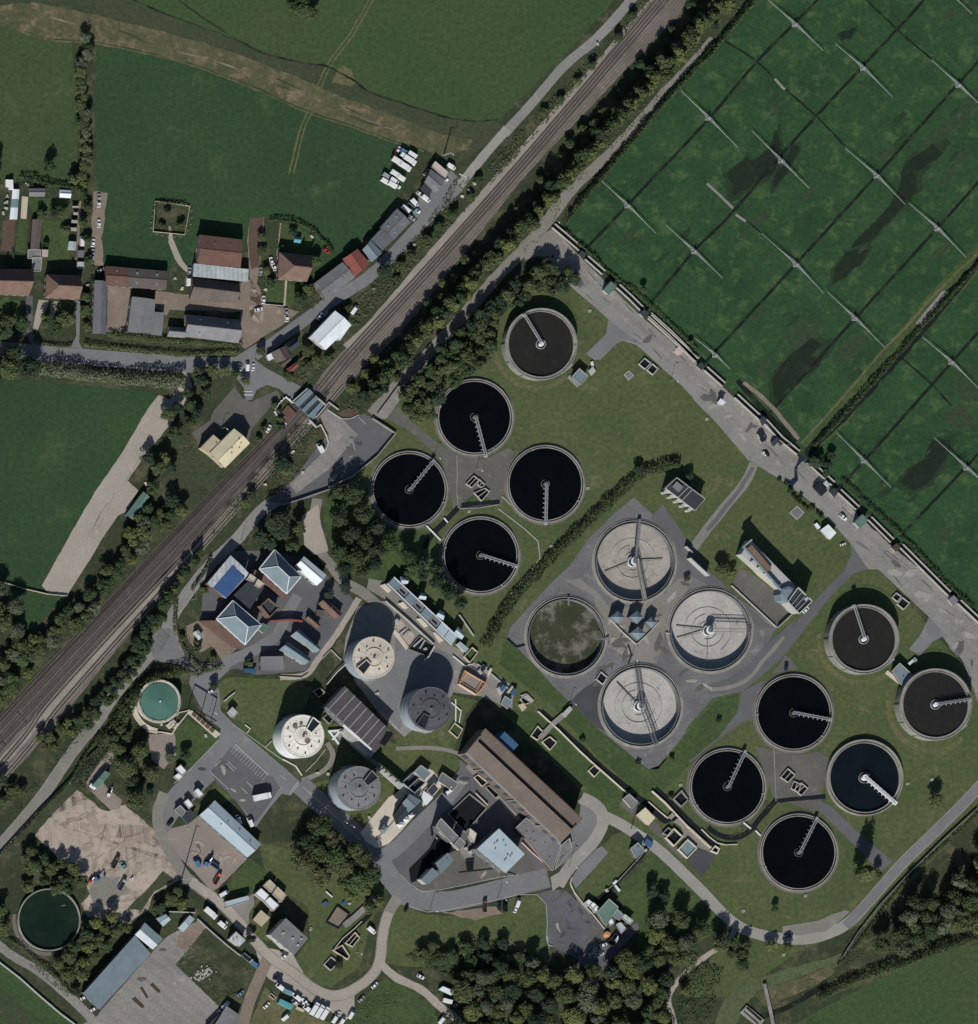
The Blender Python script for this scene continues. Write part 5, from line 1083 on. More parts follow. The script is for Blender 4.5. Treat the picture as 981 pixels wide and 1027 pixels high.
tankbox('inlet_box', "narrow open inlet channel with cream walls above the orange-railed basin", 'channel', "ja: 130,150 195,75 240,115 175,200", 1.6, .35, 'lawn_green', .3, 'timber_pale')
wallrun('flow_channel', "white flume with a round chamber on the lawn by the dark tower", 'flume', "ja: 58,500 60,590 58,690", .6, .45, 'white_metal')
tankbox('flume_chamber', "small cream-walled chamber at the lower end of the white flume", 'chamber', "ja: 50,695 115,745 75,820 5,760", 1.0, .4, 'lawn_green', .2, 'timber_pale')
# ---------------------------------------------------------------- main hall
hh = 12.0
T = thing('main_hall', "great hall with long brown roof split by a dark lantern slot", 'hall', W("X: 420,430", hh)[0])
q = W("X: 228,150 708,596 602,712 134,270", hh)
MB().prism(inset(q, .3), -.1, hh-.3).build('wall', 'wall_taupe', T)
def strip(a, b, z0, z1, t0=0.0, t1=1.0): 
    A, B = lerp(q[0], q[3], a), lerp(q[1], q[2], a); C_, D_ = lerp(q[0], q[3], b), lerp(q[1], q[2], b)
    return [lerp(A, B, t0), lerp(A, B, t1), lerp(C_, D_, t1), lerp(C_, D_, t0)]
def slope(a, b, za, zb, name, mat):
    p = strip(a, b, 0, 0); V = [p[0]+(za,), p[1]+(za,), p[2]+(zb,), p[3]+(zb,)]+[p[0]+(za-.25,), p[1]+(za-.25,), p[2]+(zb-.25,), p[3]+(zb-.25,)]
    return MB().add(V, [(0,1,2,3), (0,4,5,1), (1,5,6,2), (2,6,7,3), (3,7,4,0)]).build(name, mat, T)
slope(0, .35, hh, hh+.5, 'roof', 'roof_brown_hall'); slope(.475, 1, hh+.9, hh, 'roof', 'roof_brown_hall')
MB().prism(strip(.345, .48, 0, 0, .01, .985), hh-.3, hh+.1).build('lantern_slot', 'floor_dark', T)
for t in (.0, .985): MB().prism(strip(.3, .5, 0, 0, t, t+.012), hh+.5, hh+1.2).build('lantern_end', 'roof_brown_hall', T)
p = strip(1.0, 1.0, 0, 0); MB().beam(p[2]+(hh-.2,), p[3]+(hh-.2,), .7, .5).build('gutter', 'tank_concrete', T)
p = strip(0, 0, 0, 0); MB().beam(p[0]+(hh-.1,), p[1]+(hh-.1,), .5, .4).build('gutter', 'wall_brick', T)
for k in range(12):
    a = lerp(q[3], q[2], (k+.5)/12); b = lerp(q[3], q[2], (k+.5)/12+.02); d = ((q[3][1]-q[2][1]), 0)
    MB().box(a[0]+.12, a[1]+.14, 3, 9, 2.4, .2, math.atan2(q[2][1]-q[3][1], q[2][0]-q[3][0])).build('window', 'glass_pane', T)
for t, w_ in ((.18, 0), (.52, 0), (.8, 0)): a = lerp(q[3], q[2], t); MB().box(a[0]-.2, a[1]-.2, 0, 11, .5, .5, .7).build('downpipe', 'tank_concrete', T)
q2 = W("X: 325,165 393,230 356,273 290,206", 10.5); MB().prism(q2, 0, 10.5).build('side_wing', 'roof_steelblue', T)
# flat annexes on the hall's road side
bld('hall_annex', "flat grey annex with skylights along the road side of the great hall", 'annex', "X: 430,590 600,722 560,850 378,640", 4.0, 'flat', 0, 0, 'asphalt', 'wall_brick', vents=6, win=False)
bld('annex_ramp', "grey flat outbuilding at the lower corner of the great hall", 'annex', "X: 605,722 645,690 655,740 570,845", 2.6, 'flat', 0, 0, 'asphalt', 'wall_brick', win=False, vents=3)
bld('screen_house', "white-blue roofed screening house with rows of roof vents, in front of the great hall", 'screening house', "X: 294,642 424,768 330,862 186,742", 10, 'shed', .8, 1, 'roof_lightblue', 'wall_grey', vents=14)
tankbox('open_concrete_bay', "deep open concrete yard bay with beam across, upper left of the screening house", 'bay', "he: 600,60 770,195 560,440 390,260", 1.2, .5, 'floor_dark', .15, 'concrete_pave')  # floor is near black: the shade inside the deep bay is in its colour
bld('sludge_store', "long narrow grey store in front of the open concrete bay", 'store', "he: 315,300 485,480 425,545 270,375", 8.5, 'flat', 0, 0, 'roof_grey', 'wall_grey', win=False)
bld('sludge_store', "short grey block joined to the lower end of the narrow store", 'store', "he: 500,490 560,545 500,610 450,550", 7.5, 'flat', 0, 0, 'roof_grey', 'wall_grey', win=False)
wallrun('gantry_beam', "pale beam running beside the narrow grey store", 'beam', "he: 300,430 490,615", 5.5, .5, 'concrete_pale', z0=4.8)
bld('workshop', "green-grey roofed workshop at the sharp road corner, upper part", 'workshop', "he: 265,740 385,640 440,710 315,850", 7.0, 'shed', .4, 0, 'roof_slate', 'wall_grey', win=False, vents=1)
bld('workshop', "green-grey roofed workshop at the sharp road corner, lower part with white side", 'workshop', "he: 118,905 232,786 302,850 180,958", 7.0, 'shed', .4, 0, 'roof_slate', 'wall_white', win=False)
bld('skip_shed', "white cream-topped block by the dark wall left of the screening house", 'block', "he: 600,400 670,455 640,545 590,480", 3.2, 'flat', 0, 0, 'concrete_pale', 'wall_white', win=False)
bld('skip', "pair of black open skips on the concrete in front of the screening house", 'skip', "he: 560,725 640,710 630,810 575,815", 1.6, 'flat', 0, 0, 'floor_dark', 'wall_dark', win=False, parapet='wall_dark')
boxes('pump_cluster', "cream and rust pump cluster on the wall top left of the screening house", 'pump', [('plinth', "he: 500,610 545,560 645,690 570,720", 0, .8, 'concrete_pave'), ('tank', "he: 550,590 575,580 585,605 560,615", .8, 2.4, 'wall_white'), ('tank', "he: 590,625 620,615 630,650 600,650", .8, 2.0, 'wall_white')])
tankbox('valve_pit', "brown-lined valve pit next to the narrow road wall at the hall's north-west end", 'pit', "X: 175,390 195,378 240,415 215,435", 1.0, .35, 'floor_dark', .1, 'timber_pale')
tankbox('valve_pit', "long dark valve pit along the hall's road side", 'pit', "X: 232,440 250,430 300,475 280,492", 1.0, .35, 'floor_dark', .1, 'tank_concrete')
for s, lab in (("X: 455,186 488,138 516,168 488,208", "open concrete manhole left of the pale channel bridge"), ("X: 510,216 548,190 580,218 548,256", "open concrete manhole right of the pale channel bridge"), ("X: 738,358 768,330 796,356 766,388", "open concrete manhole on the long lawn beside the channel wall")):
    tankbox('manhole', lab, 'manhole', s, 1.0, .45, 'floor_dark', .12, 'timber_pale', group='open concrete manholes')
T = wallrun('channel_bridge', "pale slab bridge crossing the long channel, white box at its top end", 'footbridge', "X: 498,198 560,130 640,60", 1.0, 2.6, 'concrete_pave', z0=.7)
q = W("X: 610,75 645,40 660,55 625,95", 2.2); MB().prism(q, 1, 2.2).build('gate_box', 'wall_white', T)
wallrun('channel_wall', "long white-topped channel wall from the hall lawn down to the dark kiosk", 'wall', "X: 490,65 550,120 590,155 700,265 760,320 800,355 930,470", 1.1, .5, 'concrete_pale')
RD('channel', 'tank_channel', 8, "X: 505,62 560,112 650,196 720,258 800,336 940,450", 3.4, .15)
boxes('sluice', "small cream sluice box at the channel's upper end", 'sluice', [('box', "ja: 575,545 620,530 640,570 610,600", 0, 1.2, 'timber_pale'), ('gate', "ja: 590,470 640,450 700,510 680,530", 0, .9, 'kerb_stone')])
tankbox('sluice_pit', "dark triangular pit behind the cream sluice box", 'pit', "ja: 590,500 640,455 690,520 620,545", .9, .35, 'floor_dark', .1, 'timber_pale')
bld('kiosk', "dark flat kiosk at the lower end of the long channel wall", 'kiosk', "Y: 122,398 152,374 195,414 165,446", 2.8, 'flat', 0, 0, 'roof_grey', 'wall_render', win=False)
bld('kiosk', "cream-roofed kiosk beside the perimeter road junction", 'kiosk', "Y: 190,476 232,440 280,492 246,530", 3.0, 'shed', .3, 0, 'roof_ochre', 'wall_render', win=False)
bld('pump_kiosk', "blue-grey pump kiosk on the lawn across the perimeter road", 'kiosk', "Y: 160,642 195,614 226,650 184,692", 4.0, 'flat', 0, 0, 'roof_bluegrey', 'wall_grey', win=False, vents=1)
wallrun('channel_wall', "short white walled channel from the pump kiosk down to the pipe bridge", 'wall', "Y: 235,650 200,690 100,800 40,850", .8, .4, 'tank_concrete')
RD('channel', 'tank_channel', 8, "Y: 245,640 190,705 90,810 -20,920 d: 500,390", 4, .2)
boxes('sluice', "dark blue sluice gear where the short channel meets the road", 'sluice', [('deck', "Y: 225,615 240,590 272,615 258,640", 0, 1.4, 'roof_steelblue'), ('post', "Y: 228,650 236,642 244,650 236,660", 0, 1.6, 'wall_white')])
boxes('pipe_bridge', "white pipe bridge over the short channel", 'pipe bridge', [('pipe', "hf: 440,150 470,120 485,135 455,170", 0, 1.2, 'white_metal'), ('pipe', "hf: 455,180 470,170 515,225 500,240", .6, 1.2, 'white_metal'), ('post', "hf: 365,215 385,205 400,235 380,245", 0, 1.4, 'wall_white')])
# inlet works beside the road
tankbox('inlet_tank', "dark open tank of the inlet works, nearest the cream kiosk", 'tank', "hh: 355,500 440,580 355,670 275,590", 1.6, .5, 'floor_dark', .3, 'concrete_pale')
tankbox('inlet_tank', "blue-grey filled tank of the inlet works, beside the asphalt bay", 'tank', "hh: 490,610 580,690 485,790 400,705", 1.6, .5, 'glass_green', 1.0, 'concrete_pale')
tankbox('inlet_tank', "small dark open tank at the upper corner of the inlet works", 'tank', "hh: 300,490 350,530 300,575 245,545", 1.4, .4, 'floor_dark', .3, 'tank_concrete')
tankbox('scum_tank', "square dark open tank beside the black-water tank, near the inlet works", 'tank', "hh: 430,130 495,215 425,285 350,210", 1.2, .7, 'floor_dark', .2, 'concrete_pave')
wallrun('channel_wall', "long white-edged channel wall between the inlet works and the black-water tank", 'wall', "hh: 140,130 270,245 470,460 580,560 720,690", 1.3, .6, 'concrete_pale')
RD('channel', 'tank_channel', 8, "hh: 165,110 300,220 500,430 620,540 770,680", 5, .2)
wallrun('channel_wall', "curved white channel edge sweeping right below the black-water tank", 'wall', "hh: 625,505 700,580 780,640 860,660 980,655", .9, .4, 'concrete_pale')
wallrun('channel_wall', "white edge of the grassy trench beside the cream kiosk", 'wall', "hh: 105,235 200,320 300,400", .8, .4, 'concrete_pale')
RD('channel', 'tank_channel', 8, "hh: -60,180 60,235 160,330 260,430 330,400 390,350", 6, .3)
tankbox('outlet_chamber', "rounded cream outlet chamber at the end of the white-edged channel", 'chamber', "hh: 720,720 760,670 800,700 780,745", 1.2, .6, 'floor_dark', .2, 'concrete_pale')
boxes('channel_bridge', "cluster of small concrete walkways across the inlet channel", 'walkway', [('slab', "hh: 350,430 400,390 480,470 460,500", .2, 1.0, 'tank_concrete'), ('slab', "hh: 510,510 530,500 580,550 565,565", .2, 1.35, 'timber_pale'), ('slab', "hh: 620,610 635,600 690,650 675,665", .2, 1.35, 'timber_pale'), ('box', "hh: 300,380 340,340 370,370 330,410", 0, 1.3, 'tank_concrete')])
# pump yard at the dark asphalt turning area
bld('pump_house', "green-grey flat pump house at the dark asphalt turning area", 'pump house', "hf: 400,310 490,390 370,575 285,440", 3.6, 'flat', 0, 0, 'roof_green', 'wall_grey', win=False)
for s, w_ in (("hf: 165,345 200,315 235,345 200,385", "left"), ("hf: 210,370 245,345 275,370 240,410", "middle"), ("hf: 245,410 280,375 310,405 265,450", "right")):
    bld('chemical_tank', "white square chemical tank, %s one of three beside the green-grey pump house" % w_, 'tank', s, 2.4, 'flat', 0, 0, 'roof_white', 'wall_white', win=False, over=.05, group='white chemical tanks')
bld('plant_cabin', "lilac-grey flat cabin in the pump yard", 'cabin', "hf: 480,410 540,465 500,520 435,470", 3, 'flat', 0, 0, 'roof_bluegrey', 'wall_grey', win=False)
bld('plant_cabin', "pale lilac slatted cabin at the outer corner of the pump yard", 'cabin', "hf: 555,460 640,525 605,560 525,500", 3, 'flat', 0, 0, 'roof_whitegrey', 'wall_grey', win=False)
bld('plant_cabin', "pale cyan stepped cabin in the middle of the pump yard", 'cabin', "hf: 470,560 515,540 565,600 520,650", 3.2, 'flat', 0, 0, 'roof_lightblue', 'wall_dark', win=False)
bld('plant_cabin', "small white-topped cabin behind the orange drum in the pump yard", 'cabin', "hf: 390,530 430,505 450,550 410,575", 2.6, 'flat', 0, 0, 'roof_white', 'wall_dark', win=False)
tankbox('wash_bay', "black open wash bay with white side wall in the pump yard", 'bay', "hf: 380,740 470,650 520,690 440,775", 1.6, .4, 'floor_dark', .15, 'wall_dark')
m = MB().cyl(W("hf: 380,660", 1)[0], 0, 1.4, 1.6, 1.5, 16).cyl(W("hf: 380,660", 1)[0], 1.4, 1.7, .9, .5, 16); tag(m.build('drum', 'orange_paint'), "orange drum lid beside the black wash bay", 'drum')
wallrun('pump_yard_wall', "curved kerb wall along the edge of the dark asphalt turning area", 'wall', "hf: 35,100 20,150 60,240 150,360 250,470 360,605", .6, .35, 'concrete_pale')
bld('white_kiosk', "narrow white kiosk beside the black wash bay", 'kiosk', "hf: 460,720 490,670 505,690 475,740", 2.2, 'flat', 0, 0, 'roof_white', 'wall_white', win=False, parapet=None)
for i, (x, y, l) in enumerate([(215,865,"on the left of the rubble bays"), (280,855,"middle of the rubble bays"), (325,850,"on the right of the rubble bays"), (265,800,"topmost in the rubble bays")]):
    p = W("hf: %d,%d" % (x, y))[0]; m = MB(); rr = random.Random(i)
    for k in range(7): m.cyl((p[0]+rr.uniform(-1.3,1.3), p[1]+rr.uniform(-1.3,1.3)), 0, rr.uniform(.4,1.2), rr.uniform(.5,1.0), .2, 7)
    tag(m.build('rubble_heap', 'kerb_stone'), "pale heap of rubble " + l, 'rubble heap', 'rubble heaps in the bays')
wallrun('bay_wall', "low curved wall round the rubble bays at the bottom of the turning area", 'wall', "hf: 100,980 110,910 180,830 270,750 330,760", .8, .35, 'tank_concrete')
# kiosks and blocks on the lawns
bld('pump_kiosk', "slate-roofed pump kiosk beside the northern raised tank", 'kiosk', "D: 362,872 398,832 440,870 404,912", 3.4, 'flat', 0, 0, 'roof_slate', 'wall_grey', win=False)
bld('pump_kiosk', "slate-roofed pump kiosk between the two eastern raised tanks", 'kiosk', "S: 560,404 595,368 656,424 606,478", 3.4, 'flat', 0, 0, 'roof_slate', 'wall_grey', win=False, vents=1)
wallrun('kiosk_ramp', "pale ramp beside the kiosk between the eastern raised tanks", 'ramp', "S: 530,410 605,470", .5, 1.8, 'concrete_pale')
wallrun('kiosk_ramp', "pale ramp beside the kiosk at the northern raised tank", 'ramp', "D: 345,868 395,918", .5, 1.8, 'concrete_pave')
boxes('valve_set', "small white valve set at the end of the short drive to the northern raised tank", 'valve set', [('valve', "D: 445,840 465,820 480,845 460,865", 0, 1.4, 'wall_white'), ('pipe', "D: 455,800 465,795 470,820 460,825", 0, 1.0, 'white_metal')])
boxes('valve_set', "white pipe valves in the shadow beside the eastern kiosk", 'valve set', [('pipe', "S: 635,370 670,340 678,348 645,380", .4, 1.2, 'white_metal'), ('valve', "S: 660,350 680,345 685,365 668,370", 0, 1.4, 'wall_white')])
bld('white_hut', "white flat hut on the lawn edge beside the concrete pavement", 'hut', "L: 900,496 936,470 976,512 944,546", 3.0, 'flat', 0, 0, 'roof_white', 'wall_white', win=False, parapet=None)
bld('white_box', "small white meter box left of the white flat hut", 'meter box', "L: 868,470 880,462 898,485 886,494", 1.4, 'flat', 0, 0, 'roof_white', 'wall_white', win=False, over=.05, parapet=None)
for s, lab in (("D: 692,810 720,780 750,805 722,835", "open white-rimmed tank left of a pair on the lawn by the pavement"), ("D: 732,840 758,808 785,832 760,862", "open white-rimmed tank right of a pair on the lawn by the pavement"), ("D: 620,862 640,842 664,864 642,888", "square grating tank standing alone just left of a pair of open tanks"),
   ("L: 748,412 782,380 816,412 782,446", "flat square grating on the lawn near the white hut"), ("S: 560,45 580,22 604,40 584,66", "smaller open tank of the pair near the eastern raised tank"), ("S: 584,78 610,45 644,72 616,104", "larger open tank of the pair near the eastern raised tank"),
   ("Q: 482,496 505,460 535,486 514,522", "dark open tank on the concrete between the mossy and whitish tanks"), ("hg: 640,268 708,192 775,248 706,326", "white-rimmed open tank standing alone on the lawn by the gravel road bend")):
    tankbox('open_tank', lab, 'tank', s, 1.0 if 'grating' not in lab else .35, .4, 'floor_dark' if 'grating' not in lab else 'galvanised_dark', .12 if 'grating' not in lab else .3, 'wall_white' if 'square' not in lab else 'kerb_stone')
# tall concrete screening structure on the east lawn
T = thing('screening_tower', "tall long white-walled settling channel with three brown bays and a square tower at its end", 'screening structure', W("ic: 400,450", 5)[0])
q = W("ic: 160,175 240,110 650,600 560,640", 9.0); MB().prism(W("ic: 150,250 240,110 690,570 590,640", 9.0), -.1, 6.8).build('base', 'wall_white', T)
for a, b in ((0, 1), (3, 2)): MB().beam(q[a]+(7.9,), q[b]+(7.9,), .5, 2.2).build('channel_side', 'wall_white', T)
MB().beam(q[0]+(7.9,), q[3]+(7.9,), .5, 2.2).build('channel_end', 'roof_bluegrey', T)
for t0, t1 in ((.1, .24), (.28, .46), (.5, .66)):
    k = [lerp(lerp(q[0], q[1], t0), lerp(q[3], q[2], t0), .06), lerp(lerp(q[0], q[1], t1), lerp(q[3], q[2], t1), .06), lerp(lerp(q[0], q[1], t1), lerp(q[3], q[2], t1), .55), lerp(lerp(q[0], q[1], t0), lerp(q[3], q[2], t0), .55)]
    MB().prism(k, 6.8, 8.7).build('bay_cover', 'floor_brown', T)
q = W("ic: 690,580 830,715 700,838 590,720", 10); MB().prism(inset(q, .15), -.1, 9.6).build('tower', 'wall_white', T)
m = MB()
for i in range(4): m.beam(q[i]+(10.0,), q[(i+1) % 4]+(10.0,), .5, .9)
m.build('parapet', 'kerb_stone', T); MB().flat(inset(q, .2), 9.63).build('tower_roof', 'roof_dark', T)
for t in (.3, .55, .78): MB().beam(lerp(q[0], q[1], t)+(10.1,), lerp(q[3], q[2], t)+(10.1,), .28, .3).build('roof_beam', 'galvanised', T)
p = W("ic: 770,690", 10)[0]; MB().box(p[0], p[1], 9.6, 11, 1.6, 1.4, .7).build('roof_box', 'wall_white', T)
c = W("ic: 600,650", 9)[0]; MB().cyl(c, -.1, 8.8, 4.2, 4.2, 8).cyl(c, 8.8, 9.2, 4.3, 3.0, 8).build('turret', 'roof_bluegrey', T)
for t in (.2, .35, .5, .65, .8): p = lerp(W("ic: 150,250 590,640", 8)[0], W("ic: 150,250 590,640", 8)[1], t); MB().box(p[0], p[1], 6.8, 8.4, 1.1, .9, -.75).build('inspection_box', 'wall_white', T)
wallrun('footing_wall', "long cream footing wall in front of the tall white settling channel", 'wall', "ic: 125,255 300,450 540,650", 1.2, .7, 'timber_pale')
wallrun('yard_wall', "thin white wall bounding the concrete tank yard on its north-east side", 'wall', "ic: 40,560 480,970", 1.0, .35, 'wall_white')
wallrun('yard_wall', "short white wall from the concrete yard corner up to the square tower", 'wall', "ic: 500,970 640,840", 2.0, .35, 'wall_white')
wallrun('yard_wall', "short tall white wall in front of the two round trees", 'wall', "L: 238,578 270,608", 3.0, .3, 'wall_white')
wallrun('yard_wall', "longer white wall beside the two round trees, casting a broad shadow", 'wall', "L: 258,635 352,722", 5.0, .35, 'wall_white')
# switch house on the north lawn
T = bld('switch_house', "white double-roofed switch house with dark roofs beside the hedge strip", 'switch house', "L: 190,240 330,345 280,402 134,292", 6, 'flat', 0, 0, 'roof_dark', 'wall_white', parapet='kerb_stone', win=False)
q = W("L: 190,240 330,345 280,402 134,292", 6)
for t in (.42, .55): MB().beam(lerp(q[0], q[1], t)+(6.2,), lerp(q[3], q[2], t)+(6.2,), .35, .5).build('roof_divider', 'kerb_stone', T)
p = lerp(lerp(q[0], q[1], .2), lerp(q[3], q[2], .2), .45); MB().box(p[0], p[1], 6, 6.9, 4.4, 3.2, -.7).build('roof_plant', 'roof_grey', T)
for t in (.1, .3, .5, .7, .9): p = lerp(q[3], q[2], t); MB().cyl((p[0]-.5, p[1]-.6), 0, 4.2, 1.0, .9, 12).build('side_turret', 'wall_white', T)
# four hoppers between the primary tanks
for s, w_ in (("Q: 590,160 626,192 590,222 554,190", "left"), ("Q: 684,158 716,190 684,224 646,190", "middle back"), ("Q: 754,188 786,214 756,246 726,214", "right"), ("Q: 690,236 726,270 690,304 652,268", "front")):
    q = W(s, 5.0); T = thing('hopper', "blue-grey pyramid-topped hopper, the %s one of four between the drained tanks" % w_, 'hopper', cen(q), 'pyramid hoppers in the concrete yard'); c = cen(q)
    MB().prism(inset(q, .2), 0, 4.6).build('hopper_body', 'wall_grey', T)
    MB().add([p+(4.6,) for p in ccw(q)]+[c+(6.0,)], [(0,1,4), (1,2,4), (2,3,4), (3,0,4)]).build('hopper_roof', 'roof_bluegrey', T)
wallrun('plinth_wall', "V-shaped low white wall below the four pyramid hoppers", 'wall', "Q: 552,202 612,265 680,325 745,265 790,215", 1.0, .4, 'wall_white')
boxes('drain_cover', "pair of small grey drain covers left of the hoppers' lower wall", 'drain cover', [('cover', "Q: 530,450 548,432 562,448 545,468", 0, .3, 'galvanised_dark'), ('cover', "R: " + "-20,300 -5,285 10,305 -6,320", 0, .25, 'galvanised_dark')])
# small gear in the two tank crosses
for lab, w0 in (("white-edged open valve chambers in the middle of the northwestern four tanks", "ia"), ("white-edged open valve chambers in the middle of the southeastern four tanks", "Z")):
    S_ = ["ia: 495,455 560,505 470,600 400,555", "ia: 565,500 630,565 590,600 540,560", "ia: 635,610 690,650 590,765 500,665"] if w0 == 'ia' else ["R: 640,838 675,868 640,905 604,880", "R: 668,900 705,915 690,955 655,935", "R: 705,908 738,935 705,970 672,940"]
    T = thing('valve_chamber', lab, 'valve chamber', W(S_[0])[0])
    for s in S_: tankbox('', '', '', s, 1.1, .35, 'floor_dark', .15, 'kerb_stone', root=T, cross=1)
wallrun('pipe_trench', "straight concrete pipe trench edge left of the northwestern valve chambers", 'pipe trench', "ia: 285,200 290,420 285,640 300,830", .4, .4, 'tank_concrete')
wallrun('pipe_trench', "thin pale trench edge across the bottom of the northwestern tank cross", 'pipe trench', "ia: 300,830 330,860 560,850 800,810", .5, .5, 'tank_concrete')
wallrun('pipe_trench', "straight concrete pipe trench edge left of the southeastern valve chambers", 'pipe trench', "Y: 865,150 870,280 875,410", .4, .4, 'tank_concrete')
wallrun('path_edging', "pale kerb line winding round the black-water tanks beside the hedge strip", 'kerb', "K: 0,540 65,590 130,640 195,700 205,780 150,860 60,960", .3, .35, 'kerb_stone')
RD('channel', 'tank_channel', 8, "J: 640,335 560,420 500,480 470,540", 5, .2); RD('channel', 'tank_channel', 8, "J: 650,328 740,318 840,310", 4, .2)
RD('channel', 'tank_channel', 8, "Y: 880,400 800,490 740,560 680,590 600,580 540,540", 5, .2); RD('channel', 'tank_channel', 8, "Z: 0,310 100,300 230,290", 4, .2)
for s, lab in (("J: 480,428 550,500", "by the left pair of tanks in the northwest"), ("Y: 715,515 752,545", "by the left pair of tanks in the southeast"), ("J: 566,390 585,412", "tiny one in the northwestern tank cross"), ("Y: 775,555 800,580", "tiny one in the southeastern tank cross")):
    wallrun('footbridge', "narrow white footbridge over the dark channel " + lab, 'footbridge', s, .9, .7, 'white_metal', z0=.7)
# ---------------------------------------------------------------- channel wall along the beds
T = None
CW = [("D: 272,128 345,190 415,250", "top"), ("D: 435,285 520,360", "second"), ("D: 590,425 650,480 715,545", "third"), ("D: 745,575 860,680 980,790", "fourth"), ("E: 10,75 110,165 180,235 240,300", "fifth"), ("E: 285,340 375,420", "sixth"), ("E: 435,475 500,535 560,590", "seventh"), ("id: 270,215 430,390 600,530", "eighth"), ("M: 150,160 270,270", "ninth"), ("M: 300,305 390,390", "tenth"), ("M: 450,440 560,550", "eleventh"), ("M: 605,575 720,690 840,810", "twelfth"), ("M: 890,850 980,935 p: 1060,700", "last")]
for s, n_ in CW:
    p = W(s, 1.2); T = thing('channel_wall', "white double-topped distribution channel, %s stretch counting down from the top of the pavement" % n_, 'channel', p[len(p)//2], 'distribution channel along the beds')
    for i in range(len(p)-1):
        a, b = p[i], p[i+1]; d = math.dist(a, b); nx, ny = -(b[1]-a[1])/d, (b[0]-a[0])/d
        for k, mt in ((-1.15, 'kerb_stone'), (1.15, 'kerb_stone')): MB().beam((a[0]+nx*k, a[1]+ny*k, .6), (b[0]+nx*k, b[1]+ny*k, .6), .42, 1.25).build('channel_side', mt, T)
        MB().beam((a[0], a[1], .2), (b[0], b[1], .2), 1.8, .3).build('channel_floor', 'tank_channel', T)
GH = [("D: 516,446 554,402 582,430 540,470", 3.4, 'roof_green', "green-roofed gate house near the top of the channel"), ("E: 344,505 358,488 382,508 366,524", 3.4, 'roof_white', "pale-fronted gate house by the sixth stretch of channel"), ("M: 372,462 412,420 440,448 400,492", 3.4, 'roof_green', "green-roofed gate house near the long eastern stretch of channel"),
      ("M: 555,585 580,562 602,582 578,606", 2.2, 'wall_timber', "small brown gate box below the green gate house"), ("M: 835,840 862,818 885,845 858,872", 2.2, 'roof_grey', "grey gate box near the right edge of the pavement"), ("E: 240,330 262,308 282,328 262,350", 2.2, 'roof_dark', "black gate box with tan steps beside the short-armed sprinkler"),
      ("D: 392,270 412,250 435,272 412,292", 2.4, 'roof_dark', "black gate box at the upper end of the channel"), ("D: 695,560 718,540 742,562 718,585", 2.4, 'roof_dark', "black gate box below the green gate house"), ("M: 250,312 272,290 296,312 272,338", 2.4, 'roof_dark', "black gate box with white sill beside the machine block"),
      ("id: 210,200 255,170 290,225 240,265", 2.6, 'roof_dark', "black gate box at the junction of the fourth ditch")]
for s, h, rm, lab in GH: bld('gate_house', lab, 'gate house', s, h, 'flat' if h < 3 else 'shed', .4, 0, rm, 'wall_white', win=False, parapet=None)
boxes('machine_block', "dark machine block with grey plinth standing on the pavement", 'machine', [('plinth', "id: 745,850 800,770 900,850 830,960", 0, .5, 'kerb_stone'), ('housing', "id: 750,870 800,815 885,900 830,955", .5, 2.4, 'dark_steel'), ('hood', "id: 840,830 870,800 905,840 880,870", 0, 1.8, 'roof_whitegrey')])
boxes('machine_block', "cluster of dark pumps with white frames at the ditch junction", 'machine', [('frame', "id: 190,350 240,320 290,400 230,440", 0, 1.3, 'kerb_stone'), ('pump', "id: 205,345 240,335 265,370 225,385", 1.3, 2.2, 'dark_steel'), ('pump', "id: 220,400 260,380 285,405 240,430", 1.3, 2.0, 'dark_steel'), ('housing', "id: 330,420 380,370 420,400 360,465", 0, 1.8, 'roof_dark'), ('slab', "id: 270,270 330,330 340,310 290,240", 0, .4, 'concrete_pale')])
for s, lab in (("id: 485,450 500,430 525,455 505,475", "leftmost little black post box on the channel below the pumps"), ("id: 405,430 425,415 445,440 425,460", "little black post box beside the dark pump housing")): bld('valve_box', lab, 'valve box', s, 1.2, 'flat', 0, 0, 'roof_dark', 'wall_dark', win=False, over=.02, parapet=None)
boxes('pink_plinth', "pinkish stepped plinth beside the fourth stretch of channel", 'plinth', [('plinth', "E: 135,245 155,228 180,255 158,275", 0, .9, 'roof_pink'), ('step', "E: 128,258 138,248 155,268 145,278", 0, .4, 'roof_pink')])
# ---------------------------------------------------------------- car park side and lower yards
bld('works_store', "long store with white front slope and blue-grey back slope beside the pinkish yard", 'store', "U: 370,552 598,768 530,834 294,626", 4.4, 'gable', 1.6, 0, 'roof_lightblue', 'wall_grey', vents=4)
for s, lab in (("U: 268,508 286,494 314,524 292,542", "upper of two white cabins beside the drive"), ("U: 218,562 238,546 264,578 242,594", "lower of two white cabins beside the drive")): bld('cabin', lab, 'cabin', s, 2.8, 'flat', 0, 0, 'roof_white', 'wall_white', win=False, group='white cabins beside the drive')
bld('cabin', "square grey cabin at the left end of the long white store", 'cabin', "U: 172,600 200,578 228,606 206,632", 2.8, 'flat', 0, 0, 'roof_grey', 'wall_grey', win=False)
bld('canopy', "dark canopy roof with blue edge at the corner of the long white store", 'canopy', "U: 204,630 246,592 276,624 240,672", 3.0, 'flat', 0, 0, 'roof_dark', 'roof_steelblue', win=False, parapet=None)
bld('gate_cabin', "small grey gate cabin at the works entrance", 'cabin', "U: 434,118 456,94 482,122 460,148", 2.8, 'flat', 0, 0, 'roof_whitegrey', 'wall_white', win=False)
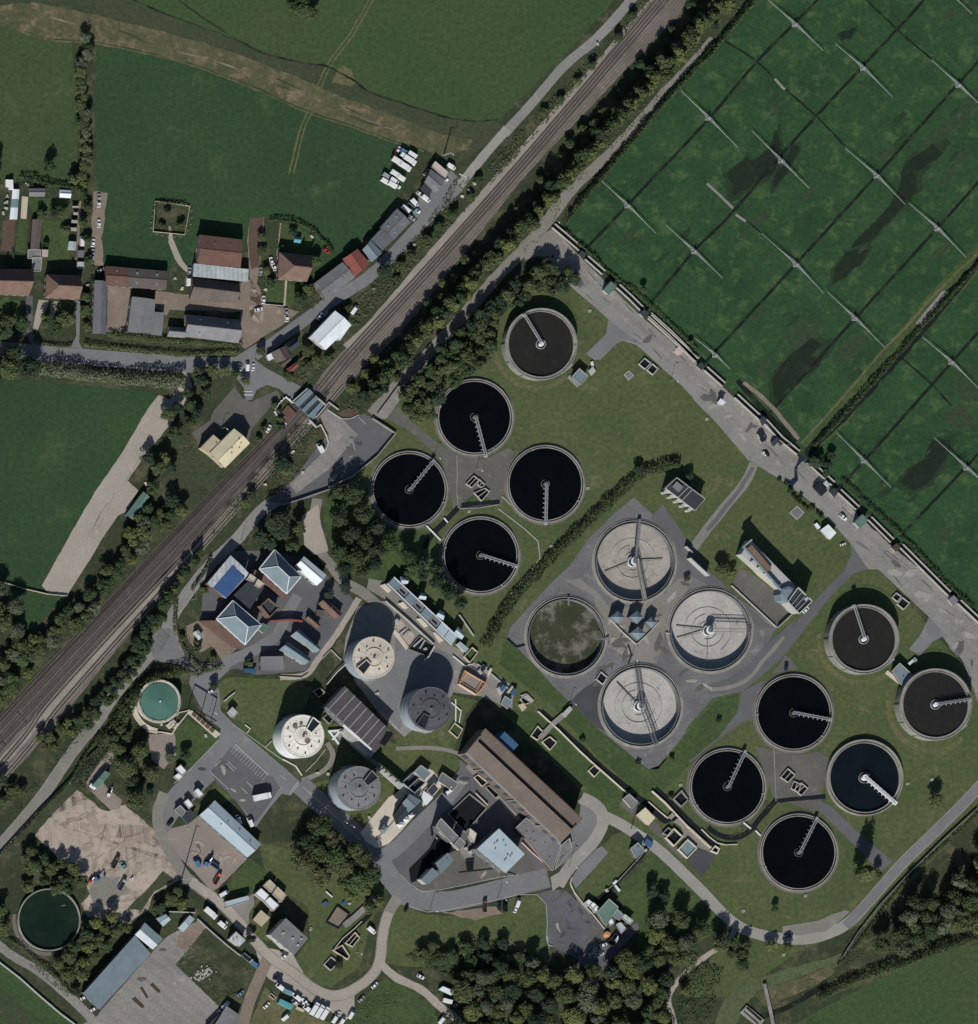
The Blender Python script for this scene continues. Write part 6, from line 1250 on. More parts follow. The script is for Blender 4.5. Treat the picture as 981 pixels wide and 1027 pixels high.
bld('kiosk', "upper of two white kiosks on the verge left of the car park drive", 'kiosk', "U: 178,398 202,378 230,410 208,430", 2.6, 'flat', 0, 0, 'roof_white', 'wall_white', win=False, group='white kiosks on the verge')
bld('kiosk', "lower of two white kiosks on the verge left of the car park drive", 'kiosk', "U: 168,436 190,420 212,438 192,456", 2.6, 'flat', 0, 0, 'roof_white', 'wall_white', win=False, group='white kiosks on the verge')
T = boxes('flowerbed_wall', "cream framed row of planting boxes along the works entrance", 'planter', [('frame', "je: 590,345 830,540 790,575 560,370", 0, .5, 'concrete_cream')])
for i in range(5):
    t = .12+i*.17; a = W("je: 590,360 800,545", .8); p = lerp(a[0], a[1], t); MB().box(p[0], p[1], .5, .75, 2.4, 2.0, -.72).build('planting_box', 'soil', T)
wallrun('garden_wall', "cream low wall around the square lawn by the gas holder", 'wall', "je: 575,350 470,480 430,540 340,525 220,520", .7, .6, 'concrete_cream')
wallrun('pipe_run', "cream pipe trench from the gas holder to the entrance planter", 'pipe run', "je: 470,390 490,365 560,350 575,340", .6, .5, 'concrete_cream')
boxes('steps', "cream steps and pump boxes beside the gas holder", 'steps', [('step', "je: 380,470 430,430 460,460 410,500", 0, .9, 'concrete_cream'), ('pump', "je: 425,435 445,420 465,445 448,460", 0, 1.4, 'wall_white'), ('pump', "je: 335,460 350,452 355,470 340,475", 0, 1.0, 'wall_white')])
wallrun('guard_rail', "white rail on the entrance verge casting a long dark shadow", 'barrier', "je: 860,270 945,200", 1.2, .35, 'white_metal')
# control block and containers
T = bld('control_block', "big grey flat-roofed control block with white fittings by the gravel road bend", 'control block', "b: 545,542 622,460 732,560 662,642", 8, 'flat', 0, 0, 'roof_grey', 'wall_white', parapet=None)
for s in ("b: 608,534", "b: 680,592", "b: 698,562", "b: 655,560"): p = W(s, 8.3)[0]; MB().cyl(p, 8, 8.7, .55, .5, 10).build('roof_vent', 'wall_white', T)
q = W("b: 545,548 560,535 635,610 622,622", 4.0); MB().prism(q, 0, 4.0).build('porch', 'wall_white', T)
q = W("b: 604,625 625,610 645,625 630,645", 3.2); MB().prism(q, 0, 3.2).build('porch', 'roof_dark', T)
for s, rm, lab in (("jc: 630,180 690,120 752,182 706,246", 'roof_tan', "tan container, upper left of the block of four"), ("jc: 720,262 766,190 852,272 806,342", 'roof_tan', "tan container, lower right of the block of four"), ("jc: 545,262 606,206 682,272 640,336", 'roof_white', "white container, upper left of the block of four"), ("jc: 640,336 692,292 782,372 726,430", 'roof_white', "white container, lower right of the block of four")):
    bld('storage_container', lab, 'container', s, 2.9, 'flat', 0, 0, rm, 'wall_render', win=False, over=.05, group='containers behind the control block')
bld('portable_cabin', "long bluish-white portable cabin with panelled roof beside the gravel road", 'cabin', "jc: 245,342 478,280 490,328 264,396", 3.2, 'flat', 0, 0, 'roof_lightblue', 'wall_white')
bld('store', "square tan-roofed store on the small lawn beside the containers", 'store', "jc: 528,512 606,418 696,494 614,582", 3.6, 'flat', 0, 0, 'roof_tan', 'wall_brick', parapet=None, win=False)
bld('store', "square white-roofed store on the near side of the gravel road", 'store', "jc: 290,706 362,630 456,716 390,780", 4.4, 'flat', 0, 0, 'roof_whitegrey', 'wall_white', parapet=None, win=False, vents=2)
bld('depot_shed', "long blue-grey depot shed beside the concrete yard at the bottom left", 'depot shed', "a: 662,545 742,635 490,910 410,828", 5, 'shed', .6, 1, 'roof_slate', 'wall_grey', vents=0)
bld('depot_shed', "dark top end of the long depot shed", 'depot shed', "a: 712,482 802,562 776,592 690,515", 5.2, 'flat', 0, 0, 'roof_slate', 'wall_grey', win=False, parapet=None)
bld('depot_shed', "white strip bay near the top end of the long depot shed", 'depot shed', "a: 690,516 776,592 752,614 664,542", 5.4, 'flat', 0, 0, 'roof_white', 'wall_grey', win=False, parapet=None)
bld('hut', "greenish glass-roofed hut beside the trees at the depot", 'hut', "a: 768,462 815,440 840,468 802,502", 2.6, 'gable', .6, 0, 'roof_lightblue', 'wall_timber', win=False)
bld('portable_cabin', "light-blue roofed cabin between the depot shed and the gravel lane", 'cabin', "a: 878,508 934,445 957,465 902,528", 2.8, 'gable', .4, 1, 'roof_lightblue', 'wall_white', win=False)
wallrun('white_wall', "white wall behind the light-blue depot cabin", 'wall', "a: 832,428 900,430 960,434", 1.6, .5, 'wall_white')
bld('yard_office', "flat grey yard office at the bottom edge with white machinery beside it", 'office', "b: 262,1000 330,892 402,942 360,1010", 4, 'flat', 0, 0, 'roof_grey', 'wall_grey', win=False, parapet=None)
bld('garage', "dark garage at the bottom edge, left of the flat grey yard office", 'garage', "b: 225,1000 300,925 318,945 250,1010", 2.8, 'flat', 0, 0, 'roof_dark', 'wall_grey', win=False, parapet=None)
wallrun('boundary_wall', "long white boundary wall along the lane at the bottom left corner", 'wall', "a: -60,630 0,678 100,755 200,845 300,930 380,990", 1.2, .5, 'wall_white')
wallrun('boundary_fence', "grey fence between the weedy plot and the cabins", 'fence', "b: 190,465 250,520 330,590 400,645", 1.4, .3, 'galvanised', 2)
boxes('trestle', "pair of rusty timber frames lying on the concrete yard", 'frame', [('frame', "a: 650,860 665,850 710,895 700,905", 0, .3, 'wall_timber'), ('frame', "a: 690,805 700,800 730,850 722,856", 0, .3, 'wall_timber'), ('frame', "a: 740,790 750,780 790,820 780,830", 0, .3, 'wall_timber')])
# old sludge bays on the south lawn
T = tankbox('sludge_bay', "open timber-edged bay of brown sludge with blue pump beside it, on the south lawn", 'bay', "jd: 280,380 400,465 290,600 175,540", 1.0, .4, 'dirt', .4, 'dark_steel')
tankbox('sludge_bay', "double dark open bay at the lower end of the long sludge channel", 'bay', "jd: 330,765 400,870 380,905 240,815", 1.2, .45, 'floor_dark', .2, 'timber_pale', cross=0)
tankbox('sludge_bay', "dark open bay halfway along the long sludge channel", 'bay', "jd: 455,640 500,690 430,780 360,745", 1.2, .4, 'floor_dark', .2, 'timber_pale', cross=1)
wallrun('sludge_channel', "long pale concrete channel slanting up the south lawn to the big trees", 'channel', "jd: 350,570 450,490 560,390 650,285", 1.0, 3.0, 'concrete_pave', z0=.2)
RD('channel', 'tank_channel', 8, "jd: 250,800 360,690 480,570 590,470 690,310", 4.5, .2)
wallrun('sludge_channel', "thin pale edge wall along the dark sludge channel", 'wall', "jd: 240,815 330,700 450,600 520,530", 1.0, .4, 'timber_pale')
boxes('blue_pump', "bright blue pump with white tank beside the brown sludge bay", 'pump', [('skid', "jd: 325,350 365,305 390,330 350,370", 0, .9, 'roof_blue'), ('tank', "jd: 390,350 405,340 418,358 402,370", 0, 1.4, 'wall_white')])
boxes('blue_pump', "blue pump with white cross beams on the open lawn", 'pump', [('skid', "jd: 130,355 165,325 190,355 155,385", 0, 1.0, 'roof_steelblue'), ('beam', "jd: 165,240 172,233 235,288 228,295", .6, 1.0, 'white_metal')])
boxes('outfall', "concrete outfall weir with two channels at the bottom edge by the meadow", 'outfall', [('weir', "ih: 30,555 110,468 330,650 260,740", 0, 1.0, 'tank_concrete'), ('slot', "ih: 100,500 120,485 300,640 280,665", 1.0, 1.04, 'floor_dark'), ('slot', "ih: 70,545 80,535 260,690 250,705", 1.0, 1.04, 'floor_dark')])
wallrun('pipe_bridge', "long pale pipe bridge running down off the bottom edge of the picture", 'pipe bridge', "ih: 330,205 395,490 440,720 470,900", 1.6, 1.6, 'concrete_pave', z0=1.1)
RD('ditch', 'ditch_mud', 3, "p: 740,1045 762,1022 785,1012 800,1005 830,985", 5, .6)
# ---------------------------------------------------------------- vegetation
leafmat('leaf_olive', (.050,.068,.029), (.088,.108,.046))
leafmat('leaf_dark', (.034,.054,.026), (.062,.086,.036))
leafmat('leaf_yellow', (.074,.092,.034), (.118,.132,.048))
leafmat('leaf_grey', (.066,.084,.052), (.104,.122,.076))
leafmat('leaf_deep', (.024,.040,.026), (.040,.058,.034))
leafmat('leaf_rust', (.068,.072,.036), (.096,.096,.048))
leafmat('leaf_hedge', (.036,.052,.026), (.074,.090,.038))
leafmat('leaf_scrub', (.048,.064,.032), (.090,.098,.052))
M('bark', (92,82,70), (74,66,58), sc=1, fine=4, fa=.2)
def leaf_quads(m, pts, size, rr, tilt=.7):
    for p, nrm in pts:
        n = Vector(nrm) + Vector((rr.uniform(-1,1), rr.uniform(-1,1), rr.uniform(-.6,1)))*tilt
        if n.length < .05: n = Vector((0,0,1))
        n.normalize(); e = n.cross(Vector((rr.uniform(-1,1), rr.uniform(-1,1), rr.uniform(-1,1)))); 
        if e.length < .05: continue
        e.normalize(); f = n.cross(e); s = size*rr.uniform(.55, 1.25); p = Vector(p)
        m.add([p-e*s*.6, p-f*s*.5, p+e*s*.7, p+f*s*.5], [(0,1,2,3)])
def crown(seed, r, zc, zr, n, nl, size, spread=.58):
    rr = random.Random(seed); L = []
    for i in range(nl):
        a = 2.4*i + rr.uniform(-.5,.5); q = r*spread*math.sqrt((i+.4)/nl)*rr.uniform(.8,1.25); z = zc + zr*(.55*(1-(q/r)**2) - .25 + rr.uniform(-.3,.3))
        L.append((Vector((q*math.cos(a), q*math.sin(a), z)), r*rr.uniform(.26,.46)))
    tot = sum(l[1]**2 for l in L); m = MB(); pts = []
    for c, lr in L:
        for k in range(int(n*lr*lr/tot)):
            d = Vector((rr.gauss(0,1), rr.gauss(0,1), rr.gauss(.35,1))).normalized(); q = lr*rr.uniform(.72,1.06)
            p = c + Vector((d.x*q, d.y*q, d.z*q*zr/r*1.15)); pts.append((p, d))
    leaf_quads(m, pts, size, rr); return m
PROTO = {}
def tree_proto(kind, leaf, variant):
    k = (kind, leaf, variant)
    if k in PROTO: return PROTO[k]
    T = bpy.data.objects.new('leafy_tree', None)
    sd = variant*17 + hash_(kind+leaf)
    if kind == 'big': r, zc, zr, n, nl, sz, ht = 7.0, 9.0, 6.6, 3000, 26, .75, 7
    elif kind == 'bush': r, zc, zr, n, nl, sz, ht = 2.0, 1.3, 1.2, 330, 7, .55, 1
    elif kind == 'tall': r, zc, zr, n, nl, sz, ht = 4.5, 8.0, 11.0, 3400, 40, .8, 6
    else: r, zc, zr, n, nl, sz, ht = 4.0, 6.2, 4.6, 1300, 15, .66, 4.5
    cm = crown(sd, r, zc, zr, n, nl, sz); tm = MB(); rr = random.Random(sd)
    tm.tube((0,0,-.2), (rr.uniform(-.2,.2), rr.uniform(-.2,.2), ht), r*.07, 8, r*.045)
    for i in range(5):
        a = i*1.26+rr.uniform(-.3,.3); tm.tube((0,0,ht*rr.uniform(.6,.95)), (r*.5*math.cos(a), r*.5*math.sin(a), ht+zr*rr.uniform(.2,.7)), r*.035, 6, r*.012)
    me_c = to_mesh(cm, 'crown', leaf); me_t = to_mesh(tm, 'trunk', 'bark')
    PROTO[k] = (me_t, me_c, r, zc+zr*.8, zc); return PROTO[k]
def hash_(s): return sum(ord(c)*(i+3) for i, c in enumerate(s)) % 9973
def to_mesh(m, name, mat):
    me = bpy.data.meshes.new(name); me.from_pydata(m.v, [], m.f); me.materials.append(MATS[mat]); me.update(); return me
def tree(px, py, rpx, h, leaf='leaf_olive', label='', kind='tree', name='leafy_tree', cat='tree', group=None):
    me_t, me_c, r, top, zc = tree_proto(kind, leaf, R.randrange(4))
    sz = h/top; x, y = P(px, py, zc*sz); s = rpx*S/r*1.06
    TREES.append((rpx, name, label, cat, (x, y), group, R.uniform(0, 6.28), (s*R.uniform(.9,1.1), s*R.uniform(.9,1.1), sz), me_t, me_c))
TREES = []
def plant_trees():
    """the largest 300 stand as trees of their own, the smallest of the belts as one mass"""
    keep = [t for t in TREES if t[1] != 'leafy_tree' or t[5] is None]
    pool = sorted([t for t in TREES if t[1] == 'leafy_tree' and t[5] is not None], key=lambda t: -t[0])
    n = 300 - sum(t[1] == 'leafy_tree' for t in keep)
    for rpx, name, label, cat, loc, group, rz, sc, mt, mc in keep + pool[:n]:
        T = thing(name, label, cat, loc, group, rz); T.scale = sc
        for nm, me in (('trunk', mt), ('crown', mc)):
            o = bpy.data.objects.new(nm, me); COL.objects.link(o); o.parent = T
    V, F, I, mats, off = [], [], [], [], 0
    for rpx, name, label, cat, loc, group, rz, sc, mt, mc in pool[n:]:
        for me in (mt, mc):
            k = len(me.vertices); v = np.empty(k*3, np.float32); me.vertices.foreach_get('co', v); v = v.reshape(-1, 3)*np.array(sc, np.float32)
            c, s = math.cos(rz), math.sin(rz); V.append(np.stack([v[:,0]*c-v[:,1]*s+loc[0], v[:,0]*s+v[:,1]*c+loc[1], v[:,2]], 1))
            m = me.materials[0]
            if m not in mats: mats.append(m)
            F += [tuple(i+off for i in p.vertices) for p in me.polygons]; I += [mats.index(m)]*len(me.polygons); off += k
    if not V: return
    me = bpy.data.meshes.new('young_trees'); me.from_pydata(np.concatenate(V).tolist(), [], F)
    for m in mats: me.materials.append(m)
    me.polygons.foreach_set('material_index', I); me.update(); o = bpy.data.objects.new('young_trees', me); COL.objects.link(o); o['kind'] = 'stuff'
def grove(s, n, r0, r1, h0, h1, leaves, label, group, kind='tree', name='leafy_tree', cat='tree', sep=.72):
    poly = W(s); xs = [p[0] for p in poly]; ys = [p[1] for p in poly]; done = []; t = 0
    while len(done) < n and t < n*60:
        t += 1; q = (R.uniform(min(xs), max(xs)), R.uniform(min(ys), max(ys))); r = R.uniform(r0, r1)
        if not inside(q, poly) or any(math.dist(q, d[0]) < (r+d[1])*S*sep for d in done): continue
        done.append((q, r))
    for q, r in done:
        f = (r-r0)/max(r1-r0, .01); k = 'big' if kind == 'auto' and r > 8.5 else ('tree' if kind == 'auto' else kind)
        tree(q[0]/S+490.5, 513.5-q[1]/S, r, h0+(h1-h0)*(.5*f+.5*R.random()), R.choice(leaves), label, k, name, cat, group)
def hedge(s, w, h, leaf, label, dens=3.2, name='hedge', cat='hedge', size=.6, lump=.45):
    """clipped or overgrown hedge w metres wide along a line"""
    pts = smooth_line(W(s, h*.5), 1.2); rr = random.Random(hash_(label)); m = MB(); c = cen(pts); q = []
    for i in range(len(pts)-1):
        a, b = pts[i], pts[i+1]; d = math.dist(a, b)
        if d < .01: continue
        u = ((b[0]-a[0])/d, (b[1]-a[1])/d); nz = noise.noise((a[0]*.16, a[1]*.16, 4)); nw = noise.noise((a[0]*.2, a[1]*.2, 9))
        hh = h*(1+lump*nz*1.4); ww = w*(1+lump*nw)
        for k in range(int(dens*d*(ww+2*hh)*.8)+1):
            t = rr.random(); v = rr.uniform(-1, 1); z = hh*math.sqrt(max(0, 1-abs(v)**3))*rr.uniform(.25 if abs(v) > .6 else .75, 1.05)
            off = v*ww/2; q.append(((lerp(a, b, t)[0]-u[1]*off, lerp(a, b, t)[1]+u[0]*off, z), (-u[1]*v, u[0]*v, .6)))
    leaf_quads(m, q, size, rr)
    T = thing(name, label, cat, c); m.build('foliage', leaf, T)
    st = MB(); L = smooth_line(pts, 2.5)
    for x, y in L: st.tube((x, y, -.1), (x+rr.uniform(-.2,.2), y+rr.uniform(-.2,.2), h*.7), .07, 5, .03)
    st.build('stem', 'bark', T); return T
def scrub(s, dens, h, leaf, size=.55, thr=-.15, name='undergrowth', sc=.11):
    poly = W(s); xs = [p[0] for p in poly]; ys = [p[1] for p in poly]; rr = random.Random(hash_(s)); q = []
    area = abs(sum(poly[i][0]*poly[(i+1) % len(poly)][1]-poly[(i+1) % len(poly)][0]*poly[i][1] for i in range(len(poly))))/2
    bb = (max(xs)-min(xs))*(max(ys)-min(ys))
    for k in range(int(bb*dens)):
        x, y = rr.uniform(min(xs), max(xs)), rr.uniform(min(ys), max(ys))
        if not inside((x, y), poly): continue
        f = noise.noise((x*sc, y*sc, 2.2)) + .6*noise.noise((x*sc*3, y*sc*3, 5.2))
        if f < thr: continue
        q.append(((x, y, h*min(1.3, f-thr+.15)*rr.uniform(.3, 1.1)), (0, 0, 1)))
    m = MB(); leaf_quads(m, q, size, rr); o = m.build(name, leaf); o['kind'] = 'stuff'; return o
OL, DK, YL, GY, DP, RU = 'leaf_olive', 'leaf_dark', 'leaf_yellow', 'leaf_grey', 'leaf_deep', 'leaf_rust'
# fields
for i in range(17): tree(84+R.uniform(-4,4)+(1 if i > 10 else 0), 38+i*8.6, R.uniform(5.5,8), R.uniform(4,6), R.choice([OL, DK, OL, GY]), "rounded tree in the hedge row running down between two fields at the top left", 'tree', 'hedge_tree', 'tree', 'trees of the field hedge row')
tree(302, 8, 11, 8, DK, "largest clump tree standing alone at the top edge in the northern field"); tree(312, 14, 8, 6, OL, "smaller tree leaning on the lone clump tree at the top edge"); tree(292, 6, 7, 6, DK, "leftmost of the lone clump of trees at the top edge")
tree(50, 168, 7, 7, DK, "dark tree on the field side of the back garden fence"); tree(74, 180, 7, 5, OL, "bushy tree at the foot of the field hedge row", 'bush')
tree(-4, 166, 9, 8, DP, "dark tree at the left edge above the back gardens"); tree(84, 182, 6, 4, YL, "yellow-green bush at the corner of the back gardens", 'bush', 'bush', 'bush')
hedge("p: 20,176 45,184 62,186 78,190 86,200 88,215", 2.2, 2.6, DK, "dark hedge along the top of the back gardens")
hedge("p: 270,220 290,222 310,229 326,243 334,255", 1.8, 2.0, DK, "curved hedge round the north side of the detached house garden")
hedge("p: 157,202 186,205", 1.5, 1.4, OL, "hedge along the top of the fenced pony garden"); hedge("p: 156,203 155,230", 1.2, 1.3, DK, "hedge on the left side of the fenced pony garden")
scrub("A: 790,165 930,180 915,315 800,300", 2.6, .7, 'leaf_scrub', .5, -.05)
for x, y, r, h, lf, lab in ((168,212,4,3,RU,"reddish bush in the fenced pony garden, left"),(181,226,5,3,OL,"broad bush in the fenced pony garden, right"),(163,226,4,2.5,DK,"dark bush in the lower left of the fenced pony garden")): tree(x, y, r, h, lf, lab, 'bush', 'bush', 'bush')
# gardens
for x, y, r, h, lf, lab in ((42,216,6,4,DK,"dark tree below the wide grey garden shed"),(62,214,7,5,OL,"round olive tree left of the row of sheds"),(55,212,6,4.5,DP,"deep shaded tree in the middle of the back gardens"),(66,230,6,3,DK,"dark bush beside the curved garden path"),
   (83,223,6,4.5,DK,"dark tree right of the shed row's lane"),(87,208,5,4,OL,"small olive tree at the top of the garden lane"),(88,240,5,4,DK,"dark tree beside the white van on the garden lane"),(89,262,5,4,OL,"olive tree behind the pale end shed"),(46,245,4,2.5,DP,"dark bush on the main back lawn"),
   (48,322,9,6,DK,"largest dark tree in the front garden of the hipped house"),(66,320,9,6,OL,"round tree at the front of the hipped house, right"),(57,330,8,5,DK,"low dark tree at the roadside in front of the hipped house"),(22,324,9,6,DK,"dark tree in front of the left-edge house"),(8,322,8,6,OL,"olive tree at the left edge in front of the houses"),(4,333,9,6,DK,"dark roadside tree at the left edge"),
   (86,312,7,4.5,DK,"dark tree between the narrow asphalt lane and the narrow barn"),(87,328,6,4,OL,"tree at the foot of the narrow asphalt lane"),(86,298,6,4,DK,"dark tree beside the hipped house's right side")): tree(x, y, r, h, lf, lab, 'tree' if h > 3 else 'bush', 'garden_tree', 'tree')
hedge("p: 92,280 90,300 89,330", 2, 2.2, DK, "hedge between the lane and the narrow dark barn"); hedge("p: 12,250 14,262 15,285", 1, 1.2, DK, "thin hedge beside the bare garden plot")
hedge("p: 38,343 60,347 72,346", 2, 1.6, 'leaf_hedge', "roadside hedge in front of the hipped house"); hedge("p: 84,344 110,348 150,352 190,355 240,352", 3.2, 1.6, OL, "long yellow-green roadside hedge bank below the farm"); hedge("p: 108,335 140,338 180,342 215,344 243,346", 3.2, 2.4, DK, "dark hedge right behind the farm barns by the road")
hedge("p: 30,366 60,371 95,376 130,379 160,381 184,381", 7.0, 4.6, GY, "tall pale-green hedgerow casting a jagged shadow over the road on the left", 3.0, size=.75)
grove("p: -18,350 18,352 32,365 28,378 -18,384", 6, 9, 13, 9, 12, [DK, DP, OL], "broad dark tree in the clump at the left edge below the road", 'dark roadside clump', 'auto')
for x, y, r, h, lf, lab in ((262,252,6,4,DK,"dark tree left of the detached house"),(267,272,5,3.5,OL,"small tree by the detached house's front corner"),(272,284,6,4,DK,"dark bushy tree at the farm lane bend"),(301,300,8,5,DK,"dark tree in the front garden of the detached house, right"),(309,290,6,4,OL,"olive tree beside the lower workshop wall"),(316,262,7,5,DK,"tree behind the detached house at the curved hedge"),(262,238,5,3.5,OL,"olive bush on the garden strip next to the bare soil lane"),(294,233,5,4,DP,"dark tree in the garden's shady north corner"),(282,249,4,3,DK,"bush in the shade behind the detached house")): tree(x, y, r, h, lf, lab, 'tree', 'garden_tree', 'tree')
for x, y, r, h, lf, lab in ((262,352,5,4,DK,"dark tree at the road junction corner"),(308,352,7,5,DK,"dark tree left of the white warehouse's lower end"),(318,362,7,5,OL,"olive tree below the white warehouse"),(307,366,6,4,DK,"tree beside the red-tiled narrow shed"),(330,361,6,4,OL,"tree between the white warehouse and the railway"),(345,322,5,4,DK,"tree right of the white warehouse"),(385,272,8,6,DP,"round dark tree on the lane verge below the long sheds"),(348,310,5,3,DK,"bush next to the van parked at the warehouse"),(290,378,6,4,OL,"bush tree at the garden's lower tip near the bridge"),(318,340,5,4,DK,"tree at the warehouse's front corner")): tree(x, y, r, h, lf, lab, 'tree', 'verge_tree', 'tree')
scrub("C: 620,240 700,230 820,150 980,-20 980,70 700,370 560,520 400,690 200,900 160,960 40,980 0,980 100,860 200,770 330,620 440,510 540,370", 2.4, 1.6, 'leaf_scrub', .6, -.2)
scrub("3: 60,540 300,290 420,165 580,-20 620,-10 520,110 330,320 60,630 0,690 0,620", 2.0, 1.2, 'leaf_scrub', .6, -.25)
for x, y, r, h, lf in ((634,16,5,4,DK),(620,38,5,4,DK),(594,66,5,3.5,DK),(580,82,5,3.5,YL),(562,100,5,3,DK),(546,112,5,3,OL),(480,180,5,3,DK),(472,198,5,3,OL),(455,215,6,4,DK),(440,228,7,4,DK),(428,240,6,4,OL),(436,236,6,3.5,DK),(412,255,6,4,DK),(402,268,6,4,OL),(398,280,5,3,DK)): tree(x, y, r, h, lf, "low scrub tree on the verge between the lane and the railway", 'tree', 'scrub_tree', 'tree', 'scrub trees of the railway verge')
# belts by the railway
grove("p: 705,-20 748,-20 735,8 705,38 680,60 640,104 600,148 558,200 520,242 480,284 450,316 422,348 397,380 374,402 356,402 345,392 368,366 402,330 440,288 482,242 520,200 560,155 600,112 640,66 675,25", 90, 4.5, 6.5, 3, 5, [DK, DK, OL, OL, YL, DP], "leafy tree in the long belt between the railway and the pale service path", 'railway belt trees', sep=.6)
belt_row = lambda s, n, r0, r1, h0, h1, lv, lab, grp: [tree(q[0]/S+490.5+R.uniform(-3.5,3.5), 513.5-q[1]/S+R.uniform(-3.5,3.5), R.uniform(r0, r1), R.uniform(h0, h1), R.choice(lv), lab, 'tree', 'leafy_tree', 'tree', grp) for q in (lambda L: [L[int(k*(len(L)-1)/(n-1))] for k in range(n)])(smooth_line(W(s), .5))]
belt_row("p: 736,-8 711,20 685,48 659,78 623,117 591,155 551,201 509,245 469,287 434,326 399,364 374,392", 66, 6, 9, 9, 13, [OL, OL, YL, YL, DK], "tall leafy tree in the front row along the pale service path", 'service path front row')
belt_row("p: 728,-8 700,22 672,52 640,92 606,132 572,170 532,212 490,258 452,298 414,338 384,372 362,398", 30, 6, 8.5, 8, 12, [OL, DK, DP], "dark leafy tree in the second row of the belt beside the railway", 'railway belt second row')
hedge("p: 764,-8 737,24 714,52 692,75 667,103 642,132 614,165 592,192 567,223", 2.6, 3.8, DK, "long tall hedge between the pale service path and the sludge beds", 3.2, size=.7)
grove("p: 560,264 576,280 560,294 530,296 511,312 496,330 490,355 470,372 446,394 433,415 416,420 402,402 422,375 447,345 472,322 497,298 530,278", 62, 6, 9, 6, 10, [DK, DK, OL, OL, DP], "leafy tree in the belt along the north-west side of the black-water tanks", 'tank belt trees', sep=.6)
for x, y, r, h, lf, lab in ((548,266,7,8,DK,"tall dark tree at the tip of the tank belt, shading the pavement"),(540,272,7,7,OL,"tree behind the tip of the tank belt"),(494,352,6,6,YL,"yellow-green tree at the lower edge of the tank belt"),(428,414,5,5,YL,"yellowish tree at the bottom of the tank belt")): tree(x, y, r, h, lf, lab)
# north-west bank and woods
grove("p: 134,524 146,521 152,545 126,568 108,588 94,603 96,616 76,638 56,640 46,650 30,678 8,700 -20,706 -20,680 10,655 34,640 56,618 84,598 104,576 122,552", 38, 6, 9.5, 5, 8, [OL, DK, GY, YL, OL], "tree on the wooded bank along the north side of the railway", 'north bank trees', sep=.6)
grove("p: 145,455 158,445 172,470 158,490 172,500 190,508 178,524 150,535 130,530 142,500 152,480", 14, 6, 8.5, 5, 8, [OL, DK, DP, YL], "tree in the thicket beside the green-grey hut and the gravel track", 'gravel track trees')
grove("p: 180,395 200,380 212,392 205,410 190,425 170,440 160,435 168,415", 9, 5.5, 8, 5, 7, [DK, DP, OL], "dark tree between the gravel track and the old station yard", 'station yard trees')
grove("p: -25,585 12,588 24,620 22,655 4,668 -25,664", 10, 8, 11, 7, 10, [GY, OL, GY], "greyish broad tree in the wood at the left edge", 'left edge wood', 'auto')
for x, y, r, h, lf in ((198,373,7,5,DK),(212,371,7,5,OL),(225,372,7,5,OL),(236,374,6,4,DK),(205,384,6,4,OL),(246,382,5,4,OL)): tree(x, y, r, h, lf, "round tree in the short row along the road opposite the farm junction", 'tree', 'roadside_tree', 'tree', 'junction row trees')
grove("p: 270,405 282,395 288,420 275,440 262,448 258,435", 6, 3.5, 5, 2, 3.5, [DK, OL], "low bush on the slope between the station yard and the platform", 'platform slope bushes', 'bush', 'bush', 'bush')
tree(283,465,9,7,DP,"big dark tree on the slope inside the apron curve"); tree(288,472,6,5,OL,"olive tree behind the big dark one inside the apron curve"); tree(252,497,6,4,DK,"small dark tree on the railway side of the works road"); tree(246,505,5,3.5,OL,"small olive tree by the works road and railway")
scrub("H: 640,420 750,430 780,520 700,620 590,710 500,740 380,800 240,960 200,960 330,780 450,640 560,510", 2.6, 1.4, 'leaf_scrub', .55, -.2)
scrub("N: 860,-150 700,60 560,240 420,460 250,640 60,900 0,960 0,850 150,700 300,560 420,380 600,170 800,-60", 1.6, 1.2, 'leaf_scrub', .6, -.1)
scrub("I: 20,500 90,560 200,540 280,420 360,380 300,360 150,470", 2.5, 1.2, 'leaf_scrub', .6, -.3)
# south bank
grove("p: 204,548 191,563 176,582 166,600 151,621 136,646 121,671 106,691 86,712 66,726 58,738 74,738 94,725 110,702 130,682 147,652 155,632 169,606 184,578 199,560", 60, 4.5, 7.5, 4, 7.5, [DK, DK, OL, DP, YL], "tree on the narrow bank between the railway and the works lane", 'south bank trees', sep=.6)
grove("T: -30,480 30,490 100,530 110,560 60,600 -30,640", 8, 4.5, 7, 4, 6, [DK, OL], "tree on the railway bank at the left edge", 'left bank trees'); grove("T: 180,280 240,270 270,350 200,370", 4, 5, 7, 4, 6, [DK, OL, RU], "bushy tree in a small group by the railway above the pale lane", 'bank group trees')
scrub("T: 430,200 490,200 350,350 200,520 100,650 0,760 0,700 150,540 250,420", 1.8, .9, 'leaf_scrub', .55, -.1); scrub("T: 330,510 480,330 540,350 480,420 420,520 470,560 390,540", 3, 1.3, DP, .6, -.35)
hedge("p: 189,673 176,675 161,678 148,684 139,694 131,708 124,722 117,738", 5.5, 4.5, 'leaf_hedge', "thick hedge curling round the green gas holder", 3.4, size=.65); hedge("p: 128,700 120,716 108,735 98,748", 4.5, 4, DK, "dark hedge strip between the works lane and the gas holder lawn", 3.2)
hedge("p: 100,735 84,760 66,788 40,815 0,858", 1.6, 1.8, DK, "narrow hedge and fence line along the pale lane"); hedge("p: 184,672 200,676 208,668", 2.4, 2.5, DK, "short hedge at the junction outside the works gate")
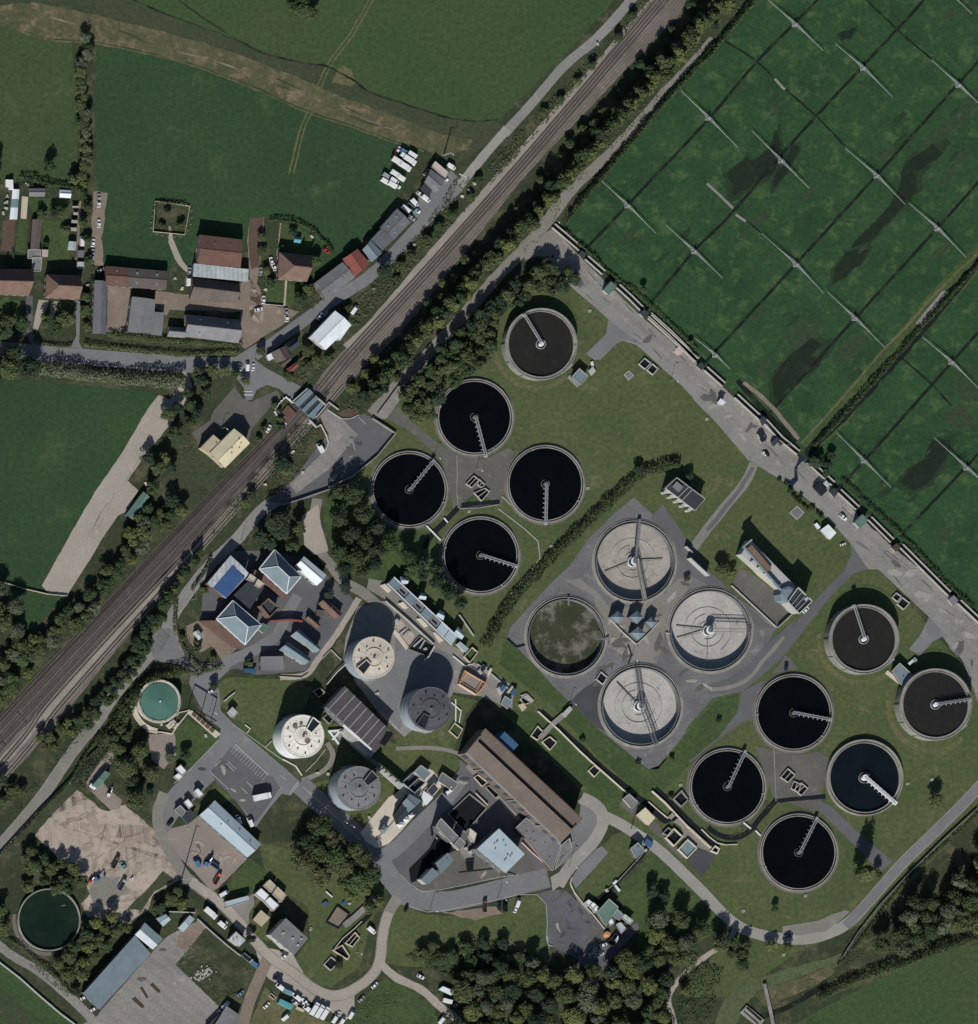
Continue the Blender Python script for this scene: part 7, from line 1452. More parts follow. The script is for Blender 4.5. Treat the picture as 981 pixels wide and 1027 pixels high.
hedge("p: 177,600 176,625 182,645 192,662 206,672 222,668", 2.4, 1.8, 'leaf_hedge', "hedge round the front garden of the brick compound"); hedge("p: 192,592 204,575 212,560", 2, 2, DK, "hedge beside the works road at the brick compound")
# gas holder copse
for x, y, r, h, lf, lab in ((126,768,12,9,OL,"biggest olive tree in the copse below the gas holder"),(141,752,10,8,OL,"upper tree of the copse below the gas holder"),(151,776,9,7,RU,"brownish tree on the right of the copse below the gas holder"),(135,802,12,9,OL,"lowest tree of the copse, beside the pale gravel yard"),(118,752,8,7,DK,"dark tree at the back of the copse, left"),(131,784,8,6,DP,"shaded tree in the middle of the copse"),(170,760,6,4,GY,"small round grey tree beside the white kiosks"),(186,757,6,5,DK,"round dark tree on the square lawn by the gas holder"),(150,794,4,3,DP,"small dark bush right of the copse")): tree(x, y, r, h, lf, lab, 'big' if r >= 10 else 'tree')
grove("p: 112,735 125,728 135,735 128,748 112,750", 4, 6, 8, 5, 7, [DK, OL], "dark tree between the gas holder and the copse", 'gas holder backing trees')
# compound and dark clump
for x, y, r, h, lf, lab in ((278,527,14,11,DP,"huge dark tree overhanging the works road above the compound"),(270,545,9,8,DP,"dark tree next to the compound's blue-sheeted roof"),(292,545,9,8,DK,"dark tree with lighter top at the head of the compound"),(262,538,8,8,DP,"dark roadside tree above the blue-sheeted roof"),(300,530,8,8,DK,"dark tree beside the gravel patch")): tree(x, y, r, h, lf, lab, 'big' if r >= 10 else 'tree')
for x, y, r, h, lf, lab in ((346,590,7,5,DP,"dark tree in the compound's top right corner"),(330,596,6,5,DP,"tree behind the white compound store"),(183,640,4,2.5,OL,"bush in the compound's front garden, left"),(198,650,5,3,DK,"dark bush in the compound's front garden"),(214,660,4,2.5,DK,"bush at the bottom of the compound's front garden"),(198,645,5,2.5,OL,"olive bush on the compound front lawn"),(205,592,5,3,OL,"bush by the blue-sheeted workshop corner"),(214,688,5,4,DP,"dark bush by the entrance drive"),(250,665,5,3,OL,"bush beside the light-blue shed")): tree(x, y, r, h, lf, lab, 'tree' if h > 3 else 'bush')
grove("p: 333,494 350,486 360,484 364,510 378,528 392,546 382,556 378,572 366,576 346,575 335,556 348,545 330,520", 24, 8, 12, 9, 13, [DP, DP, DK, DK], "big dark tree in the clump between the tanks and the gravel drive", 'dark central clump', 'auto')
grove("p: 405,540 420,552 440,568 454,584 468,602 458,608 444,598 430,586 416,576 404,562", 10, 7, 10, 8, 11, [DP, DP, DK], "dark tree overhanging the glass filter house", 'filter house trees', 'auto')
# hedge strip by the concrete tank yard
hedge("p: 682,464 660,468 645,474 634,482 622,493 605,509 585,528 562,550 540,573 520,594 504,616 493,636 487,648", 6.2, 3.2, 'leaf_hedge', "broad dark hedge strip along the concrete tank yard", 3.0, size=.7, lump=.5)
tree(640,471,6,4,DP,"dark tuft tree on the top of the broad hedge strip"); tree(676,466,5,3.5,DK,"bush at the upper end of the broad hedge strip, by the switch house"); tree(690,478,6,4,DP,"dark tree in the shadow behind the switch house")
tree(723,571,9,6,OL,"larger round olive tree beside the white yard walls"); tree(734,575,6,4.5,YL,"smaller yellowish tree beside the white yard walls"); tree(689,580,4,2.5,DK,"dark shrub in the weedy corner by the white wall")
for x, y, lab in ((584,742,"small dark bush at the tip of the concrete tank yard"),(673,799,"small bush on the bright lawn near the black tank"),(721,723,"tiny bush on the strip between two roads"),(674,760,"bush near the lower edge of the concrete yard"),(640,765,"bush by the kerb of the concrete yard tip")): tree(x, y, 3, 2, DK, lab, 'bush', 'bush', 'bush')
grove("L: 690,235 760,280 850,380 920,450 900,460 800,370 700,270", 12, 2.2, 3.2, 1.2, 2.0, [DP, DK], "low dark bush along the lower edge of the big concrete pavement", 'pavement edge bushes', 'bush', 'bush', 'bush')
tree(645,291,4,4,OL,"small tree on the bed side of the channel wall"); tree(818,463,8,5,DP,"dark tree at the bank's foot beside the channel wall"); tree(693,343,3,2.5,OL,"small bush near the short-armed sprinkler", 'bush', 'bush', 'bush')
grove("M: 180,150 260,120 290,200 240,240", 4, 4, 6, 3, 4.5, [DK, DP], "dark bush in the hollow next to the bank", 'bank hollow bushes', 'tree')
hedge("D: 330,150 430,250 560,370 700,480 980,740", 1.8, 1.6, DK, "low ragged hedge along the upper channel wall on the bed side", 2.6); hedge("M: 310,250 450,380 640,560 800,730 960,880", 2.4, 1.8, DK, "low ragged hedge along the lower channel wall on the bed side", 2.6)
hedge("p: 985,262 944,306 900,356 855,406 816,448", 2.6, 2.8, DK, "long dark hedge on the bank between the two sets of beds", 3.0, size=.6)
tree(866,876,9,17,OL,"tall narrow tree casting the longest shadow across the road by the slate-blue tank", 'tall'); tree(880,877,5,6,OL,"lower companion of the tall narrow tree"); tree(938,803,8,7,OL,"round lone tree beside the perimeter road near the right edge")
tree(777,912,4,4,DK,"small dark sapling on the lawn below the black-water tank")
# big trees by the works road and south
grove("p: 290,822 312,808 336,830 358,848 378,868 374,888 350,894 330,884 305,868 288,850", 12, 11, 15, 10, 14, [OL, DK, OL, RU], "huge broad tree in the group between the works road and the south lawn", 'great south lawn trees', 'auto', sep=.55)
grove("p: 326,880 350,880 368,892 380,905 372,912 352,900", 5, 6, 9, 5, 8, [YL, OL], "yellow-green tree at the lower edge of the great tree group", 'great tree skirt', 'tree')
grove("p: 24,845 55,858 76,874 86,890 64,896 42,882 22,872", 12, 6, 9, 5, 8, [OL, DK, OL], "tree in the group above the old pond tank", 'pond trees north'); grove("p: 86,924 120,918 129,932 112,950 96,970 74,982 52,968 78,945", 16, 6, 9, 5, 8, [OL, DK, YL, OL], "tree in the group below the old pond tank", 'pond trees south')
for x, y, r, h, lf, lab in ((-2,915,9,7,DK,"dark tree at the left edge beside the pond tank"),(2,932,8,6,OL,"olive tree at the left edge beside the pond tank"),(27,890,7,5,OL,"olive tree touching the pond tank's top left rim"),(75,994,6,4,DP,"dark bush below the pond trees at the lane"),(172,902,8,6,OL,"left tree beside the greenish depot hut"),(184,906,8,6,YL,"bright yellow-green tree beside the greenish depot hut"),(160,912,7,5,DK,"darker tree at the depot hut's left"),(178,895,6,5,OL,"tree behind the depot hut group"),(251,942,6,5,DP,"dark bush beside the gravel road below the white store"),(340,968,5,3,DK,"bush at the lower sludge bay")): tree(x, y, r, h, lf, lab)
hedge("p: 0,938 20,948 36,962 55,978 70,995", 2, 1.6, DK, "hedge between the pond trees and the bottom lane")
scrub("b: 225,510 400,640 480,700 370,850 290,890 80,690", 2.2, .55, 'leaf_scrub', .5, -.05); scrub("c: 320,760 460,800 560,900 600,985 p: 440,1080 330,1080 c: 160,950 240,830", 2.0, .6, 'leaf_scrub', .5, -.1)
scrub("H: -30,700 200,600 280,640 200,740 60,800", 1.5, .6, 'leaf_scrub', .5, 0); scrub("e: 200,720 330,680 420,700 380,850 340,985 190,985 200,830", 2.4, 1.6, DK, .65, -.3)
scrub("c: 420,650 540,600 660,650 760,560 980,620 980,800 700,780 560,720", 3, 2.4, 'leaf_hedge', .7, -.3)
grove("c: 440,640 560,600 600,650 700,600 850,570 980,620 980,700 700,690", 16, 6, 9, 3.5, 6, [DK, DP, DK], "low dark tree at the near edge of the southern wood", 'wood edge trees')
grove("p: 455,985 500,962 545,962 585,975 612,972 640,952 648,930 668,915 700,925 728,948 702,962 682,976 670,995 672,1050 430,1050 472,1018", 74, 8, 12.5, 8, 12, [OL, OL, DK, GY, DP, YL], "broad tree in the southern wood below the dark turning area", 'southern wood', 'auto', sep=.62)
grove("p: 735,945 752,948 758,962 742,970 732,962", 5, 6, 8, 5, 7, [OL, DK], "tree in the small group where the path leaves the perimeter road", 'path corner trees'); tree(773,949,7,5,YL,"left of two round bushes below the perimeter road curve"); tree(790,950,6,5,YL,"right of two round bushes below the perimeter road curve")
tree(653,895,7,7,DP,"left dark tree of the pair on the lawn below the pump kiosk"); tree(665,899,7,6,DP,"right dark tree of the pair on the lawn below the pump kiosk"); tree(686,993,6,5,YL,"small light tree beside the path in the southern wood")
grove("p: 995,850 1040,820 1060,900 985,926 940,934 905,952 880,960 878,948 905,918 926,897 952,880 978,862", 40, 8, 13, 10, 14, [GY, GY, DK, OL], "greyish tree in the wood at the right edge below the perimeter road", 'eastern wood', 'auto', sep=.55)
hedge("p: 1000,935 950,950 905,967 870,978 842,990 820,1002", 4.5, 3.5, DK, "dark hedge along the top of the bottom right field", 3.2, size=.65); hedge("p: 985,812 950,845 912,880 880,920 855,953 840,968", 1.6, 1.3, DK, "thin hedge and fence beside the perimeter road on the right", 2.6)
scrub("e: 640,830 780,790 980,690 980,760 850,830 700,900 620,880", 1.4, .5, 'leaf_scrub', .5, 0)

# rank growth along the edges
scrub("A: 395,190 455,190 450,330 465,480 460,800 395,810 400,560 440,520 430,330", 2.2, 1.0, 'leaf_scrub', .5, -.1); scrub("A: 0,755 130,760 190,800 190,850 0,850", 2.5, 1.3, DK, .6, -.25)
scrub("B: 395,540 450,500 480,560 440,660 400,640", 2, .7, 'leaf_scrub', .5, -.1); scrub("B: 640,560 720,540 760,640 700,690 640,690 590,680", 2.4, 1.2, 'leaf_scrub', .55, -.2); scrub("B: 440,910 480,880 500,980 620,1000 700,900 680,840 760,900 840,880 700,1060 560,1010 430,940", 2.2, 1.2, 'leaf_scrub', .55, -.2)
scrub("O: 90,480 130,450 150,560 210,650 330,670 300,700 180,690 110,600", 2.4, .9, 'leaf_scrub', .5, -.2); scrub("p: 116,738 140,722 150,740 112,770 100,760", 2.6, .8, DK, .55, -.2)
scrub("je: 110,320 0,480 0,640 90,560 200,470", 2.2, .8, 'leaf_scrub', .55, -.15); scrub("H: 95,460 200,540 270,640 180,740 80,760 0,700 20,560", 1.8, .5, 'leaf_scrub', .5, -.05)
scrub("3: 980,40 980,-30 860,130 690,330 560,470 380,650 270,770 180,880 90,960 60,930 250,730 420,560 620,360 780,170", 1.4, .7, 'leaf_scrub', .55, -.1)
scrub("a: 20,600 80,640 200,740 330,850 360,800 250,730 120,640 60,560", 2.4, .9, 'leaf_scrub', .55, -.25); scrub("Y: 790,400 860,420 760,560 640,610 540,560 480,520 560,570 660,580", 2, .6, 'leaf_scrub', .5, -.1)
scrub("p: -60,176 0,178 60,184 82,178 90,196 60,190 0,186 -60,186", 3, 1.8, DK, .6, -.4); scrub("f: 240,640 330,560 420,480 480,560 400,660 330,700", 2, .7, 'leaf_scrub', .5, -.1)
plant_trees()
# ---------------------------------------------------------------- vehicles, lamps and small things
M('paint_car_white', (218,220,222), (204,206,210), sc=.5, fine=2, fa=.04, rough=.3, spec=.5)
M('paint_silver', (150,156,162), (138,144,152), sc=.5, fine=2, fa=.04, rough=.3, spec=.5)
M('paint_black', (22,24,28), (18,20,24), sc=.5, fine=2, fa=.04, rough=.3, spec=.5)
M('paint_navy', (34,46,70), (28,40,62), sc=.5, fine=2, fa=.04, rough=.3, spec=.5)
M('paint_blue', (78,112,150), (70,102,138), sc=.5, fine=2, fa=.04, rough=.3, spec=.5)
M('paint_red', (160,52,44), (146,46,40), sc=.5, fine=2, fa=.04, rough=.3, spec=.5)
M('paint_orange', (206,112,80), (190,100,70), sc=.5, fine=2, fa=.04, rough=.4, spec=.4)
M('paint_teal', (104,146,152), (94,134,142), sc=.5, fine=2, fa=.04, rough=.4, spec=.4)
M('car_glass', (20,26,32), (16,22,28), sc=.5, fine=2, fa=.05, rough=.1, spec=.6)
M('tyre_rubber', (24,24,24), (20,20,20), sc=.5, fine=2, fa=.1)
def loft(m, secs, mi=0):
    """closed body through rectangular sections (x, halfwidth, z0, z1)"""
    vs = []
    for x, hw, z0, z1, tw in secs: vs += [(x,-hw,z0), (x,hw,z0), (x,tw,z1), (x,-tw,z1)]
    fs = [(3,2,1,0)]
    for i in range(len(secs)-1):
        a, b = 4*i, 4*i+4
        fs += [(a+k, a+(k+1) % 4, b+(k+1) % 4, b+k) for k in range(4)]
    n = 4*(len(secs)-1); fs.append((n, n+1, n+2, n+3)); m.add(vs, fs, mi)
PV = {}
def veh_proto(kind, paint):
    k = (kind, paint)
    if k in PV: return PV[k]
    parts = []
    b = MB(); g = MB()
    if kind == 'car':
        loft(b, [(-2.1,.72,.35,.62,.66), (-2.0,.84,.28,.86,.78), (-1.3,.88,.25,.95,.82), (.7,.88,.25,.93,.82), (1.8,.84,.28,.78,.74), (2.1,.7,.36,.6,.62)])
        loft(g, [(-1.75,.74,.92,.95,.7), (-1.25,.76,.92,1.38,.6), (.1,.76,.92,1.42,.6), (.95,.74,.92,.95,.7)])
        r = MB(); loft(r, [(-1.2,.6,1.38,1.42,.58), (-.6,.61,1.4,1.47,.58), (.05,.6,1.4,1.46,.58)]); parts = [('body', b, paint), ('window', g, 'car_glass'), ('roof', r, paint)]; wx, wy = 1.3, .8
    elif kind == 'van':
        loft(b, [(-2.5,.94,.35,2.0,.86), (-2.4,.98,.3,2.15,.9), (1.0,.98,.3,2.15,.9), (1.5,.98,.3,1.9,.84), (1.9,.96,.3,1.1,.9), (2.5,.86,.35,.9,.8)])
        loft(g, [(1.12,.84,1.2,2.12,.8), (1.56,.86,1.15,1.9,.78), (1.95,.88,1.12,1.15,.84)]); parts = [('body', b, paint), ('windscreen', g, 'car_glass')]; wx, wy = 1.6, .9
    elif kind == 'truck':
        loft(b, [(-3.9,1.2,1.0,1.25,1.2), (1.9,1.2,1.0,1.25,1.2)]); bx = MB(); loft(bx, [(-3.8,1.2,1.26,3.1,1.2), (1.7,1.2,1.26,3.1,1.2)])
        cb = MB(); loft(cb, [(2.0,1.15,.6,2.7,1.1), (3.2,1.15,.6,2.7,1.08), (3.6,1.12,.6,1.6,1.1), (3.8,1.1,.6,1.2,1.05)])
        loft(g, [(3.22,1.0,1.7,2.6,.98), (3.6,1.0,1.6,1.66,1.0)]); parts = [('chassis', b, 'dark_steel'), ('cargo_box', bx, paint), ('cab', cb, paint), ('windscreen', g, 'car_glass')]; wx, wy = 2.6, 1.05
    elif kind == 'flatbed':
        loft(b, [(-3.2,1.0,.7,.95,1.0), (1.4,1.0,.7,.95,1.0)]); sd = MB(); [sd.beam(p, q, .1, .5) for p, q in (((-3.2,-1,1.15),(1.3,-1,1.15)), ((-3.2,1,1.15),(1.3,1,1.15)), ((-3.2,-1,1.15),(-3.2,1,1.15)))]
        cb = MB(); loft(cb, [(1.5,1.0,.5,2.1,.94), (2.5,1.0,.5,2.1,.94), (2.9,.98,.5,1.2,.94)]); loft(g, [(2.52,.9,1.3,2.05,.86), (2.86,.92,1.22,1.26,.9)])
        parts = [('bed', b, 'dark_steel'), ('dropside', sd, paint), ('cab', cb, paint), ('windscreen', g, 'car_glass')]; wx, wy = 2.0, .9
    elif kind == 'trailer':
        loft(b, [(-2.6,1.05,.6,2.3,1.0), (-2.4,1.08,.55,2.45,1.02), (2.3,1.08,.55,2.45,1.02), (2.5,1.05,.6,2.1,1.0)]); tb = MB().beam((2.4,0,.6), (3.5,0,.55), .12, .12)
        loft(g, [(2.42,.8,1.3,1.9,.8), (2.56,.8,1.3,1.9,.8)]); parts = [('body', b, paint), ('window', g, 'car_glass'), ('drawbar', tb, 'dark_steel')]; wx, wy = .4, .95
    else:  # digger
        loft(b, [(-1.6,1.1,.3,.9,1.0), (1.6,1.1,.3,.9,1.0)]); h = MB(); loft(h, [(-1.7,1.1,1.0,1.9,1.0), (.2,1.1,1.0,1.9,1.0)])
        cb = MB(); loft(cb, [(.1,.55,1.0,2.6,.5), (1.3,.55,1.0,2.5,.5)]); ar = MB().beam((.8,-.6,1.6), (3.0,-.6,3.0), .4, .4).beam((3.0,-.6,3.0), (4.2,-.6,1.2), .3, .3); ar.box(4.2, -.6, .5, 1.3, .7, 1.0)
        parts = [('track', b, 'dark_steel'), ('engine_cover', h, paint), ('cab', cb, 'car_glass'), ('boom', ar, paint)]; wx = None
    PV[k] = [(n, to_mesh(m, n, mt)) for n, m, mt in parts]
    if wx:
        w = MB().tube((0,-.11,0), (0,.11,0), .34, 12); me = to_mesh(w, 'wheel', 'tyre_rubber'); rm = to_mesh(MB().tube((0,-.12,0), (0,.12,0), .2, 10), 'rim', 'galvanised'); PV[k] += [('wheel', me, (sx_*wx, sy_*wy, .34), rm) for sx_ in (-1, 1) for sy_ in (-1, 1)]
    return PV[k]
def vehicle(kind, paint, s, deg, label, cat=None, name=None, sc=1.0, group=None):
    """deg: heading in the photograph, 0 = right, 90 = up"""
    p = W(s, .8)[0]; cat = cat or {'car': 'car', 'van': 'van', 'truck': 'truck', 'flatbed': 'truck', 'trailer': 'caravan', 'digger': 'digger'}[kind]
    T = thing(name or {'car': 'parked_car', 'van': 'parked_van', 'truck': 'box_truck', 'flatbed': 'flatbed_truck', 'trailer': 'caravan', 'digger': 'digger'}[kind], label, cat, (p[0], p[1], .06), group, math.radians(deg)); T.scale = (sc,)*3
    for q in veh_proto(kind, paint):
        o = bpy.data.objects.new(q[0], q[1]); COL.objects.link(o); o.parent = T
        if len(q) > 2:
            o.location = q[2]; r_ = bpy.data.objects.new('rim', q[3]); COL.objects.link(r_); r_.parent = o
    return T
V = vehicle; WH, SI, BK, NV, BL, RD_, OR, TE = 'paint_car_white', 'paint_silver', 'paint_black', 'paint_navy', 'paint_blue', 'paint_red', 'paint_orange', 'paint_teal'
V('van', WH, "ie: 805,705", 88, "white van parked on the narrow drive beside the dark lean-to shed"); V('car', RD_, "ie: 345,722", 90, "red and white car parked on the end of the long garden workshop"); V('trailer', WH, "ie: 100,150", 92, "white caravan right of another at the top left garden corner"); V('trailer', WH, "ie: 68,135", 92, "smaller white caravan at the far top left garden corner", sc=.75)
for s, d, pt, lab in (("A: 487,165", 90, WH, "white car at the top of the weedy strip beside the field"),("A: 487,138", 90, SI, "silver car nearest the top of the weedy strip"),("A: 487,265", 90, WH, "white car halfway down the weedy strip, alone"),("A: 459,360", 80, WH, "uppermost white car in the line left of the weedy strip"),("A: 458,410", 85, SI, "silver car in the line left of the weedy strip"),("A: 450,440", 88, WH, "white car at the lower end of the line left of the weedy strip"),("A: 500,495", 20, SI, "silver car beside the corner of the long farm barn")): V('car', pt, s, d, lab)
V('van', WH, "A: 925,548", 88, "white van parked at the gable of the low farm barn"); V('car', SI, "A: 932,500", 80, "silver car beside the sheeted lean-to"); V('car', RD_, "B: 772,398", -35, "red and white car on the field edge behind the lane workshops"); V('car', SI, "B: 448,500", 90, "silver car on the bare soil lane by the maroon barn"); V('car', WH, "B: 515,478", 110, "white car beside the detached house's left wall"); V('car', WH, "B: 502,450", 100, "second white car beside the detached house's left wall, further up")
V('car', WH, "B: 578,728", 90, "white car parked on the farm's brown apron"); V('car', SI, "B: 575,700", 92, "silver car just above the white one on the farm's brown apron"); V('car', WH, "B: 463,640", 88, "white car on the verge at the farm lane bend"); V('car', WH, "B: 440,688", 10, "white car crossing the mouth of the farm lane")
V('van', WH, "B: 908,690", 55, "white van parked between the white warehouse and the railway"); V('car', SI, "B: 765,712", 50, "silver car in the shadow of the white warehouse, right"); V('car', WH, "B: 742,722", 50, "white car in the shadow of the white warehouse, left")
for s, d, kd, pt, lab in (("if: 375,150", -32, 'trailer', WH, "topmost white caravan in the upper cluster on the field"),("if: 300,165", -32, 'trailer', WH, "left white caravan of the top row in the upper cluster"),("if: 350,205", -32, 'truck', WH, "white box truck in the upper cluster on the field"),("if: 235,220", -32, 'truck', WH, "long white lorry at the left of the upper cluster on the field"),("if: 300,265", -32, 'truck', WH, "lower long white lorry in the upper cluster on the field"),("if: 240,100", 60, 'car', WH, "white car at the top left corner of the upper cluster"),("if: 215,135", 60, 'car', OR, "orange car left of the caravans on the field"),("if: 300,120", -32, 'van', BL, "blue-roofed van at the top of the upper cluster"),
   ("if: 205,335", -32, 'trailer', WH, "top white caravan of the lower cluster on the field"),("if: 260,375", -32, 'trailer', WH, "right white caravan of the lower cluster"),("if: 200,405", -32, 'van', WH, "white van in the middle of the lower cluster"),("if: 180,445", -32, 'trailer', WH, "lowest white caravan of the lower cluster"),("if: 110,410", -32, 'van', WH, "white van at the left of the lower cluster"),("if: 125,360", -32, 'van', SI, "silver van at the upper left of the lower cluster"),("if: 230,455", -32, 'car', WH, "white car at the bottom right of the lower cluster"),
   ("if: 760,265", -30, 'van', WH, "white van parked behind the beige portable cabin"),("if: 510,580", -38, 'van', WH, "white van parked in front of the dark flat lane shed"),("if: 455,535", -38, 'car', WH, "white car behind the van at the dark flat lane shed"),("if: 400,620", -48, 'van', WH, "white van in the lane parking bay, rear"),("if: 310,685", -38, 'trailer', WH, "white caravan against the end of the long bluish workshop"),("if: 375,675", -40, 'flatbed', TE, "teal-grey flatbed between the white vehicles by the long workshop"),("if: 425,695", -40, 'car', WH, "small white car at the lane edge of the parking bay"),("if: 375,770", -40, 'car', SI, "silver car at the corner of the largest bluish workshop"),("if: 520,322", 50, 'car', SI, "silver car in the shadow left of the lone grey workshop"),("if: 700,380", -40, 'car', WH, "white car at the front corner of the beige portable cabin")): V(kd, pt, s, d, lab, sc=.95)
for s, d, lab in (("H: 347,138", 88, "left of three white vehicles crossing the road junction"),("H: 382,136", 88, "middle one of three white vehicles at the road junction"),("H: 412,138", 85, "right of three white vehicles at the road junction")): V('van' if 'middle' in lab else 'car', WH, s, d, lab, sc=.9)
V('car', WH, "H: 220,165", 5, "white car in the tree shade along the road opposite the farm"); V('van', WH, "ig: 405,778", 118, "white van on the grass inside the apron curve"); V('car', WH, "H: 488,440", 60, "white car by the platform slope"); V('car', SI, "H: 565,380", 45, "silver car behind the brown station platform", sc=.8)
V('car', NV, "R: 632,335", 85, "dark navy car on the small lay-by above the black-water tank"); V('car', WH, "M: 318,435", -40, "white car parked on the big pavement near the white hut"); V('car', WH, "M: 318,568", 20, "tiny white car on the lawn corner below the white hut", sc=.7); V('car', BK, "id: 285,540", -40, "black car standing alone on the big pavement", sc=.8); V('car', WH, "id: 262,535", -40, "white car just in front of the black one on the big pavement", sc=.7)
V('truck', WH, "U: 600,535", 12, "white lorry parked across the car park casting a slanted shadow", sc=1.25); V('van', WH, "U: 485,648", 110, "white van parked behind the long white-fronted store"); V('van', WH, "U: 543,660", 110, "white van further along behind the long white-fronted store"); V('car', BK, "U: 152,660", 50, "dark car beside the drive in the pinkish yard")
V('flatbed', BL, "U: 362,868", 145, "blue flatbed lorry in the middle of the pinkish yard"); V('van', BL, "U: 282,860", 120, "blue and white van at the left of the pinkish yard"); V('digger', BL, "U: 330,860", 60, "dark blue digger next to the blue flatbed in the pinkish yard"); V('flatbed', OR, "U: 382,938", 60, "orange-fronted lorry at the bottom of the pinkish yard")
V('flatbed', 'roof_brown', "a: 568,185", 62, "brown tipper lorry on the pale gravel yard"); V('car', TE, "a: 605,200", 130, "teal car beside the brown tipper on the pale gravel yard"); V('digger', BL, "a: 475,265", 25, "blue digger by the trees on the pale gravel yard"); V('digger', RD_, "a: 445,275", 60, "red machine by the trees on the pale gravel yard", sc=.7); V('flatbed', SI, "a: 600,295", 60, "pale trailer casting a dark shadow on the dirt patch of the gravel yard"); V('car', WH, "a: 655,262", 40, "small white car near the dirt patch of the gravel yard", sc=.7)
V('digger', WH, "T: 535,570", 70, "white loader in the small enclosure above the pale gravel yard", sc=.8); bld('hut', "grey-green metal hut in the small enclosure above the pale gravel yard", 'hut', "T: 452,530 518,455 546,472 480,542", 3.2, 'gable', .5, 1, 'roof_green', 'wall_white', win=False); V('trailer', WH, "T: 455,535", -40, "white trailer at the corner of the small enclosure", sc=.7)
V('van', WH, "jc: 240,255", 30, "white van at the left end of the long bluish portable cabin"); V('car', WH, "jc: 215,275", 30, "white car in front of the van at the long bluish cabin", sc=.8); V('truck', WH, "jc: 105,450", -40, "long white trailer lorry beside the gravel road"); V('van', WH, "jc: 225,565", -40, "white van parked by the gravel road, above the white store"); V('car', WH, "jc: 845,868", 40, "white car in front of the control block"); V('flatbed', SI, "jc: 475,895", -40, "silver lorry beside the dark bush below the white store"); V('van', BL, "jc: 545,955", -35, "light-blue van at the dirt track mouth")
for s, d, kd, pt, lab in (("hg: 180,410", 160, 'van', NV, "dark navy van parked alone at the top of the row by the gravel road"),("hg: 205,490", 140, 'van', WH, "white van at the head of the parked row"),("hg: 275,540", -25, 'trailer', TE, "teal-topped skip truck in the parked row"),("hg: 320,550", 140, 'car', WH, "white car behind the teal skip truck"),("hg: 372,592", 140, 'van', WH, "white van beside the dark fenced bay"),("hg: 450,630", 140, 'car', WH, "first white car after the dark fenced bay"),("hg: 465,660", 150, 'car', WH, "second white car after the dark fenced bay"),("hg: 475,705", 140, 'van', WH, "white van nearest the three white lorries"),
   ("hg: 538,700", 58, 'truck', WH, "left of three white lorries side by side"),("hg: 588,725", 58, 'truck', WH, "middle one of three white lorries side by side"),("hg: 640,745", 58, 'truck', WH, "right of three white lorries side by side"),("hg: 745,800", 58, 'van', WH, "white van right of the three white lorries"),("hg: 775,765", 58, 'car', WH, "white car tucked behind the van right of the lorries"),("hg: 815,825", 58, 'van', WH, "last white van at the bottom right end of the row"),("hg: 905,758", 60, 'van', WH, "white van parked alone past the end of the row"),("hg: 75,670", 45, 'car', WH, "white car on the rough grass below the teal container"),("hg: 262,785", 40, 'van', WH, "white van on the rough grass right of the teal container"),("hg: 350,640", 140, 'car', WH, "white car in the dark fenced bay")): V(kd, pt, s, d, lab, sc=.95)
bld('storage_container', "bright teal container on the rough grass at the bottom", 'container', "hg: 210,605 342,668 318,712 186,648", 2.8, 'flat', 0, 0, 'roof_teal', 'roof_teal', win=False, over=.05, parapet=None)
tankbox('cold_frame', "small cream timber frame on the rough grass above the teal container", 'frame', "hg: 95,570 115,550 165,590 145,610", .6, .25, 'floor_dark', .1, 'timber_pale'); wallrun('timber_stack', "pale timber stack along the parked row's fence", 'timber', "hg: 365,690 440,725", .9, 1.2, 'timber_pale')
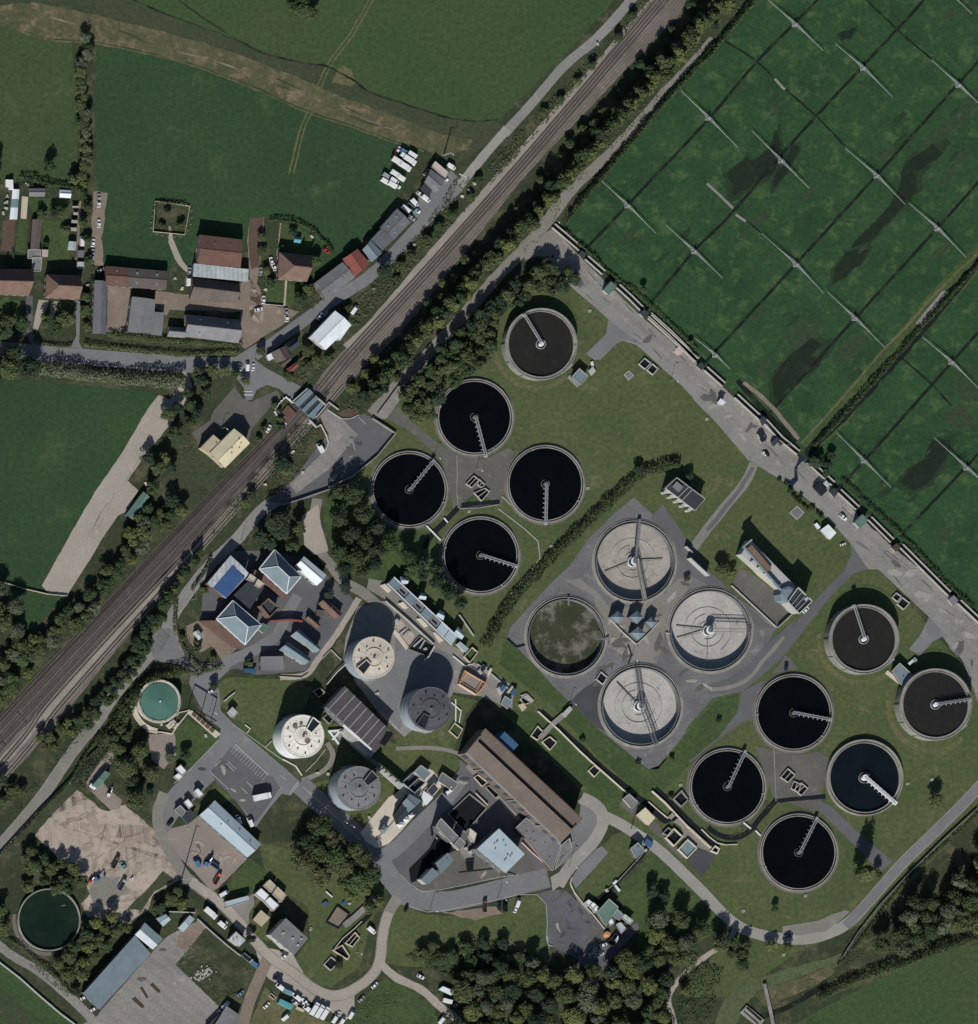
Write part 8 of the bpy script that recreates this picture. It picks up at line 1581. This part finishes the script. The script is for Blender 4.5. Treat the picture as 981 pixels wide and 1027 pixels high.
for s, d, kd, pt, lab in (("c: 815,400", 90, 'flatbed', 'roof_brown', "brown-bedded lorry parked off the curve of the works road"),("c: 888,400", 90, 'car', NV, "left dark blue car below the works road"),("c: 915,405", 90, 'van', BK, "black van between the cars below the works road"),("d: 95,385", 70, 'van', WH, "white van at the right end of the cars below the works road"),("d: 85,415", 70, 'car', WH, "white car in front of the van below the works road"),("d: 35,395", 90, 'car', BK, "black car right of the black van below the works road"),("c: 430,410", 70, 'car', BK, "black car at the lawn corner where the drive leaves the works road"),
   ("hd: 795,520", 35, 'van', WH, "white van at the road end of the grey generator"),("hd: 760,525", 60, 'digger', BK, "black digger beside the white van at the generator"),("c: 625,815", -25, 'van', WH, "white van on the verge of the southern track, upper"),("c: 630,868", -15, 'trailer', WH, "white caravan on the verge of the southern track"),("c: 605,960", 50, 'van', WH, "white van at the bottom beside the southern track"),("c: 275,790", 45, 'car', WH, "small white car at the top of the weedy plot by the southern track"),("c: 682,885", 20, 'car', SI, "silver car beside the caravan on the southern track"),("c: 500,748", -30, 'car', WH, "white car on the verge where the southern track starts"),("c: 210,858", 45, 'car', SI, "silver car on the edge of the weedy plot"),("c: 258,520", -40, 'van', WH, "white van beside the drive, near the sludge bay"),("ic: 770,800", 45, 'car', WH, "white car parked at the foot of the square tower"),("hf: 350,760", 20, 'car', WH, "small white car beside the rubble bays"),("je: 760,185", 30, 'car', WH, "white car on the verge at the works entrance"),("b: 320,490", 40, 'car', WH, "white car on the verge opposite the long bluish cabin"),("b: 305,345", 35, 'car', SI, "silver car nose to nose with the white one at the long bluish cabin"),("a: 415,850", 30, 'car', WH, "white car at the end of the depot shed by the lane"),("a: 465,905", 35, 'car', WH, "white car at the lower corner of the depot shed"),("b: 325,888", 40, 'van', WH, "white machinery van beside the flat yard office"),("b: 300,915", 40, 'car', WH, "white car left of the flat yard office"),("b: 400,830", 40, 'car', TE, "teal car on the dirt track bank"),("Z: 45,975", 10, 'car', BL, "blue car on the perimeter road curve")): V(kd, pt, s, d, lab, sc=.95)
bld('storage_container', "teal-white boat-like tank on the verge of the southern track", 'tank', "c: 590,810 610,795 668,820 650,840", 2.2, 'flat', 0, 0, 'roof_white', 'roof_teal', win=False, over=.05, parapet=None)
# lamp posts, poles and masts
def pole(s, h, label, name='lamp_post', cat='lamp post', group='lamp posts', arm=1.2):
    x, y = W(s)[0]; T = thing(name, label, cat, (x, y, 0), group)
    MB().tube((x, y, -.1), (x, y, h), .13 if h < 10 else .32, 8, .07 if h < 10 else .24).build('post', 'galvanised', T)
    if arm:
        MB().tube((x, y, h-.1), (x+arm*.7, y-arm*.7, h+.1), .06, 6, .05).build('arm', 'galvanised', T)
        MB().box(x+arm*.8, y-arm*.8, h, h+.18, .8, .35, -.78).build('lamp_head', 'white_metal', T)
    MB().cyl((x, y), 0, .35, .28, .24, 10).build('foot', 'tank_concrete', T)
for s, h, lab in (("D: 845,893", 7, "by the kerb of the big pavement, near the open tank pair"),("D: 270,110", 5, "at the top corner of the big pavement"),("Y: 160,545", 7, "beside the cream kiosk"),("X: 948,645", 7, "at the junction below the dark kiosk"),("c: 545,420", 7, "on the outside of the works road curve"),("c: 878,365", 9, "beside the cars below the works road"),("c: 925,582", 7, "on the lower lawn above the southern wood"),("V: 645,585", 6, "at the black-walled corner in front of the dewatering plant"),("d: 42,582", 7, "on the lower lawn near the dark turning area"),("I: 515,780", 6, "at the left edge of the northwestern tank cross"),("I: 722,840", 6, "above the northwestern valve chambers"),("Q: 348,615", 6, "on the kerb of the concrete yard's lower left"),("Q: 650,400", 6, "between the four drained tanks"),("H: 255,440", 6, "in the old station yard"),("V: 205,510", 6, "on the works road under the great trees"),("V: 240,530", 6, "beside the grey digester's lawn"),("X: 640,830", 8, "at the foot of the hall's lower annex"),("b: 108,268", 19, "tall, by the trees where the gravel lane meets the pinkish yard"),("O: 245,905", 7, "on the entrance drive"),("X: 300,900", 7, "on the inner kerb of the works road"),("2: 765,610", 10, "at the corner of the field near the beige cabin"),("jd: 470,835", 4, "small, on the lawn by the sludge bays")):
    pole(s, h, "slim grey lamp post " + lab)
for s, lab in (("I: 345,430", "timber pole by the loading bay"),("N: 945,400", "timber pole by the works road at the compound"),("O: 400,60", "timber pole in the dark trees above the compound"),("1: 345,95", "timber pole standing at the top of the field hedge row")): pole(s, 7, lab, 'timber_pole', 'pole', None, 0)
# gate portal over the entrance drive: posts and beams that throw the long dark frame shadow
T = thing('entrance_portal', "dark steel height-limit portal beside the works entrance drive", 'portal', W("je: 590,345")[0]); a, b = W("je: 560,330")[0], W("je: 745,440")[0]
m = MB().beam(a+(8.5,), b+(8.5,), .5, .5); m.build('beam', 'dark_steel', T)
for p in (a, b, lerp(a, b, .55)): MB().beam(p+(-.1,), p+(8.6,), .32, .32).build('post', 'dark_steel', T)
# manholes and white covers on the lawns
for s, lab in (("D: 450,548", "white round cover on the lawn beside the northern raised tank"),("K: 260,725", "white ring cover beside the hedge strip"),("K: 440,440", "dark-topped white cylinder right of the tank by the hedge strip"),("Z: 635,225", "white-rimmed cylinder right of the slate-blue tank"),("Z: 755,205", "white marker post on the lawn by the lone round tree"),("Y: 715,950", "white cover on the lawn above the perimeter road"),("hh: 420,72", "white ring chamber left of the black-water tank"),("e: 825,350", "small chamber under the southernmost black-water tank"),("E: 290,590", "white box on the kerb of the big pavement"),("jd: 20,602", "white cover on the south lawn"),("c: 805,548", "white-topped post on the lower lawn"),("b: 745,515", "white cover on the lawn beside the control block"),("e: 718,640", "white cover below the pair of round bushes"),("J: 690,358", "dark-lidded box by the tank rim at the top of the tank belt") ):
    p = W(s, .5)[0]; T = thing('manhole_cover', lab, 'cover', p); MB().ring(p, 0, .5, .42, .75, 20).build('ring', 'kerb_stone', T); MB().cyl(p, 0, .4, .45, .43, 16).build('lid', 'galvanised_dark', T)
# painted parking bays, arrows and kerbs
def mark(s, w=.14, z=10): RD('road_marking', 'paint_white', z, s, w/S, 0)
p = W("U: 470,275 635,425"); d = (p[1][0]-p[0][0], p[1][1]-p[0][1])
for i in range(14):
    t = .04+i*.072; a = lerp(p[0], p[1], t); m = 4.6; L_ = math.hypot(*d); n = (d[1]/L_, -d[0]/L_); b = (a[0]+n[0]*m, a[1]+n[1]*m)
    LV[10] = LV.get(10, 0)+1; q = (d[0]/L_*.07, d[1]/L_*.07)
    MB().flat([(a[0]-q[0], a[1]-q[1]), (b[0]-q[0], b[1]-q[1]), (b[0]+q[0], b[1]+q[1]), (a[0]+q[0], a[1]+q[1])], .2+LV[10]*.0006).build('road_marking', 'paint_white', kind='structure')
for s in ("U: 425,370 465,410", "U: 435,362 475,400", "U: 525,460 555,490", "U: 345,410 440,500", "U: 370,385 400,355", "U: 500,490 530,520", "U: 735,520 780,460", "U: 742,526 786,466", "U: 690,430 720,450", "ig: 780,475 850,545", "ig: 720,710 745,800", "ig: 560,980 640,930", "ig: 690,900 720,950", "ig: 690,870 720,855"): mark(s, .22)
for s in ("H: 366,275 408,275", "H: 366,258 408,258", "C: 640,218 690,240"): mark(s, .5)
wallrun('parking_kerb', "long white kerb dividing the works car park from the road", 'kerb', "U: 472,275 636,428", .3, .35, 'wall_white')
for s, lab in (("U: 462,180 710,358", "pale kerb along the upper side of the works road by the car park"),("U: 170,470 250,398 390,255", "pale kerb along the lawn side of the car park drive"),("V: 500,770 545,820 600,850 c: 505,330 600,320 700,300 880,260 980,245","pale kerb on the inner side of the works road curve"),("c: 420,385 450,405 530,430 600,425 700,405 800,385 980,345 d: 120,345 190,345 235,390 240,480 237,560 250,610", "pale kerb on the outer side of the works road curve"),("d: 360,265 355,300 390,370 450,440","pale kerb at the mouth of the parking bay"),("V: 20,340 110,420 200,505 300,600","pale kerb on the lawn side of the works road by the grey digester"),("N: 975,330 920,420 870,480 865,560 890,640 930,700","pale kerb round the compound's front garden")):
    wallrun('kerb', lab, 'kerb', s, .16, .28, 'kerb_stone')
wallrun('garden_wall', "grey lane wall north of the front garden of the compound", 'wall', "O: 590,728 700,735 730,715", .8, .4, 'kerb_stone')
wallrun('garden_fence', "pale fence on the left side of the detached house's plot", 'fence', "B: 548,265 540,340 530,420", 1.2, .2, 'timber_pale', 2)
wallrun('garden_fence', "white fence along the bottom of the detached house's front lawn", 'fence', "B: 470,662 560,670", 1.0, .2, 'wall_white', 2)
wallrun('paddock_fence', "timber fence round the small pony garden in the big field", 'fence', "A: 765,155 755,305 910,320 935,180 765,155", 1.1, .15, 'timber_pale', 2.5)
wallrun('field_fence', "thin grey fence along the foot of the bank at the left", 'fence', "N: 0,310 40,320 120,345 240,372 330,380", 1.1, .25, 'timber_pale', 2.5)
wallrun('perimeter_fence', "grey mesh fence beside the perimeter road on the right", 'fence', "Z: 980,345 800,510 620,690 500,820 390,960 f: 310,660", 1.5, .12, 'galvanised', 2.5)
wallrun('lane_fence', "dark fence beside the pale lane at the left", 'fence', "T: 560,270 440,380 330,510 200,640 0,860", 1.3, .12, 'wall_dark', 2.5)
# scattered white rubbish and stored pieces, each its own thing
JK = [("C: 715,265","white sack on the railway verge, topmost"),("C: 690,300","white sack on the railway verge, second"),("C: 655,328","pale plank pile on the railway verge"),("C: 418,568","pale box on the railway verge in the middle"),("C: 388,595","white box on the railway verge, lower"),("C: 218,785","pale box on the railway verge near the white warehouse"),("3: 388,172","white sack beside the lane near the top"),("H: 490,437","white crate by the platform"),("H: 690,410","white crate by the bridge's lower corner"),("H: 605,555","pale stone on the rough slope inside the apron"),("H: 655,655","pale stone by the apron's shrub edge"),("H: 470,715","pinkish stone near the works road and railway"),("B: 447,350","white tub in the garden by the soil lane"),("B: 503,455","white tub by the detached house gate"),("B: 472,590","white tub on the farm verge"),("B: 700,330","white tub in the detached house's back garden"),("A: 35,130","white tub by the long glasshouse"),("A: 30,160","second white tub by the long glasshouse"),("A: 30,190","third white tub left of the long glasshouse"),("A: 15,215","white tub at the head of the bare garden plot"),("A: 130,72","white tub beside the wide grey shed"),("A: 430,570","white tub on the weedy strip by the hipped house"),("A: 895,585","cream round table beside the pony path"),("A: 860,535","white tub on the patch by the pony path"),("G: 718,712","cream sack at the gravel track edge"),("N: 195,562","white tub at the small clearing by the bank"),("U: 325,235","white bollard on the square lawn"),("V: 90,270","white cover on the lawn by the white digester"),("V: 140,275","white post on the lawn beside the loop path"),("V: 345,490","white box beside the pale slab"),("P: 285,615","white post in the shadow behind the ribbed building"),("P: 200,390","dark valve on the cap road") ]
rr = random.Random(5)
for i, (s, lab) in enumerate(JK):
    p = W(s, .4)[0]; m = MB(); a = rr.uniform(0, 3); w_, d_, h_ = rr.uniform(1.1, 2.0), rr.uniform(.8, 1.3), rr.uniform(.5, 1.0)
    m.box(p[0], p[1], 0, h_, w_, d_, a); m.box(p[0]+.1, p[1]+.1, h_, h_+.12, w_*.8, d_*.8, a+.1); m.cyl((p[0]+.7, p[1]-.5), 0, h_*.7, .35, .3, 8)
    nm = next((k for k in ('sack','plank','box','crate','stone','tub','table','bollard','cover','post','valve') if k in lab), 'box'); tag(m.build(nm if nm != 'cover' else 'white_cover', 'wall_white' if 'white' in lab else 'timber_pale'), lab, nm)
# rubble on the weedy plots
for s, lab in (("b: 240,720","largest pale rubble heap in the weedy plot"),("b: 190,755","long pale rubble strip in the weedy plot"),("b: 215,740","small rubble heap beside the largest in the weedy plot")):
    p = W(s, .3)[0]; m = MB()
    for k in range(26): m.box(p[0]+rr.gauss(0,1.6), p[1]+rr.gauss(0,1.1), 0, rr.uniform(.2,.7), rr.uniform(.4,1.3), rr.uniform(.3,.8), rr.uniform(0,3))
    tag(m.build('rubble_heap', 'kerb_stone'), lab, 'rubble')

# pipes and small plant
for s, h, w_, mt, lab in (("V: 480,330 560,400 600,440", 1.2, .35, 'white_metal', "white pipe along the back of the dark press houses"),("V: 640,330 590,380 540,440", .9, .3, 'timber_pale', "tan pipe crossing the pale slab by the control cabin"),("V: 500,470 440,540 380,600", .6, .3, 'galvanised', "grey pipe along the pale slab's lawn edge"),("P: 630,640 700,700 690,760", .8, .35, 'white_metal', "white pipe bend on the lawn right of the dark tower"),
 ("P: 660,430 720,480 760,470", 1.0, .4, 'white_metal', "white pipe from the filter house cabin to the orange-railed basin"),("P: 780,470 850,520 930,590", 1.0, .4, 'wall_white', "pale pipe along the upper edge of the dosing yard"),("P: 20,440 60,400 110,450", .8, .4, 'kerb_stone', "pale pipe bracket at the foot of the beige tower"),("P: 40,570 90,510 180,430", 2.2, .3, 'white_metal', "white overhead pipe in the shade left of the beige tower"),
 ("U: 705,350 770,385 800,430", .6, .5, 'concrete_pale', "pale kerb steps below the white digester"),("U: 620,290 650,260", .8, .4, 'wall_white', "short white pipe left of the white digester"),("U: 520,180 545,200 530,220", .8, .4, 'concrete_pale', "small cream frame on the strip beside the car park road"),("U: 820,410 870,360 915,300", .5, .35, 'kerb_stone', "pale line of steps right of the white digester"),
 ("X: 120,280 260,400 420,540 600,715", 1.6, .35, 'kerb_stone', "long pale parapet along the road side of the great hall"),("X: 200,360 300,450", 1.0, .6, 'timber_pale', "tan ledge beside the hall's valve pits"),("X: 410,710 460,760 560,845", 1.2, .4, 'concrete_pale', "pale edge wall below the hall annex"),("X: 180,740 250,790 330,860", .8, .4, 'concrete_dull', "low grey wall at the foot of the screening house"),("X: 100,860 280,840 380,870", .5, .3, 'wall_dark', "dark kerb in front of the screening house"),
 ("V: 690,500 650,550 660,590", 1.6, .5, 'dark_steel', "dark curved pipe at the corner of the narrow grey store"),("V: 870,370 920,420 930,430", 1.4, .5, 'timber_pale', "tan beam on the rim of the open concrete bay"),("Q: 45,300 90,340 130,330", .8, .4, 'dark_steel', "dark hooked pipe at the mossy tank's left side"),("Q: 640,330 655,380 640,420", .8, .35, 'dark_steel', "dark pipe between the hoppers and the whitish tank"),("R: 40,170 60,175", 1.2, .6, 'wall_white', "white valve at the left rim of the truss-bridge tank"),
 ("d: 240,545 245,590 270,600", .5, .4, 'kerb_stone', "pale kerb corner at the left of the dark turning area"),("K: 20,480 60,520", .5, .3, 'kerb_stone', "short pale kerb beside the tank with the bridge pointing down")):
    wallrun('pipe' if 'pipe' in lab else 'kerb', lab, 'pipe' if 'pipe' in lab else 'kerb', s, h, w_, mt, z0=max(0, h-.6))
# ---------------------------------------------------------------- daylight and camera
SUN_EL = math.radians(33.8); sx, sy = .268, .963       # light travels towards +x, +y
w = bpy.data.worlds.new("World"); scene.world = w; w.use_nodes = True
nt = w.node_tree; bg = nt.nodes['Background']; sk = nt.nodes.new('ShaderNodeTexSky'); sk.sky_type = 'NISHITA'; sk.sun_disc = False
sk.sun_elevation = SUN_EL; sk.sun_rotation = math.atan2(-sx, -sy); sk.altitude = 60; sk.air_density = 1; sk.dust_density = .6; sk.ozone_density = 1.4
nt.links.new(sk.outputs[0], bg.inputs[0]); bg.inputs[1].default_value = .058
sl = bpy.data.lights.new('sun', 'SUN'); sl.energy = 4.6; sl.angle = math.radians(.53); sl.color = (1.0, .968, .91)
so = bpy.data.objects.new('sun', sl); COL.objects.link(so)
so.rotation_euler = Vector((sx*math.cos(SUN_EL), sy*math.cos(SUN_EL), -math.sin(SUN_EL))).to_track_quat('-Z', 'Y').to_euler()
cd = bpy.data.cameras.new('camera'); co = bpy.data.objects.new('camera', cd); COL.objects.link(co)
co.location = CAM; co.rotation_euler = (0, 0, 0)
cd.sensor_width = 36; cd.sensor_fit = 'AUTO'; FW = 1027*S
cd.lens = 36*CAM[2]/FW; cd.shift_x = -CAM[0]/FW; cd.shift_y = -CAM[1]/FW
cd.clip_start = 10; cd.clip_end = 20000
scene.camera = co
scene.view_settings.view_transform = 'Standard'; scene.view_settings.look = 'None'; scene.view_settings.exposure = .15; scene.view_settings.gamma = 1
scene.view_settings.use_curve_mapping = False
scene.cycles.max_bounces = 4; scene.cycles.diffuse_bounces = 2; scene.cycles.glossy_bounces = 2
